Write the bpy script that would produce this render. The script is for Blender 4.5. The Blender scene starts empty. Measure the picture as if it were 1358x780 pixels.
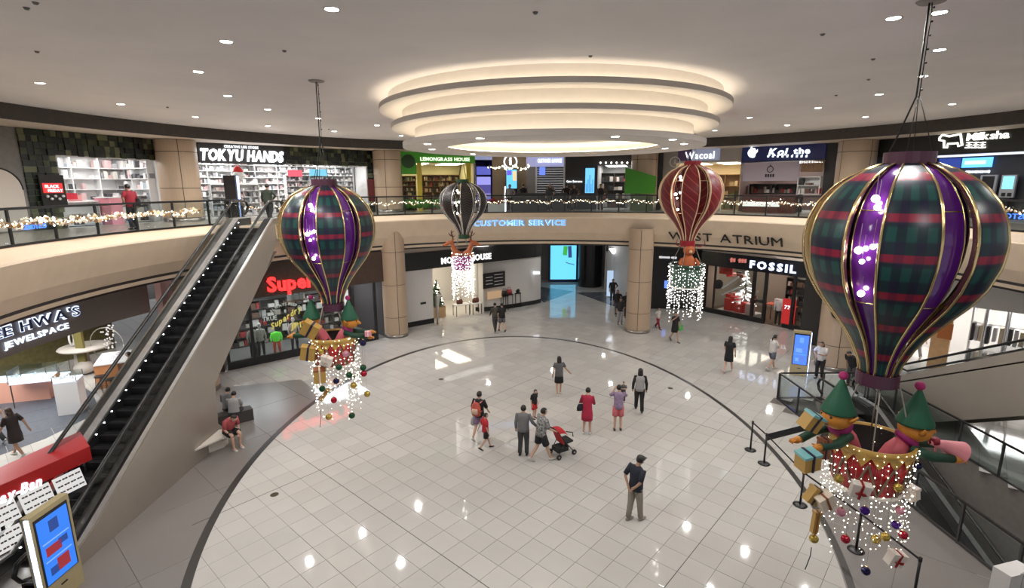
import bpy, bmesh, math, random
from mathutils import Vector, Matrix
random.seed(7)
PI = math.pi
SC = bpy.context.scene
COL = SC.collection
# ------------------------------------------------------------------ camera
FPX, EYE = 690.0, 8.2
PITCH = math.atan(143 / FPX)
ROLL = 0.0045
cam_d = bpy.data.cameras.new('camera'); cam = bpy.data.objects.new('camera', cam_d); COL.objects.link(cam)
cam_d.sensor_fit = 'HORIZONTAL'; cam_d.sensor_width = 36.0; cam_d.lens = 36.0 * FPX / 1358.0
cam_d.clip_start = 0.05; cam_d.clip_end = 300
cam.matrix_world = Matrix.Translation((0, 0, EYE)) @ Matrix.Rotation(PI / 2 - PITCH, 4, 'X') @ Matrix.Rotation(-ROLL, 4, 'Z')
SC.camera = cam
# ------------------------------------------------------------------ world, exposure
world = bpy.data.worlds.new('world'); SC.world = world; world.use_nodes = True
world.node_tree.nodes['Background'].inputs[0].default_value = (0.97, 0.97, 1.0, 1)
world.node_tree.nodes['Background'].inputs[1].default_value = 0.32
SC.view_settings.view_transform = 'Standard'; SC.view_settings.look = 'None'
SC.view_settings.gamma = 1.0; SC.view_settings.use_curve_mapping = False
SC.view_settings.exposure = 0.56
SPOT_W = 290.0      # each ceiling downlight
COVE_E = 4.6        # cove strips of the ceiling feature
SHOP_E = 6.0        # luminous shop ceilings

# ------------------------------------------------------------------ maths helpers
CX, CY = 1.5, 15.9          # axis of the round atrium
ZL2 = 6.68                  # upper floor level
ZC = 10.8                   # atrium ceiling
cP, sP = math.cos(PITCH), math.sin(PITCH); cR, sR = math.cos(ROLL), math.sin(ROLL)
def ray(x, y):
    a = (x - 679) / FPX; b = (390 - y) / FPX
    a, b = a * cR + b * sR, -a * sR + b * cR
    return (a, cP + b * sP, -sP + b * cP)
def gz(x, y, z=0.0):
    r = ray(x, y); t = (z - EYE) / r[2]; return Vector((r[0] * t, r[1] * t, z))
def gy(x, y, Y):
    r = ray(x, y); t = Y / r[1]; return Vector((r[0] * t, Y, EYE + r[2] * t))
def gx(x, y, X):
    r = ray(x, y); t = X / r[0]; return Vector((X, r[1] * t, EYE + r[2] * t))
def gr(x, y, R):
    r = ray(x, y); a = r[0] ** 2 + r[1] ** 2; b = -2 * (r[0] * CX + r[1] * CY); c = CX * CX + CY * CY - R * R
    t = (-b + math.sqrt(b * b - 4 * a * c)) / 2 / a
    return Vector((r[0] * t, r[1] * t, EYE + r[2] * t))
def gline(x, y, A, B):       # pixel ray meets the vertical plane through A and B (plan points)
    r = ray(x, y); dx, dy = B[0] - A[0], B[1] - A[1]
    t = (A[0] * dy - A[1] * dx) / (r[0] * dy - r[1] * dx)
    return Vector((r[0] * t, r[1] * t, EYE + r[2] * t))
def ang(p):
    a = math.atan2(p[1] - CY, p[0] - CX); return a if a > -1.3 else a + 2 * PI
def pol(R, a, z=0.0): return Vector((CX + R * math.cos(a), CY + R * math.sin(a), z))

# ------------------------------------------------------------------ materials
MATS = {}
def mat(name, col, rough=0.5, metal=0.0, em=None, es=0.0, var=0.0, scale=6.0, bump=0.0, alpha=None, trans=0.0, spec=None, rnd=0.0, coat=0.0, ior=None):
    if name in MATS: return MATS[name]
    m = bpy.data.materials.new(name); m.use_nodes = True; nt = m.node_tree; N = nt.nodes; L = nt.links
    p = N['Principled BSDF']
    p.inputs['Base Color'].default_value = (*col, 1); p.inputs['Roughness'].default_value = rough; p.inputs['Metallic'].default_value = metal
    if trans: p.inputs['Transmission Weight'].default_value = trans
    if ior: p.inputs['IOR'].default_value = ior
    if spec is not None: p.inputs['Specular IOR Level'].default_value = spec
    if coat: p.inputs['Coat Weight'].default_value = coat; p.inputs['Coat Roughness'].default_value = 0.1
    if em is not None: p.inputs['Emission Color'].default_value = (*em, 1); p.inputs['Emission Strength'].default_value = es
    if alpha is not None: p.inputs['Alpha'].default_value = alpha
    if var or rnd:
        mix = N.new('ShaderNodeMix'); mix.data_type = 'RGBA'; mix.blend_type = 'MULTIPLY'; mix.inputs[0].default_value = 1.0
        mix.inputs[6].default_value = (*col, 1)
        ramp = N.new('ShaderNodeMapRange')
        if var and not rnd: ramp.inputs[1].default_value = 0.3; ramp.inputs[2].default_value = 0.7
        ramp.inputs[3].default_value = 1 - (var + rnd); ramp.inputs[4].default_value = 1 + (var + rnd) * 0.5
        if rnd:
            oi = N.new('ShaderNodeObjectInfo'); L.new(oi.outputs['Random'], ramp.inputs[0])
            if var:
                tc = N.new('ShaderNodeTexCoord'); nz = N.new('ShaderNodeTexNoise'); nz.inputs['Scale'].default_value = scale
                L.new(tc.outputs['Object'], nz.inputs['Vector']); ad = N.new('ShaderNodeMath'); ad.operation = 'ADD'
                m2 = N.new('ShaderNodeMath'); m2.operation = 'MULTIPLY'; m2.inputs[1].default_value = 0.32
                L.new(oi.outputs['Random'], ad.inputs[0]); L.new(nz.outputs['Fac'], ad.inputs[1]); L.new(ad.outputs[0], m2.inputs[0]); L.new(m2.outputs[0], ramp.inputs[0])
        else:
            tc = N.new('ShaderNodeTexCoord'); nz = N.new('ShaderNodeTexNoise'); nz.inputs['Scale'].default_value = scale; nz.inputs['Detail'].default_value = 4
            L.new(tc.outputs['Object'], nz.inputs['Vector']); L.new(nz.outputs['Fac'], ramp.inputs[0])
        L.new(ramp.outputs[0], mix.inputs[7]); L.new(mix.outputs[2], p.inputs['Base Color'])
    if bump:
        tc2 = N.new('ShaderNodeTexCoord'); n2 = N.new('ShaderNodeTexNoise'); n2.inputs['Scale'].default_value = scale * 8
        bp = N.new('ShaderNodeBump'); bp.inputs['Strength'].default_value = bump; bp.inputs['Distance'].default_value = 0.01
        L.new(tc2.outputs['Object'], n2.inputs['Vector']); L.new(n2.outputs['Fac'], bp.inputs['Height']); L.new(bp.outputs['Normal'], p.inputs['Normal'])
    MATS[name] = m; return m
def glass(name='clear_glass', tint=(0.88, 0.92, 0.92), a=0.10):
    if name in MATS: return MATS[name]
    m = bpy.data.materials.new(name); m.use_nodes = True; nt = m.node_tree; N = nt.nodes; L = nt.links; N.clear()
    o = N.new('ShaderNodeOutputMaterial'); t = N.new('ShaderNodeBsdfTransparent'); t.inputs[0].default_value = (*tint, 1)
    g = N.new('ShaderNodeBsdfGlossy'); g.inputs['Roughness'].default_value = 0.03
    mx = N.new('ShaderNodeMixShader'); fr = N.new('ShaderNodeFresnel'); fr.inputs[0].default_value = 1.12
    ad = N.new('ShaderNodeMath'); ad.operation = 'ADD'; ad.inputs[1].default_value = a * 0.3
    L.new(fr.outputs[0], ad.inputs[0]); L.new(ad.outputs[0], mx.inputs[0]); L.new(t.outputs[0], mx.inputs[1]); L.new(g.outputs[0], mx.inputs[2]); L.new(mx.outputs[0], o.inputs[0])
    MATS[name] = m; return m
def island(name, cols, rough=0.5, es=0.0):
    """one colour out of a list for every separate piece of a joined mesh"""
    if name in MATS: return MATS[name]
    m = bpy.data.materials.new(name); m.use_nodes = True; nt = m.node_tree; N = nt.nodes; L = nt.links; p = N['Principled BSDF']
    g = N.new('ShaderNodeNewGeometry'); r = N.new('ShaderNodeValToRGB'); r.color_ramp.interpolation = 'CONSTANT'
    e = r.color_ramp.elements
    while len(e) < len(cols): e.new(0.5)
    for i, c in enumerate(cols): e[i].position = i / len(cols); e[i].color = (*c, 1)
    L.new(g.outputs['Random Per Island'], r.inputs[0]); L.new(r.outputs[0], p.inputs['Base Color']); p.inputs['Roughness'].default_value = rough
    if es: L.new(r.outputs[0], p.inputs['Emission Color']); p.inputs['Emission Strength'].default_value = es
    MATS[name] = m; return m
def emit(name, col, s): return mat(name, (0.02, 0.02, 0.02), 0.5, em=col, es=s)

WHITE = mat('white_paint', (0.78, 0.76, 0.73), 0.6, var=0.04)
BLACK = mat('black_metal', (0.012, 0.012, 0.013), 0.35)
DARK = mat('dark_panel', (0.025, 0.022, 0.022), 0.4, var=0.1)
STEEL = mat('brushed_steel', (0.62, 0.60, 0.57), 0.28, 1.0, var=0.1, scale=20)
GLS = glass(); GLD = glass('smoked_glass', (0.62, 0.64, 0.64), 0.12)

# ------------------------------------------------------------------ mesh building
class MB:
    def __init__(s): s.bm = bmesh.new(); s.mi = 0
    def _f(s, vs):
        try: f = s.bm.faces.new(vs); f.material_index = s.mi; return f
        except ValueError: return None
    def box(s, c, d, rz=0.0, M=None):
        x, y, z = d[0] / 2, d[1] / 2, d[2] / 2
        R = Matrix.Translation(c) @ (M if M is not None else Matrix.Rotation(rz, 4, 'Z'))
        v = [s.bm.verts.new(R @ Vector((sx * x, sy * y, sz * z))) for sz in (-1, 1) for sy in (-1, 1) for sx in (-1, 1)]
        for q in ((0, 2, 3, 1), (4, 5, 7, 6), (0, 1, 5, 4), (2, 6, 7, 3), (0, 4, 6, 2), (1, 3, 7, 5)): s._f([v[i] for i in q])
        return s
    def bar(s, a, b, w, h=None):          # box from a to b
        a, b = Vector(a), Vector(b); d = b - a; h = h or w
        q = d.to_track_quat('X', 'Z').to_matrix().to_4x4()
        return s.box((a + b) / 2, (d.length, w, h), M=q)
    def ring(s, c, rx, ry, ax, ay, n, ph=0.0):
        return [s.bm.verts.new(c + ax * (rx * math.cos(2 * PI * i / n + ph)) + ay * (ry * math.sin(2 * PI * i / n + ph))) for i in range(n)]
    def loft(s, pts, rad, n=10, xh=None, cap=True):
        pts = [Vector(p) for p in pts]; prev = None
        xh = Vector(xh) if xh is not None else None
        last = None
        for i, p in enumerate(pts):
            t = (pts[min(i + 1, len(pts) - 1)] - pts[max(i - 1, 0)])
            t = t.normalized() if t.length > 1e-9 else Vector((0, 0, 1))
            h = xh if xh is not None else (last if last is not None else (Vector((1, 0, 0)) if abs(t.x) < 0.9 else Vector((0, 1, 0))))
            ax = h - t * h.dot(t)
            if ax.length < 1e-4: ax = Vector((0, 1, 0)) - t * t.y
            ax.normalize(); ay = t.cross(ax); last = ax
            r = rad[i] if isinstance(rad, list) else rad
            rx, ry = r if isinstance(r, (list, tuple)) else (r, r)
            cur = s.ring(p, rx, ry, ax, ay, n)
            if prev:
                for k in range(n): s._f([prev[k], prev[(k + 1) % n], cur[(k + 1) % n], cur[k]])
            elif cap: s._f(cur[::-1])
            prev = cur
        if cap: s._f(prev)
        return s
    def lathe(s, prof, n=24, c=(0, 0, 0), cap=False, a0=0, a1=2 * PI):
        c = Vector(c); full = abs(a1 - a0 - 2 * PI) < 1e-6; m = n if full else n + 1; prev = None; first = None
        for r, z in prof:
            cur = [s.bm.verts.new(c + Vector((r * math.cos(a0 + (a1 - a0) * i / n), r * math.sin(a0 + (a1 - a0) * i / n), z))) for i in range(m)]
            if prev:
                for k in range(n): s._f([prev[k], prev[(k + 1) % m], cur[(k + 1) % m], cur[k]])
            else: first = cur
            prev = cur
        if cap: s._f(first[::-1]); s._f(prev)
        return s
    def ball(s, c, r, u=10, v=6, sc=(1, 1, 1)):
        c = Vector(c); rows = []
        top = s.bm.verts.new(c + Vector((0, 0, r * sc[2]))); bot = s.bm.verts.new(c - Vector((0, 0, r * sc[2])))
        for j in range(1, v):
            t = PI * j / v
            rows.append([s.bm.verts.new(c + Vector((r * sc[0] * math.sin(t) * math.cos(2 * PI * i / u), r * sc[1] * math.sin(t) * math.sin(2 * PI * i / u), r * sc[2] * math.cos(t)))) for i in range(u)])
        for i in range(u):
            s._f([top, rows[0][i], rows[0][(i + 1) % u]]); s._f([bot, rows[-1][(i + 1) % u], rows[-1][i]])
            for j in range(len(rows) - 1): s._f([rows[j][i], rows[j + 1][i], rows[j + 1][(i + 1) % u], rows[j][(i + 1) % u]])
        return s
    def octa(s, c, r):
        c = Vector(c); v = [s.bm.verts.new(c + Vector(o) * r) for o in ((1, 0, 0), (-1, 0, 0), (0, 1, 0), (0, -1, 0), (0, 0, 1), (0, 0, -1))]
        for q in ((0, 2, 4), (2, 1, 4), (1, 3, 4), (3, 0, 4), (2, 0, 5), (1, 2, 5), (3, 1, 5), (0, 3, 5)): s._f([v[i] for i in q])
        return s
    def prism(s, poly, z0, z1):
        a = [s.bm.verts.new((p[0], p[1], z0)) for p in poly]; b = [s.bm.verts.new((p[0], p[1], z1)) for p in poly]; n = len(poly)
        s._f(a[::-1]); s._f(b)
        for i in range(n): s._f([a[i], a[(i + 1) % n], b[(i + 1) % n], b[i]])
        return s
    def slab(s, poly3, off):               # any planar polygon extruded along off
        off = Vector(off); a = [s.bm.verts.new(Vector(p)) for p in poly3]; b = [s.bm.verts.new(Vector(p) + off) for p in poly3]; n = len(poly3)
        s._f(a[::-1]); s._f(b)
        for i in range(n): s._f([a[i], a[(i + 1) % n], b[(i + 1) % n], b[i]])
        return s
    def sweep(s, prof, a0, a1, n, close=True, c=(CX, CY)):
        """profile of (radius, z) swept round the atrium axis"""
        prev = None; m = len(prof); first = None
        for i in range(n + 1):
            a = a0 + (a1 - a0) * i / n
            cur = [s.bm.verts.new((c[0] + r * math.cos(a), c[1] + r * math.sin(a), z)) for r, z in prof]
            if prev:
                for k in range(m if close else m - 1): s._f([prev[k], cur[k], cur[(k + 1) % m], prev[(k + 1) % m]])
            else: first = cur
            prev = cur
        if close: s._f(first); s._f(prev[::-1])
        return s
    def mesh(s, name, m, smooth=False, fix=True):
        if fix: bmesh.ops.recalc_face_normals(s.bm, faces=s.bm.faces)
        me = bpy.data.meshes.new(name); s.bm.to_mesh(me); s.bm.free()
        for q in (m if isinstance(m, (list, tuple)) else [m]): me.materials.append(q)
        if smooth:
            me.polygons.foreach_set('use_smooth', [True] * len(me.polygons))
        return me
    def build(s, name, m, parent=None, smooth=False, loc=None, kind=None, **kw):
        o = bpy.data.objects.new(name, s.mesh(name, m, smooth)); COL.objects.link(o)
        if parent is not None: o.parent = parent
        if loc is not None: o.location = loc
        if kind: o['kind'] = kind
        for k, v in kw.items(): o[k] = v
        return o
def wb(mb, name, m, parent, smooth=False, **kw):
    # like build, for shapes given in world coordinates under an unrotated parent
    bmesh.ops.translate(mb.bm, verts=mb.bm.verts, vec=-Vector(parent.location))
    return mb.build(name, m, parent, smooth, **kw)
def tag(o, label, cat, group=None, kind=None):
    o['label'] = label; o['category'] = cat
    if group: o['group'] = group
    if kind: o['kind'] = kind
    return o
def thing(name, label, cat, loc=(0, 0, 0), rz=0.0, group=None, scale=1.0):
    o = bpy.data.objects.new(name, None); COL.objects.link(o); o.location = loc; o.rotation_euler = (0, 0, rz); o.scale = (scale,) * 3
    o.empty_display_size = 0.1
    return tag(o, label, cat, group)
def struct(o): o['kind'] = 'structure'; return o
def inst(me, name, parent=None, loc=(0, 0, 0), rz=0.0, rot=None, sc=None):
    o = bpy.data.objects.new(name, me); COL.objects.link(o); o.location = loc; o.rotation_euler = rot if rot else (0, 0, rz)
    if sc is not None: o.scale = sc if isinstance(sc, (tuple, list)) else (sc,) * 3
    if parent is not None: o.parent = parent
    return o
KIDS = {}
def copy_tree(o, parent=None):
    c = o.copy(); COL.objects.link(c); c.parent = parent
    for ch in list(o.children): copy_tree(ch, c)
    return c
# ------------------------------------------------------------------ lettering
_gl = {}
def glyph(ch, bold):
    k = (ch, bold)
    if k in _gl: return _gl[k]
    cu = bpy.data.curves.new('t', 'FONT'); cu.body = ch; cu.size = 1.0; cu.extrude = 0.5; cu.offset = bold; cu.resolution_u = 2
    ob = bpy.data.objects.new('t', cu); COL.objects.link(ob)
    dg = bpy.context.evaluated_depsgraph_get(); me = bpy.data.meshes.new_from_object(ob.evaluated_get(dg))
    COL.objects.unlink(ob); bpy.data.objects.remove(ob)
    xs = [v.co.x for v in me.vertices] or [0, 0.3]
    _gl[k] = (me, min(xs), max(xs)); return _gl[k]
def text_w(s, size, bold=0.0, gap=0.09, space=0.36):
    w = 0
    for ch in s:
        if ch == ' ': w += space * size; continue
        me, a, b = glyph(ch, bold); w += (b - a + gap) * size
    return w - gap * size
def letters(parent, s, size, m, place, depth=0.04, bold=0.0, gap=0.09, space=0.36, width=None, name='letter'):
    """place(u) -> (point, tangent, up); u runs along the line of text"""
    w = text_w(s, size, bold, gap, space); k = 1.0
    if width: k = width / w
    u = 0; off = Vector(parent.location) if parent is not None else Vector((0, 0, 0))
    for ch in s:
        if ch == ' ': u += space * size * k; continue
        src, a, b = glyph(ch, bold); cw = (b - a) * size * k
        P, T, U = place(u + cw / 2); T = T.normalized(); U = U.normalized(); Nn = T.cross(U).normalized()
        me = src.copy()
        for v in me.vertices:
            x = (v.co.x - (a + b) / 2) * size * k; y = v.co.y * size; z = v.co.z * depth
            v.co = P + T * x + U * y + Nn * z - off
        me.materials.clear(); me.materials.append(m)
        o = bpy.data.objects.new(name, me); COL.objects.link(o)
        if parent is not None: o.parent = parent
        u += cw + gap * size * k
def line_place(A, B, z, off=0.0):      # straight line of text from A to B (plan), facing the atrium
    A = Vector((A[0], A[1], 0)); B = Vector((B[0], B[1], 0)); T = (B - A).normalized(); Nn = T.cross(Vector((0, 0, 1)))
    return lambda u: (A + T * u + Nn * off + Vector((0, 0, z)), T, Vector((0, 0, 1)))
def arc_place(R, a_start, z, tilt=0.0, Rz=None):   # runs clockwise (reads left to right from inside)
    def f(u):
        a = a_start - u / R; p = pol(R, a, z); T = Vector((math.sin(a), -math.cos(a), 0)); rad = Vector((math.cos(a), math.sin(a), 0))
        return p, T, Vector((0, 0, 1)) * math.cos(tilt) - rad * math.sin(tilt)
    return f
# ================================================================== ATRIUM SHELL
STONE = mat('travertine_panel', (0.50, 0.375, 0.265), 0.35, var=0.10, rnd=0.06, scale=5)
JOINT = mat('dark_joint', (0.05, 0.035, 0.025), 0.6)
BEIGE = mat('beige_plaster', (0.68, 0.545, 0.40), 0.55, var=0.05, scale=2)
BEIGE2 = mat('taupe_plaster', (0.52, 0.44, 0.37), 0.55, var=0.05, scale=2)
CEILM = mat('ceiling_paint', (0.84, 0.81, 0.80), 0.75, var=0.05, scale=0.6)
BANDM = mat('dark_bronze_band', (0.06, 0.05, 0.045), 0.5, var=0.15)
TILE = mat('cream_floor_tile', (0.56, 0.545, 0.52), 0.045, var=0.05, rnd=0.07, scale=1.5, spec=0.6)
GREY = mat('grey_floor_stone', (0.22, 0.20, 0.19), 0.28, var=0.10, rnd=0.05, scale=2)
GROUT = mat('dark_grout', (0.14, 0.125, 0.11), 0.6)
STRIP = mat('black_granite', (0.035, 0.032, 0.03), 0.3)

# ---- floor: slab, 300 nearest tiles as parts, the rest joined
floor = MB().prism([(-45, -4), (10.36, -4), (10.36, 19.1), (13.85, 19.1), (13.85, -4), (45, -4), (45, 62), (-45, 62)], -0.3, -0.012).build('floor', GROUT)
struct(floor)
E_C, E_R = (0.1, 15.7), (8.12, 12.2)       # oval inlay of the floor
def in_oval(x, y, s=1.0): return ((x - E_C[0]) / (E_R[0] * s)) ** 2 + ((y - E_C[1]) / (E_R[1] * s)) ** 2 < 1
def clip_poly(P, inside_f, cut_f):
    out = []
    for i in range(len(P)):
        a, b = P[i], P[(i + 1) % len(P)]
        ia, ib = inside_f(a), inside_f(b)
        if ia: out.append(a)
        if ia != ib: out.append(cut_f(a, b))
    return out
def bis(f):
    def c(a, b):
        fa = f(a)
        for _ in range(18):
            m = ((a[0] + b[0]) / 2, (a[1] + b[1]) / 2)
            if f(m) == fa: a = m
            else: b = m
        return a
    return c
TH = 0.8429; TS = 0.6063; ORG = (6.662, 9.946)        # tile grid direction, pitch, origin
ct, st = math.cos(TH), math.sin(TH)
def cell(i, k, g=0.004):
    u0, v0 = ORG[0] + i * TS, ORG[1] - k * TS
    q = [(u0 + g, v0 + g), (u0 + TS - g, v0 + g), (u0 + TS - g, v0 + TS - g), (u0 + g, v0 + TS - g)]
    return [(u * ct - v * st, u * st + v * ct) for u, v in q]
inside = lambda p: in_oval(p[0], p[1], 0.988)
def pit(p): return 10.3 < p[0] < 13.9 and p[1] < 19.2
def seen(x, y):
    if y < 7.0: return False
    return abs(x) < y * 1.05 + 1
L_GREY = [(-11.6, 5), (-6.2, 5), (-6.2, 24.0), (-8.3, 22.4), (-12.3, 19.6)]
# grey stone slabs, left and right of the oval
def poly_in(poly):
    def f(p):
        c = False; n = len(poly)
        for i in range(n):
            x1, y1 = poly[i]; x2, y2 = poly[(i + 1) % n]
            if (y1 > p[1]) != (y2 > p[1]) and p[0] < (x2 - x1) * (p[1] - y1) / (y2 - y1) + x1: c = not c
        return c
    return f
GP = [[(-12.2, 6.5), (-5.5, 6.5), (-5.5, 17.0), (gz(399, 503).x, gz(399, 503).y), (gz(280, 516).x, gz(280, 516).y)], [(10.34, 6.5), (10.34, 12.8), (7.9, 12.8), (6.0, 6.5)], [tuple(gz(*q)[:2]) for q in ((-60, 626), (60, 582), (133, 546), (122, 520), (100, 507), (62, 500), (-60, 530))]]
GF = [poly_in(p) for p in GP]
cells = []
for i in range(-60, 60):
    for k in range(-70, 50):
        P = cell(i, k); cx = sum(p[0] for p in P) / 4; cy = sum(p[1] for p in P) / 4
        if cy > 60 or abs(cx) > 27 or not seen(cx, cy): continue
        cells.append((math.hypot(cx, cy), i, k, P, cx, cy))
cells.sort(key=lambda c: c[0])
def tile_mesh(P, z, me_name, m, ox=0, oy=0, h=0.012, bv=0.004):
    mb = MB(); cx = sum(p[0] for p in P) / len(P); cy = sum(p[1] for p in P) / len(P)
    n = len(P); lo = [mb.bm.verts.new((p[0] - ox, p[1] - oy, z - h)) for p in P]
    mid = [mb.bm.verts.new((p[0] - ox, p[1] - oy, z - 0.002)) for p in P]
    top = []
    for p in P:
        d = Vector((cx - p[0], cy - p[1])); d.normalize(); top.append(mb.bm.verts.new((p[0] - ox + d.x * bv, p[1] - oy + d.y * bv, z)))
    for i in range(n):
        j = (i + 1) % n; mb._f([lo[i], lo[j], mid[j], mid[i]]); mb._f([mid[i], mid[j], top[j], top[i]])
    mb._f(top)
    return mb.mesh(me_name, m)
whole = {}
cnt = 0; rest = MB(); outer = MB()
def flat_tile(mb, P, z, h=0.012):
    lo = [mb.bm.verts.new((p[0], p[1], z - h)) for p in P]; hi = [mb.bm.verts.new((p[0], p[1], z)) for p in P]; n = len(P)
    mb._f(hi)
    for i in range(n): mb._f([lo[i], lo[(i + 1) % n], hi[(i + 1) % n], hi[i]])
P0 = cell(0, 0); c0 = (sum(p[0] for p in P0) / 4, sum(p[1] for p in P0) / 4)
WH = tile_mesh(P0, 0.0, 'tile', TILE, c0[0], c0[1])
for d, i, k, P, cx, cy in cells:
    ins = [inside(p) for p in P]
    if any(ins):
        Q = P if all(ins) else clip_poly(P, inside, bis(inside))
        if len(Q) < 3: continue
        if cnt < 300 and abs(cx) < cy * 0.93:
            cnt += 1
            if all(ins): inst(WH, 'tile', floor, (cx, cy, 0))
            else: inst(tile_mesh(Q, 0.0, 'tile', TILE, cx, cy), 'tile', floor, (cx, cy, 0))
        else: flat_tile(rest, Q, 0.0)
    if not all(ins) and not (pit((cx, cy))) and not any(all(f(p) for p in P) for f in GF): flat_tile(outer, P, -0.003, 0.009)
rest.build('tile', island('cream_floor_tile_joined', [(0.55, 0.535, 0.51), (0.575, 0.56, 0.535), (0.53, 0.515, 0.49), (0.56, 0.545, 0.52), (0.54, 0.525, 0.50)], 0.045), floor, kind='stuff')
outer.build('tile', island('cream_outer_tile', [(0.50, 0.485, 0.46), (0.525, 0.51, 0.485), (0.48, 0.465, 0.44), (0.51, 0.495, 0.47)], 0.06), floor, kind='stuff')
def grey_area(poly, size, m, z):
    xs = [p[0] for p in poly]; ys = [p[1] for p in poly]; f = poly_in(poly)
    def edge_clip(P):
        n = len(poly)
        area = sum(poly[i][0] * poly[(i + 1) % n][1] - poly[(i + 1) % n][0] * poly[i][1] for i in range(n)); sg = 1 if area > 0 else -1
        for i in range(n):
            a, b = poly[i], poly[(i + 1) % n]
            g = lambda p: sg * ((b[0] - a[0]) * (p[1] - a[1]) - (b[1] - a[1]) * (p[0] - a[0])) >= 0
            P = clip_poly(P, g, bis(g))
            if len(P) < 3: return None
        return P
    R = 30
    for i in range(-R, R):
        for k in range(-R, R):
            u0, v0 = ORG[0] + i * size, ORG[1] - k * size; g = 0.005
            q = [(u0 + g, v0 + g), (u0 + size - g, v0 + g), (u0 + size - g, v0 + size - g), (u0 + g, v0 + size - g)]
            P = edge_clip([(u * ct - v * st, u * st + v * ct) for u, v in q])
            if P:
                cx = sum(p[0] for p in P) / len(P); cy = sum(p[1] for p in P) / len(P)
                inst(tile_mesh(P, z, 'stone_slab', m, cx, cy, h=0.010), 'stone_slab', floor, (cx, cy, 0))
def oval_pt(a, s=1.0): return (E_C[0] + E_R[0] * s * math.cos(a), E_C[1] + E_R[1] * s * math.sin(a))
grey_area(GP[0], 2.4, GREY, -0.0015)
grey_area(GP[1], 2.4, GREY, -0.0015)
grey_area([(2.3, 36.5), (0.5, 44.0), (4.9, 40.5)], 1.2, mat('slate_inlay', (0.09, 0.10, 0.12), 0.2, var=0.1), -0.0015)
grey_area([(5.0, 40.0), (9.6, 40.5), (7.4, 34.5)], 1.2, MATS['slate_inlay'], -0.0015)
grey_area(GP[2], 1.2, mat('blue_grey_carpet', (0.075, 0.085, 0.105), 0.5, var=0.2), -0.0015)
# black inlay band round the oval
ov = MB(); prev = None
for i in range(161):
    a = 2 * PI * i / 160; w = 0.012 + 0.012 * max(0, -math.cos(a)) + 0.006 * max(0, math.cos(a))
    p, q = oval_pt(a, 1 - w / 2), oval_pt(a, 1 + w / 2)
    cur = [ov.bm.verts.new((p[0], p[1], -0.01)), ov.bm.verts.new((p[0], p[1], 0.002)), ov.bm.verts.new((q[0], q[1], 0.002)), ov.bm.verts.new((q[0], q[1], -0.01))]
    if prev:
        for k in range(3): ov._f([prev[k], cur[k], cur[k + 1], prev[k + 1]])
    prev = cur
ov.build('floor_inlay_band', STRIP, floor)
jn = MB()
def UV(i, k):
    u, v = ORG[0] + i * TS, ORG[1] + k * TS; return (u * ct - v * st, u * st + v * ct, 0.0)
for a, b in (((0, 11.5), (0, -8)), ((-5.6, 6), (17, 6)), ((17, 6), (17, -9.7)), ((3, -10), (14, -10))): jn.bar(UV(*a), UV(*b), 0.016, 0.004)
jn.build('expansion_joint', STRIP, floor)
for x, y in ((364, 656), (585, 503), (889, 515)):
    p = gz(x, y); MB().lathe([(0.0, 0.004), (0.10, 0.004), (0.11, 0.0)], 16, (p.x, p.y, 0.001)).build('floor_box_lid', mat('dark_brass_lid', (0.06, 0.055, 0.03), 0.4, 0.6), floor)

# ---- escalator pit on the right
pw = MB(); pw.box((10.31, 11.0, -2.2), (0.1, 16.2, 4.38)); pw.box((13.9, 11.0, -2.2), (0.1, 16.2, 4.38)); pw.box((12.1, 19.15, -2.2), (3.5, 0.1, 4.38)); pw.box((12.1, 3.0, -2.2), (3.5, 0.1, 4.38))
struct(pw.build('wall_pit', mat('pit_cladding', (0.22, 0.20, 0.185), 0.35, var=0.1)))
struct(MB().box((12.1, 11, -4.45), (5, 17, 0.1)).build('floor_lower', mat('lower_floor', (0.10, 0.12, 0.12), 0.15, var=0.2)))

# ---- ceiling
struct(MB().lathe([(0.0, ZC), (17.15, ZC)], 96, (CX, CY, 0)).build('ceiling', CEILM))
struct(MB().sweep([(17.15, ZC), (17.15, 10.315), (17.26, 10.315), (17.26, ZC)], 0, 2 * PI, 128).build('trim_1', BANDM))
struct(MB().sweep([(17.27, 10.325), (26, 10.325), (26, 10.45), (17.27, 10.45)], 0, 2 * PI, 96).build('ceiling_gallery', mat('gallery_soffit', (0.70, 0.60, 0.50), 0.6, var=0.04)))

# ---- fascia of the upper floor
A0, A1 = -0.32, 3.72       # visible sweep
prof = [(14.8, 6.68), (14.8, 6.66), (14.3, 6.55), (13.87, 6.47), (13.85, 6.42), (13.98, 6.1), (14.22, 5.55), (14.5, 5.13), (14.62, 5.13), (14.62, 5.03), (14.5, 5.03), (14.56, 4.90), (14.8, 4.86), (14.8, 4.80), (15.3, 4.80), (15.3, 6.55), (15.3, 6.68)]
fa = MB(); fa.sweep(prof, A0, A1, 128); struct(fa.build('wall_fascia', BEIGE))
struct(MB().sweep([(14.53, 5.035), (14.63, 5.035), (14.63, 5.125), (14.53, 5.125)], A0, A1, 128).build('trim_2', DARK))
struct(MB().sweep([(14.66, 4.81), (14.79, 4.81), (14.79, 4.86), (14.66, 4.86)], A0, A1, 128).build('trim_3', DARK))
G0, G1 = math.atan2(9.99, -10.9), math.atan2(6.84, -13.1)
gal = MB(); gal.sweep([(15.3, 6.50), (26, 6.50), (26, ZL2), (15.3, ZL2)], -0.5, 3.9, 96)
gal.sweep([(15.9, 6.50), (26, 6.50), (26, ZL2), (15.9, ZL2)], 3.9, 2 * PI - 0.5, 60)
struct(gal.build('floor_gallery', mat('gallery_tile', (0.42, 0.38, 0.33), 0.2, var=0.08)))
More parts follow.
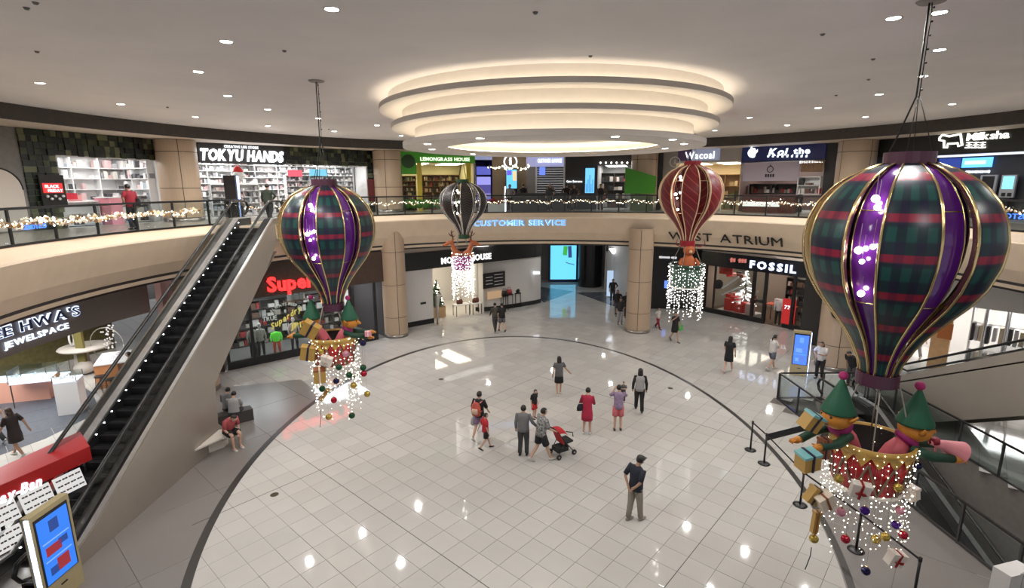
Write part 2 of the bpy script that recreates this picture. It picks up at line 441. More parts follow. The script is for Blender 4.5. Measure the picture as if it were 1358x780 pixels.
struct(MB().sweep([(14.8, 4.80), (40, 4.80), (40, 4.95), (14.8, 4.95)], -0.6, 4.0, 96).build('ceiling_lower', mat('lower_soffit', (0.55, 0.52, 0.48), 0.7, var=0.04)))
# landing that carries the escalator head
ld = MB(); ld.prism([(-11.75, 21.2), (-9.35, 21.2), (-9.35, 26.2), (-11.75, 23.4)], 6.15, 6.672); struct(ld.build('floor_landing', BEIGE))

# ---- ceiling feature: three stacked discs with cove light
FC = (1.26, 16.95)
COVE = emit('warm_cove_strip', (1.0, 0.86, 0.68), COVE_E)
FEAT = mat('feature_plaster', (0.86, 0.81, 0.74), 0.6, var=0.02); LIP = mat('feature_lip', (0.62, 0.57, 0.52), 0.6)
ft = thing('ceiling_feature', 'round three-tier cream ceiling feature glowing with cove light at centre of atrium ceiling', 'ceiling light', (FC[0], FC[1], 10.0))
def fl(prof, name, m, n=96): wb(MB().lathe(prof, n, (FC[0], FC[1], 0)), name, m, ft, True)
TIERS = [(5.20, 10.36, 10.49, 4.93), (4.88, 9.87, 10.0, 4.55), (4.57, 9.34, 9.49, 4.20)]
tops = [ZC, 10.36, 9.87]
for k, (R, z0, z1, rd) in enumerate(TIERS):
    hole = 3.3 if k == 2 else None
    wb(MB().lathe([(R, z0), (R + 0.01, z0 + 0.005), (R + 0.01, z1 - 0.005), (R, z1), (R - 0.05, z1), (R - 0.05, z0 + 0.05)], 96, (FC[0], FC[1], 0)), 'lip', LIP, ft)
    wb(MB().lathe([(R - 0.04, z0 + 0.05), (rd - 0.05, z0 + 0.05)] , 96, (FC[0], FC[1], 0)), 'tier_tray', FEAT, ft)
    wb(MB().lathe([(R, z0), (hole if hole else 1.0, z0)], 96, (FC[0], FC[1], 0)), 'tier_underside', FEAT, ft)
    wb(MB().lathe([(rd, z0 + 0.04), (rd, tops[k])], 96, (FC[0], FC[1], 0)), 'drum_wall', FEAT, ft, True)
    wb(MB().lathe([(R - 0.19, z0 + 0.055), (R - 0.19, z0 + 0.07), (R - 0.12, z0 + 0.07), (R - 0.12, z0 + 0.055)], 96, (FC[0], FC[1], 0)), 'cove_light_strip', COVE, ft)
wb(MB().lathe([(3.3, 9.34), (3.3, 9.44)], 96, (FC[0], FC[1], 0)), 'inner_lip', LIP, ft)
wb(MB().lathe([(3.9, 9.40), (3.8, 9.60), (3.4, 9.74), (2.0, 9.80), (0.0, 9.80)], 96, (FC[0], FC[1], 0)), 'inner_dome', FEAT, ft, True)
wb(MB().lathe([(3.35, 9.45), (3.35, 9.47), (3.47, 9.47), (3.47, 9.45)], 96, (FC[0], FC[1], 0)), 'cove_light_strip', COVE, ft)
# ---- downlights
DL = emit('downlight_lens', (1.0, 0.93, 0.84), 22.0); RIM = mat('downlight_rim', (0.6, 0.58, 0.55), 0.4)
dl_rim = MB().lathe([(0.095, 0.0), (0.125, -0.012), (0.13, 0.0)], 20).mesh('rim', RIM, True)
dl_len = MB().lathe([(0.0, -0.006), (0.098, -0.006)], 20).mesh('lens', DL)
sp = bpy.data.lights.new('lamp', 'SPOT'); sp.energy = SPOT_W; sp.color = (1.0, 0.975, 0.945); sp.spot_size = math.radians(168); sp.spot_blend = 0.5; sp.shadow_soft_size = 0.12
sp2 = sp.copy(); sp2.energy = 75.0
def downlight(x, y, z, label, on=True):
    t = thing('downlight', label, 'ceiling light', (x, y, z - 0.002), 0, 'round ceiling downlights')
    inst(dl_rim, 'rim', t); inst(dl_len, 'lens', t)
    if on:
        l = bpy.data.objects.new('lamp', sp); COL.objects.link(l); l.parent = t; l.location = (0, 0, -0.03)
DPX = [((440, 12), 'round white downlight alone at the top edge, left of the cream ceiling feature'), ((300, 55), 'round downlight in the left part of the white ceiling, second largest there'),
 ((263, 95), 'round downlight below the large pair on the left of the ceiling'), ((53, 110), 'leftmost round downlight in the white ceiling above the dark band'),
 ((160, 138), 'small round downlight near the left dark band, second from the left'), ((302, 127), 'round downlight midway between the left band and the hanging cable plate'),
 ((259, 155), 'small round downlight close to the dark band above the mosaic shopfront'), ((355, 145), 'round downlight left of the left balloon cable, nearer the camera of two'),
 ((355, 167), 'round downlight left of the left balloon cable, farther of two'), ((422, 157), 'round downlight right behind the left balloon cable'),
 ((443, 174), 'small round downlight just right of the left balloon cable near the band'), ((1185, 24), 'largest round downlight at the top beside the thick cables of the near balloon'),
 ((1246, 66), 'round downlight right of the near balloon cables, upper one'), ((1224, 101), 'round downlight right of the near balloon cables, middle one'),
 ((1166, 125), 'round downlight left of the near balloon cables'), ((1263, 138), 'rightmost round downlight above the dark band'),
 ((1085, 143), 'round downlight midway between the cream feature and the near balloon cables'), ((1148, 155), 'small round downlight near the right band left of the cables'),
 ((994, 156), 'round downlight just right of the cream ceiling feature'), ((1044, 166), 'small round downlight near the band above the blue tea shop sign'),
 ((500, 166), 'round downlight just left of the cream ceiling feature'), ((948, 173), 'small round downlight under the right rim of the cream feature'), ((532, 180), 'small round downlight under the left rim of the cream feature')]
for (x, y), lb in DPX:
    p = gz(x, y, ZC); downlight(p.x, p.y, ZC, lb)
for i, (R, a) in enumerate([(8.8, -0.95), (13.8, -1.3), (8.8, -1.5), (8.8, -2.0), (13.8, -0.3), (13.8, -0.9), (13.8, -2.2), (13.8, 3.75)]):
    p = pol(R, a); downlight(p.x, p.y, ZC, 'round ceiling downlight over the near side of the atrium, ' + ['right of centre', 'straight ahead of the balcony', 'above the balcony', 'left of centre', 'far right', 'behind the right escalator top', 'behind the left kiosk', 'far left'][i])
for i, (x, y) in enumerate([(612, 180), (822, 180), (893, 185), (525, 0)][:3] + [(567, 191), (573, 198), (650, 203), (907, 191), (873, 197)]):
    p = gz(x, y, 9.335); d_ = Vector((p.x - FC[0], p.y - FC[1])); d_ = d_.normalized() * min(4.35, max(3.55, d_.length)); p = Vector((FC[0] + d_.x, FC[1] + d_.y, 9.335)); downlight(p.x, p.y, 9.338, ['tiny downlight in the near rim of the cream feature, left of its middle', 'tiny downlight in the near rim of the cream feature, right of its middle', 'tiny downlight in the lowest tier of the cream feature, right side', 'tiny downlight at the left end of the lowest cream tier, upper one', 'tiny downlight at the left end of the lowest cream tier, lower one', 'tiny downlight on the far rim of the cream feature, left of its middle', 'tiny downlight at the right end of the lowest cream tier, upper one', 'tiny downlight at the right end of the lowest cream tier, lower one'][i], False)
for i, (R, a) in enumerate([(17.6, 0.45), (18.6, 0.75), (17.6, 1.0), (17.6, 1.28), (19.5, 1.5), (17.4, 1.75), (17.2, 2.02), (17.2, 2.3), (23.5, 1.33), (24.5, 1.6), (27.5, 1.42), (17.6, 2.95), (17.8, 3.25)]):
    p = pol(R, a); t_ = thing('soffit_downlight', 'recessed downlight in the lower soffit, hidden behind the fascia, ' + ['by the clothing shop', 'by the watch shop right end', 'by the watch shop left end', 'before the black shopfront', 'at the passage mouth', 'before the curved wall', 'before the handbag shop', 'before the fashion shop', 'in the passage right', 'in the passage left', 'deep in the passage', 'before the jewellery shop right', 'before the jewellery shop left'][i], 'ceiling light', (p.x, p.y, 4.798), 0)
    inst(dl_rim, 'rim', t_); inst(dl_len, 'lens', t_); l = bpy.data.objects.new('lamp', sp2); COL.objects.link(l); l.parent = t_; l.location = (0, 0, -0.03)
DET = mat('detector_grey', (0.16, 0.15, 0.15), 0.5)
for i, (x, y) in enumerate([(47, 2), (35, 10), (49, 68), (377, 67), (222, 142), (436, 171), (1091, 45), (1158, 78), (1152, 105), (1109, 126), (783, 74), (710, 16)]):
    p = gz(x, max(y, 3), ZC); o = MB().lathe([(0.0, -0.03), (0.025, -0.03), (0.035, -0.015), (0.045, 0.0)], 12, (0, 0, 0)).build('smoke_detector', DET, loc=(p.x, p.y, ZC - 0.001))
    tag(o, ['small dark detector dome at the top left corner of the ceiling', 'small grey disc beside the corner detector', 'small grey detector above the leftmost downlight', 'grey detector dot right of the second left downlight', 'dark detector dot near the dark band on the left', 'dark detector dot beside the left balloon cable', 'grey detector dot between the cream feature and the near cables, topmost', 'grey detector dot just left of the near cables', 'lower grey detector dot left of the near cables', 'dark detector dot above the right band', 'tiny detector above the middle of the cream feature', 'tiny detector on the ceiling at the top middle'][i], 'detector', 'ceiling detectors')

# ---- clad columns
def column(cx, cy, R, z0, z1, label, rows, seam=0.0, base=True):
    t = thing('column', label, 'column', (cx, cy, z0), 0)
    MB().lathe([(R - 0.02, 0.0), (R - 0.02, z1 - z0)], 32).build('core', JOINT, t)
    if base: MB().lathe([(R + 0.012, 0.0), (R + 0.012, 0.16), (R - 0.01, 0.17)], 40).build('base_ring', mat('base_steel', (0.30, 0.27, 0.24), 0.3, 0.8), t, True)
    zs = rows; g = 0.014
    meshes = {}
    for a, b in zip(zs[:-1], zs[1:]):
        for q in range(4):
            da = g / R; mb = MB(); s0, s1 = da, PI / 2 - da
            mb.lathe([(R - 0.02, a + g), (R, a + g), (R, b - g), (R - 0.02, b - g)], 10, (0, 0, 0), a0=s0, a1=s1)
            k = (a, b)
            if k not in meshes: meshes[k] = mb.mesh('stone_panel', STONE, False)
            inst(meshes[k], 'stone_panel', t, (0, 0, 0), seam + q * PI / 2)
    return t
def col_at(px, py, R=0.68, push=0.66):
    p = gz(px, py); d = (Vector((p.x, p.y)) ).normalized(); return p.x + d.x * push, p.y + d.y * push
ROWS = [0.17, 1.15, 2.95, 4.75, 5.9]
x, y = col_at(526, 449); column(x, y, 0.66, 0, 5.85, 'round tan stone-clad column left of the handbag shop', ROWS, math.atan2(-y, -x) + 0.25)
x, y = col_at(845, 443); column(x, y, 0.68, 0, 5.85, 'round tan stone-clad column right of the glowing blue screen', ROWS, math.atan2(-y, -x) - 0.02)
x, y = col_at(1104, 492); COL_RR = (x, y); column(x, y, 0.74, 0, 5.85, 'round tan stone-clad column behind the near balloon by the watch shop', ROWS, math.atan2(-y, -x) + 0.2)
p = gr(246, 330, 15.0); column(p.x, p.y, 0.62, 0, 5.8, 'round tan stone-clad column behind the escalator glass', ROWS, 0.6)
def col2(px0, px1, label):
    a, b = gr(px0, 250, 18.9), gr(px1, 250, 18.9); c = (a + b) / 2; w = (a - b).length
    r = w / 2
    column(c.x, c.y, r, ZL2, 10.32, label, [0.17, 1.5, 3.1, 3.64], ang(c) + PI + 0.35 + PI / 4)
col2(215, 263, 'tan clad upper-floor column between the two halves of the mosaic store')
col2(497, 533, 'tan clad upper-floor column left of the green shop')
col2(836, 871, 'tan clad upper-floor column behind the green board')
col2(1107, 1156, 'tan clad upper-floor column right of the blue tea shop sign')

# ---- glass balustrade of the gallery
def balustrade(a0, a1, label, R=14.85, n=None, garl=True):
    L = abs(a1 - a0) * R; n = n or max(1, round(L / 1.55)); p0 = pol(R, (a0 + a1) / 2, ZL2)
    t = thing('glass_balustrade', label, 'railing', p0)
    post = None
    for i in range(n + 1):
        a = a0 + (a1 - a0) * i / n; p = pol(R, a, ZL2)
        wb(MB().box((p.x, p.y, ZL2 + 0.5), (0.05, 0.07, 1.0), a), 'post', BLACK, t)
        if i < n:
            b = a0 + (a1 - a0) * (i + 1) / n; e = 0.04 / R; sg = 1 if b > a else -1
            wb(MB().sweep([(R - 0.006, ZL2 + 0.06), (R + 0.006, ZL2 + 0.06), (R + 0.006, ZL2 + 0.95), (R - 0.006, ZL2 + 0.95)], a + e * sg, b - e * sg, 3), 'glass_panel', GLS, t)
    wb(MB().sweep([(R - 0.04, ZL2 + 0.96), (R + 0.04, ZL2 + 0.96), (R + 0.04, ZL2 + 1.03), (R - 0.04, ZL2 + 1.03)], a0, a1, n * 3), 'handrail', BLACK, t)
    wb(MB().sweep([(R - 0.025, ZL2), (R + 0.025, ZL2), (R + 0.025, ZL2 + 0.07), (R - 0.025, ZL2 + 0.07)], a0, a1, n * 3), 'base_channel', BLACK, t)
    return t
balustrade(-0.2, G0, 'long curved glass balustrade with black rail across the back and right of the upper floor')
balustrade(G1, 3.6, 'curved glass balustrade with black rail on the left of the upper floor')
def rail_line(A, B, z, label, h=1.0, n=3, tall=0.0, pane=True, postm=None, frame=False):
    A, B = Vector(A), Vector(B); t = thing('glass_railing', label, 'railing', ((A + B) / 2).to_3d() + Vector((0, 0, z)))
    for i in range(n + 1):
        p = A.lerp(B, i / n); wb(MB().box((p.x, p.y, z + h / 2), (0.05, 0.05, h)), 'post', postm or BLACK, t)
        if i < n:
            q = A.lerp(B, (i + 1) / n); d = (q - p).normalized() * 0.05
            wb(MB().bar((p.x + d.x, p.y + d.y, z + h * 0.5), (q.x - d.x, q.y - d.y, z + h * 0.5), 0.012, h * 0.86), 'glass_panel', GLS, t)
    wb(MB().bar((A.x, A.y, z + h), (B.x, B.y, z + h), 0.05, 0.05), 'handrail', BLACK, t)
    wb(MB().bar((A.x, A.y, z + 0.035), (B.x, B.y, z + 0.035), 0.04, 0.06), 'base_channel', postm or STEEL, t)
    return t
gA, gB = pol(14.85, G0), pol(14.85, G1)
rail_line((-9.38, 21.6), (gA.x, gA.y), ZL2, 'straight glass railing on the right side of the escalator landing', 1.0, 3)
rail_line((-11.72, 21.6), (gB.x, gB.y), ZL2, 'straight glass railing with close black posts left of the escalator head', 1.0, 4)
PST = mat('gunmetal_post', (0.10, 0.10, 0.10), 0.35, 0.7)
rail_line((10.36, 19.1), (10.36, 6.5), 0, 'glass railing with dark posts along the atrium side of the sunken escalator', 1.05, 9, postm=PST)
rail_line((10.42, 19.14), (13.8, 19.14), 0, 'short glass railing across the end of the sunken escalator near the screen stand', 1.05, 2, postm=PST)
rail_line((13.85, 19.05), (13.85, 6.5), 0, 'glass railing with dark posts on the far side of the sunken escalator', 1.05, 9, postm=PST)

# ---- garland along the gallery glass
BULB = emit('warm_bulb', (1.0, 0.86, 0.62), 9.0)
def garland(a0, a1, label, R, z, amp, den, cols, rr):
    p0 = pol(R, (a0 + a1) / 2, z); t = thing('garland', label, 'garland', p0)
    L = abs(a1 - a0) * R; n = int(L * den); A, B, Cc = MB(), MB(), MB()
    for i in range(n):
        u = (i + random.random()) / n; a = a0 + (a1 - a0) * u; zz = z + amp * math.sin(u * L * 4.2) + random.gauss(0, 0.05); r = R + random.uniform(-0.09, 0.02)
        p = pol(r, a, zz); s = rr * random.uniform(0.6, 1.5)
        if i % 3 == 0: B.octa(p, s * 0.42)
        elif i % 3 == 1: A.octa(p, s)
        else: Cc.bar(p, p + Vector((random.uniform(-1, 1), random.uniform(-1, 1), random.uniform(-1, 1))) * 0.09, 0.02, 0.006)
    wb(A, 'ornaments', island('garland_baubles', cols, 0.25), t, kind='stuff'); wb(B, 'lights', BULB, t, kind='stuff'); wb(Cc, 'foliage', mat('garland_leaf', (0.10, 0.075, 0.04), 0.5), t, kind='stuff')
CB = [(0.75, 0.68, 0.55), (0.45, 0.30, 0.16), (0.25, 0.14, 0.07), (0.75, 0.55, 0.35), (0.85, 0.82, 0.75), (0.3, 0.2, 0.12)]
garland(2.80, 3.55, 'gold and copper bauble garland with warm lights along the left glass balustrade', 14.72, 7.28, 0.03, 60, CB, 0.062)
garland(2.42, 2.66, 'short gold garland beside the escalator head', 14.75, 7.30, 0.03, 30, CB, 0.04)
garland(-0.15, 2.33, 'long pale garland of baubles and lights along the back glass balustrade', 14.75, 7.32, 0.05, 34, [(0.6, 0.56, 0.5), (0.35, 0.3, 0.2), (0.8, 0.78, 0.72), (0.15, 0.13, 0.1)], 0.04)
# ================================================================== ESCALATORS
CLAD = mat('champagne_steel_cladding', (0.37, 0.33, 0.285), 0.36, 0.45, var=0.10, scale=0.5)
STEP = mat('escalator_step', (0.010, 0.010, 0.011), 0.45, 0.3); RUB = mat('handrail_rubber', (0.012, 0.012, 0.012), 0.3)
SKIRT = mat('skirt_black', (0.015, 0.015, 0.016), 0.35); DECK = mat('polished_deck', (0.80, 0.79, 0.77), 0.32, 0.75, var=0.15, scale=3)
LEDW = emit('comb_light', (0.95, 0.97, 1.0), 16.0)
def escalator(label, P0, P1, zb, zt, xl, xr, panel=None, drop=1.1, side=1, lower=None, lamps=True, foot_y=None):
    """P0 bottom y, P1 top y (metres along y), between x=xl (left) and xr (right), rising from zb to zt"""
    t = thing('escalator', label, 'escalator', ((xl + xr) / 2, P0, zb))
    y0, y1 = P0, P1; s = 1 if y1 > y0 else -1; L = abs(y1 - y0); flat = 0.9
    ya, yb = y0 + s * flat, y1 - s * flat
    def zf(y):
        k = (y - ya) / (yb - ya); k = max(0, min(1, k)); return zb + (zt - zb) * k
    ys = [y0, ya - s * 0.25, ya, ya + s * 0.3] + [ya + (yb - ya) * k / 6 for k in range(1, 6)] + [yb - s * 0.3, yb, yb + s * 0.25, y1]
    # steps
    n = int((zt - zb) / 0.2); stp = None; sx = xl + 0.42; ex = xr - 0.42
    for i in range(n):
        y = ya + (yb - ya) * (i + 0.5) / n; z = zf(y)
        if stp is None:
            mb = MB(); mb.box((0, 0, -0.10), (ex - sx, abs(yb - ya) / n, 0.2))
            for q in range(5): mb.box((0, (q - 2) * abs(yb - ya) / n / 5.2, 0.006), (ex - sx - 0.02, 0.02, 0.012))
            stp = mb.mesh('step', STEP)
        inst(stp, 'step', t, ((sx + ex) / 2 - t.location.x, y - t.location.y, z - zb))
    for yy0, yy1, z in ((y0, ya, zb), (yb, y1, zt)): wb(MB().box(((sx + ex) / 2, (yy0 + yy1) / 2, z - 0.02), (ex - sx, abs(yy1 - yy0), 0.04)), 'comb_plate', STEEL, t)
    for nm, xa, xb, inner in (('left', xl, xl + 0.36, xl + 0.42), ('right', xr - 0.36, xr, xr - 0.42)):
        d = MB(); dk = MB(); a = [(y, zf(y) + 0.30) for y in ys]
        (da_, db_, oa_, ob_) = (xb - 0.2, xb, xa, xb - 0.2) if nm == 'left' else (xb - 0.14, xb + 0.02, xa, xb - 0.14)
        for (p, q) in zip(a[:-1], a[1:]):
            d.slab([(da_, p[0], p[1]), (db_, p[0], p[1]), (db_, q[0], q[1]), (da_, q[0], q[1])], (0, 0, -0.05))
            dk.slab([(oa_, p[0], p[1] - .01), (ob_, p[0], p[1] - .01), (ob_, q[0], q[1] - .01), (oa_, q[0], q[1] - .01)], (0, 0, -0.05))
        wb(d, 'balustrade_deck', DECK, t); wb(dk, 'dark_deck', SKIRT, t)
        k = MB()
        for (p, q) in zip(a[:-1], a[1:]):
            k.slab([(inner, p[0], p[1] - 0.55), (inner, p[0], p[1] - 0.03), (inner, q[0], q[1] - 0.03), (inner, q[0], q[1] - 0.55)], (0.05 if nm == 'right' else -0.05, 0, 0))
        wb(k, 'skirt_panel', SKIRT, t)
        gxp = (xa + xb) / 2
        g = MB()
        gv = [(g.bm.verts.new((gxp, p[0], p[1])), g.bm.verts.new((gxp, p[0], p[1] + 0.62))) for p in a]
        for p, q in zip(gv[:-1], gv[1:]): g._f([p[0], p[1], q[1], q[0]])
        wb(g, 'glass_panel', GLD, t)
        hp = [(gxp, p[0], p[1] + 0.66) for p in a]; e0, e1 = hp[0], hp[-1]
        hp = [(gxp, e0[1], e0[2] - 0.55), (gxp, e0[1] - s * 0.22, e0[2] - 0.45), (gxp, e0[1] - s * 0.32, e0[2] - 0.25), (gxp, e0[1] - s * 0.22, e0[2] - 0.05)] + hp + [(gxp, e1[1] + s * 0.22, e1[2] - 0.05), (gxp, e1[1] + s * 0.32, e1[2] - 0.25), (gxp, e1[1] + s * 0.22, e1[2] - 0.45), (gxp, e1[1], e1[2] - 0.55)]
        wb(MB().loft(hp, (0.055, 0.04), 8, xh=(1, 0, 0)), 'handrail', RUB, t, True)
        if lamps:
            lm = MB(); m = 36
            for i in range(m):
                y = ya + (yb - ya) * (i + 0.5) / m; lm.box((inner + (0.012 if nm == 'left' else -0.012), y, zf(y) + 0.22), (0.015, 0.03, 0.02))
            wb(lm, 'skirt_lights', LEDW, t, kind='stuff')
    if panel:
        for px, poly in panel:
            wb(MB().slab([(px, y, z) for y, z in poly], (0.05, 0, 0)), 'side_cladding', CLAD, t)
            for q in (0.33, 0.62):
                pass
    # underside
    u = MB(); a = [(y, zf(y) - drop) for y in ys[2:-2]]
    for (p, q) in zip(a[:-1], a[1:]): u.slab([(xl + 0.05, p[0], p[1]), (xr - 0.05, p[0], p[1]), (xr - 0.05, q[0], q[1]), (xl + 0.05, q[0], q[1])], (0, 0, 0.04))
    wb(u, 'underside', CLAD, t)
    return t
P_R = [(9.2, 0.0), (9.2, 0.42), (10.1, 0.42), (10.6, 0.62), (20.6, 6.70), (21.1, 6.97), (22.6, 6.97), (22.6, 6.0), (21.2, 6.0), (20.04, 5.02), (18.05, 3.65), (15.82, 2.02), (15.72, 0.68), (16.4, 0.0)]
escalator('long steel-sided escalator rising from the ground floor to the upper floor at left', 9.2, 22.2, 0.02, 6.68, -11.45, -9.62, panel=[(-9.62, P_R), (-11.5, P_R)])
P_L = [(20.6, 0.0), (20.6, 0.45), (19.6, 0.45), (7.6, 7.05), (6.0, 7.05), (6.0, 5.2), (8.0, 4.88), (15.62, 0.69), (16.9, 0.0)]
escalator('escalator with dull steel sides rising toward the camera on the right, behind the near balloon', 20.4, 6.0, 0.02, 6.68, 14.0, 15.8, panel=[(14.0, P_L), (15.8, P_L)], lamps=False)
escalator('sunken escalator going down to the basement inside the right railings', 18.6, 8.0, 0.0, -4.2, 11.6, 13.3, panel=[(11.55, [(18.6, 0.1), (18.0, 0.42), (8.6, -3.6), (8.0, -3.6), (8.0, -4.3), (11, -4.3), (17.6, -1.0)])], lamps=False)
# triangular stone seat growing out of the cladding
st_ = MB(); st_.slab([(-9.62, 14.3, 0.42), (-9.05, 15.35, 0.42), (-9.05, 15.9, 0.42), (-9.62, 15.7, 0.42)], (0, 0, 0.05)); st_.slab([(-9.62, 15.0, 0.0), (-9.3, 15.4, 0.0), (-9.3, 15.7, 0.0), (-9.62, 15.6, 0.0)], (0, 0, 0.42))
tag(st_.build('wedge_bench', mat('white_stone', (0.62, 0.58, 0.52), 0.3)), 'pale wedge-shaped stone seat jutting from the side of the left escalator', 'bench')

# ================================================================== SCREEN STANDS
def screen_art(t, M, w, h, seed, base, cols, glow):
    """flat picture blocks of the screen, laid on the face of a stand (local x across, z up, y out)"""
    rnd = random.Random(seed)
    mb = MB().box((0, -0.004, h / 2), (w, 0.004, h)); bmesh.ops.transform(mb.bm, matrix=M, verts=mb.bm.verts); mb.build('screen', emit('screen_%d' % seed, base, glow), t)
    for k, (x, z, sx, sz) in enumerate([(0, 0.83, 0.3, 0.18), (0, 0.62, 0.86, 0.02), (-0.12, 0.48, 0.5, 0.14), (0.2, 0.52, 0.3, 0.1), (0, 0.34, 0.86, 0.02), (0.1, 0.2, 0.4, 0.2), (-0.22, 0.16, 0.25, 0.12)]):
        q = MB().box((x * w, -0.008, z * h), (sx * w, 0.003, sz * h)); bmesh.ops.transform(q.bm, matrix=M, verts=q.bm.verts); q.build('screen_graphic', emit('graphic_%d_%d' % (seed, k % len(cols)), cols[k % len(cols)], glow * 0.7), t)
GOLDP = mat('gold_painted_metal', (0.50, 0.42, 0.24), 0.35, 0.3, var=0.05)
def kiosk(label, loc, face, w, h, d, seed, base, cols, glow, strip=-1, cat='information screen', body=None):
    t = thing('screen_stand', label, cat, loc, math.atan2(face[1], face[0]) + PI / 2)      # local -y is the screen side
    MB().box((0, 0, h / 2), (w, d, h)).build('body', body or GOLDP, t)
    MB().box((0, -d / 2 - 0.004, h * 0.60), (w * 0.86, 0.01, h * 0.70)).build('bezel', BLACK, t)
    screen_art(t, Matrix.Translation((0, -d / 2 - 0.01, h * 0.26)), w * 0.78, h * 0.66, seed, base, cols, glow)
    MB().box((strip * (w / 2 + 0.012), -d * 0.22, h / 2), (0.02, d * 0.5, h * 0.97)).build('edge_light', emit('blue_white_strip', (0.42, 0.55, 1.0), 3.5), t)
    MB().box((0.0, -d / 2 - 0.006, h * 0.17), (0.14, 0.012, 0.03)).build('handle_slot', BLACK, t)
    return t
kiosk('gold information screen stand with blue display at the bottom left by the escalator foot', (-9.22, 9.19, 0), (1.0, -0.02), 0.87, 2.08, 0.17, 1, (0.02, 0.17, 0.80), [(0.01, 0.06, 0.30), (0.25, 0.5, 0.9), (0.35, 0.02, 0.03)], 0.9)
kiosk('information screen stand with blue display near the watch shop column', (12.6, 21.75, 0), (-0.46, -0.89), 0.68, 2.0, 0.25, 2, (0.05, 0.16, 0.95), [(0.15, 0.35, 1.0), (0.1, 0.2, 0.7)], 1.2, strip=1)
# large wall screen in the passage
t = thing('video_wall', 'large bright cyan upright screen at the far end of the passage', 'screen', (4.45, 44.6, 0))
A, B = gy(729, 372, 45), gy(764, 372, 45); w = B.x - A.x
MB().box((0, 0.12, 1.65), (w + 0.25, 0.2, 3.3)).build('frame', mat('navy_frame', (0.01, 0.012, 0.05), 0.3), t)
MB().box((0, 0.0, 1.72), (w - 0.1, 0.04, 2.95)).build('screen', emit('cyan_screen', (0.13, 0.55, 0.85), 1.0), t)
MB().box((0.15, -0.03, 2.75), (0.35, 0.02, 0.8), M=Matrix.Rotation(0.08, 4, 'Y')).build('screen_graphic', emit('screen_green', (0.05, 0.4, 0.06), 0.8), t)
MB().box((0.55, -0.03, 2.65), (0.3, 0.02, 1.0), M=Matrix.Rotation(-0.06, 4, 'Y')).build('screen_graphic', emit('screen_darkblue', (0.03, 0.06, 0.2), 0.8), t)
MB().loft([(0.2, -0.03, 1.75), (0.5, -0.03, 1.62), (0.8, -0.03, 1.58), (0.95, -0.03, 1.5)], 0.035, 6).build('screen_graphic', MATS['screen_darkblue'], t)
MB().loft([(-0.8, -0.03, 0.9), (-0.2, -0.03, 1.5), (0.9, -0.03, 1.45)], 0.01, 4).build('screen_graphic', emit('screen_line', (0.1, 0.5, 0.8), 1.0), t)

# ================================================================== QUEUE POSTS AND BELTS
def stanchion(x, y, label):
    t = thing('queue_post', label, 'post', (x, y, 0), 0, 'black queue posts')
    MB().lathe([(0.0, 0.0), (0.17, 0.0), (0.175, 0.012), (0.12, 0.03), (0.03, 0.045)], 24).build('base', BLACK, t, True)
    MB().loft([(0, 0, 0.03), (0, 0, 0.9)], 0.027, 12).build('pole', BLACK, t, True)
    MB().loft([(0, 0, 0.88), (0, 0, 0.90), (0, 0, 0.98), (0, 0, 0.99)], [0.03, 0.036, 0.036, 0.02], 12).build('belt_head', BLACK, t, True)
SP = [gz(995, 597), gz(1013, 615), gz(1061, 670), gz(1135, 730)]
SP = [(p.x, p.y) for p in SP] + [(8.05, 9.0)]
for p, lb in zip(SP, ['first black queue post, farthest from the camera', 'second black queue post where the wide belt starts', 'third black queue post near the gift boxes of the near balloon', 'fourth black queue post seen through the hanging lights', 'last black queue post at the bottom edge of the picture']): stanchion(p[0], p[1], lb)
def belt(a, b, label, h=0.05, z=0.93):
    o = MB().bar((a[0], a[1], z), (b[0], b[1], z), 0.006, h).build('queue_belt', mat('black_webbing', (0.012, 0.012, 0.014), 0.7)); tag(o, label, 'belt', 'black queue belts')
for i, lb in enumerate(['black belt between the first and second queue posts', 'black belt between the second and third queue posts', 'black belt between the third and fourth queue posts', 'black belt leading from the fourth queue post to the bottom edge']): belt(SP[i], SP[i + 1], lb)
belt(SP[1], (10.0, 15.3), 'wide black banner belt running from the second post toward the railing', 0.22, 0.85)
# white wrapped sign box in the lower right corner
t = thing('wrapped_box', 'tall white box with pale ribbon standing at the bottom right corner', 'box', (9.45, 8.55, 0), 0.25)
MB().box((0, 0, 0.55), (0.62, 0.3, 1.1)).build('box', mat('white_card', (0.72, 0.71, 0.70), 0.5), t)
MB().box((0.0, -0.153, 0.55), (0.02, 0.006, 1.1)).build('ribbon', mat('grey_ribbon', (0.45, 0.45, 0.45), 0.4), t)
MB().loft([(-0.07, -0.15, 1.11), (0, -0.15, 1.13), (0.07, -0.15, 1.11)], 0.012, 6).build('bow', MATS['grey_ribbon'], t)
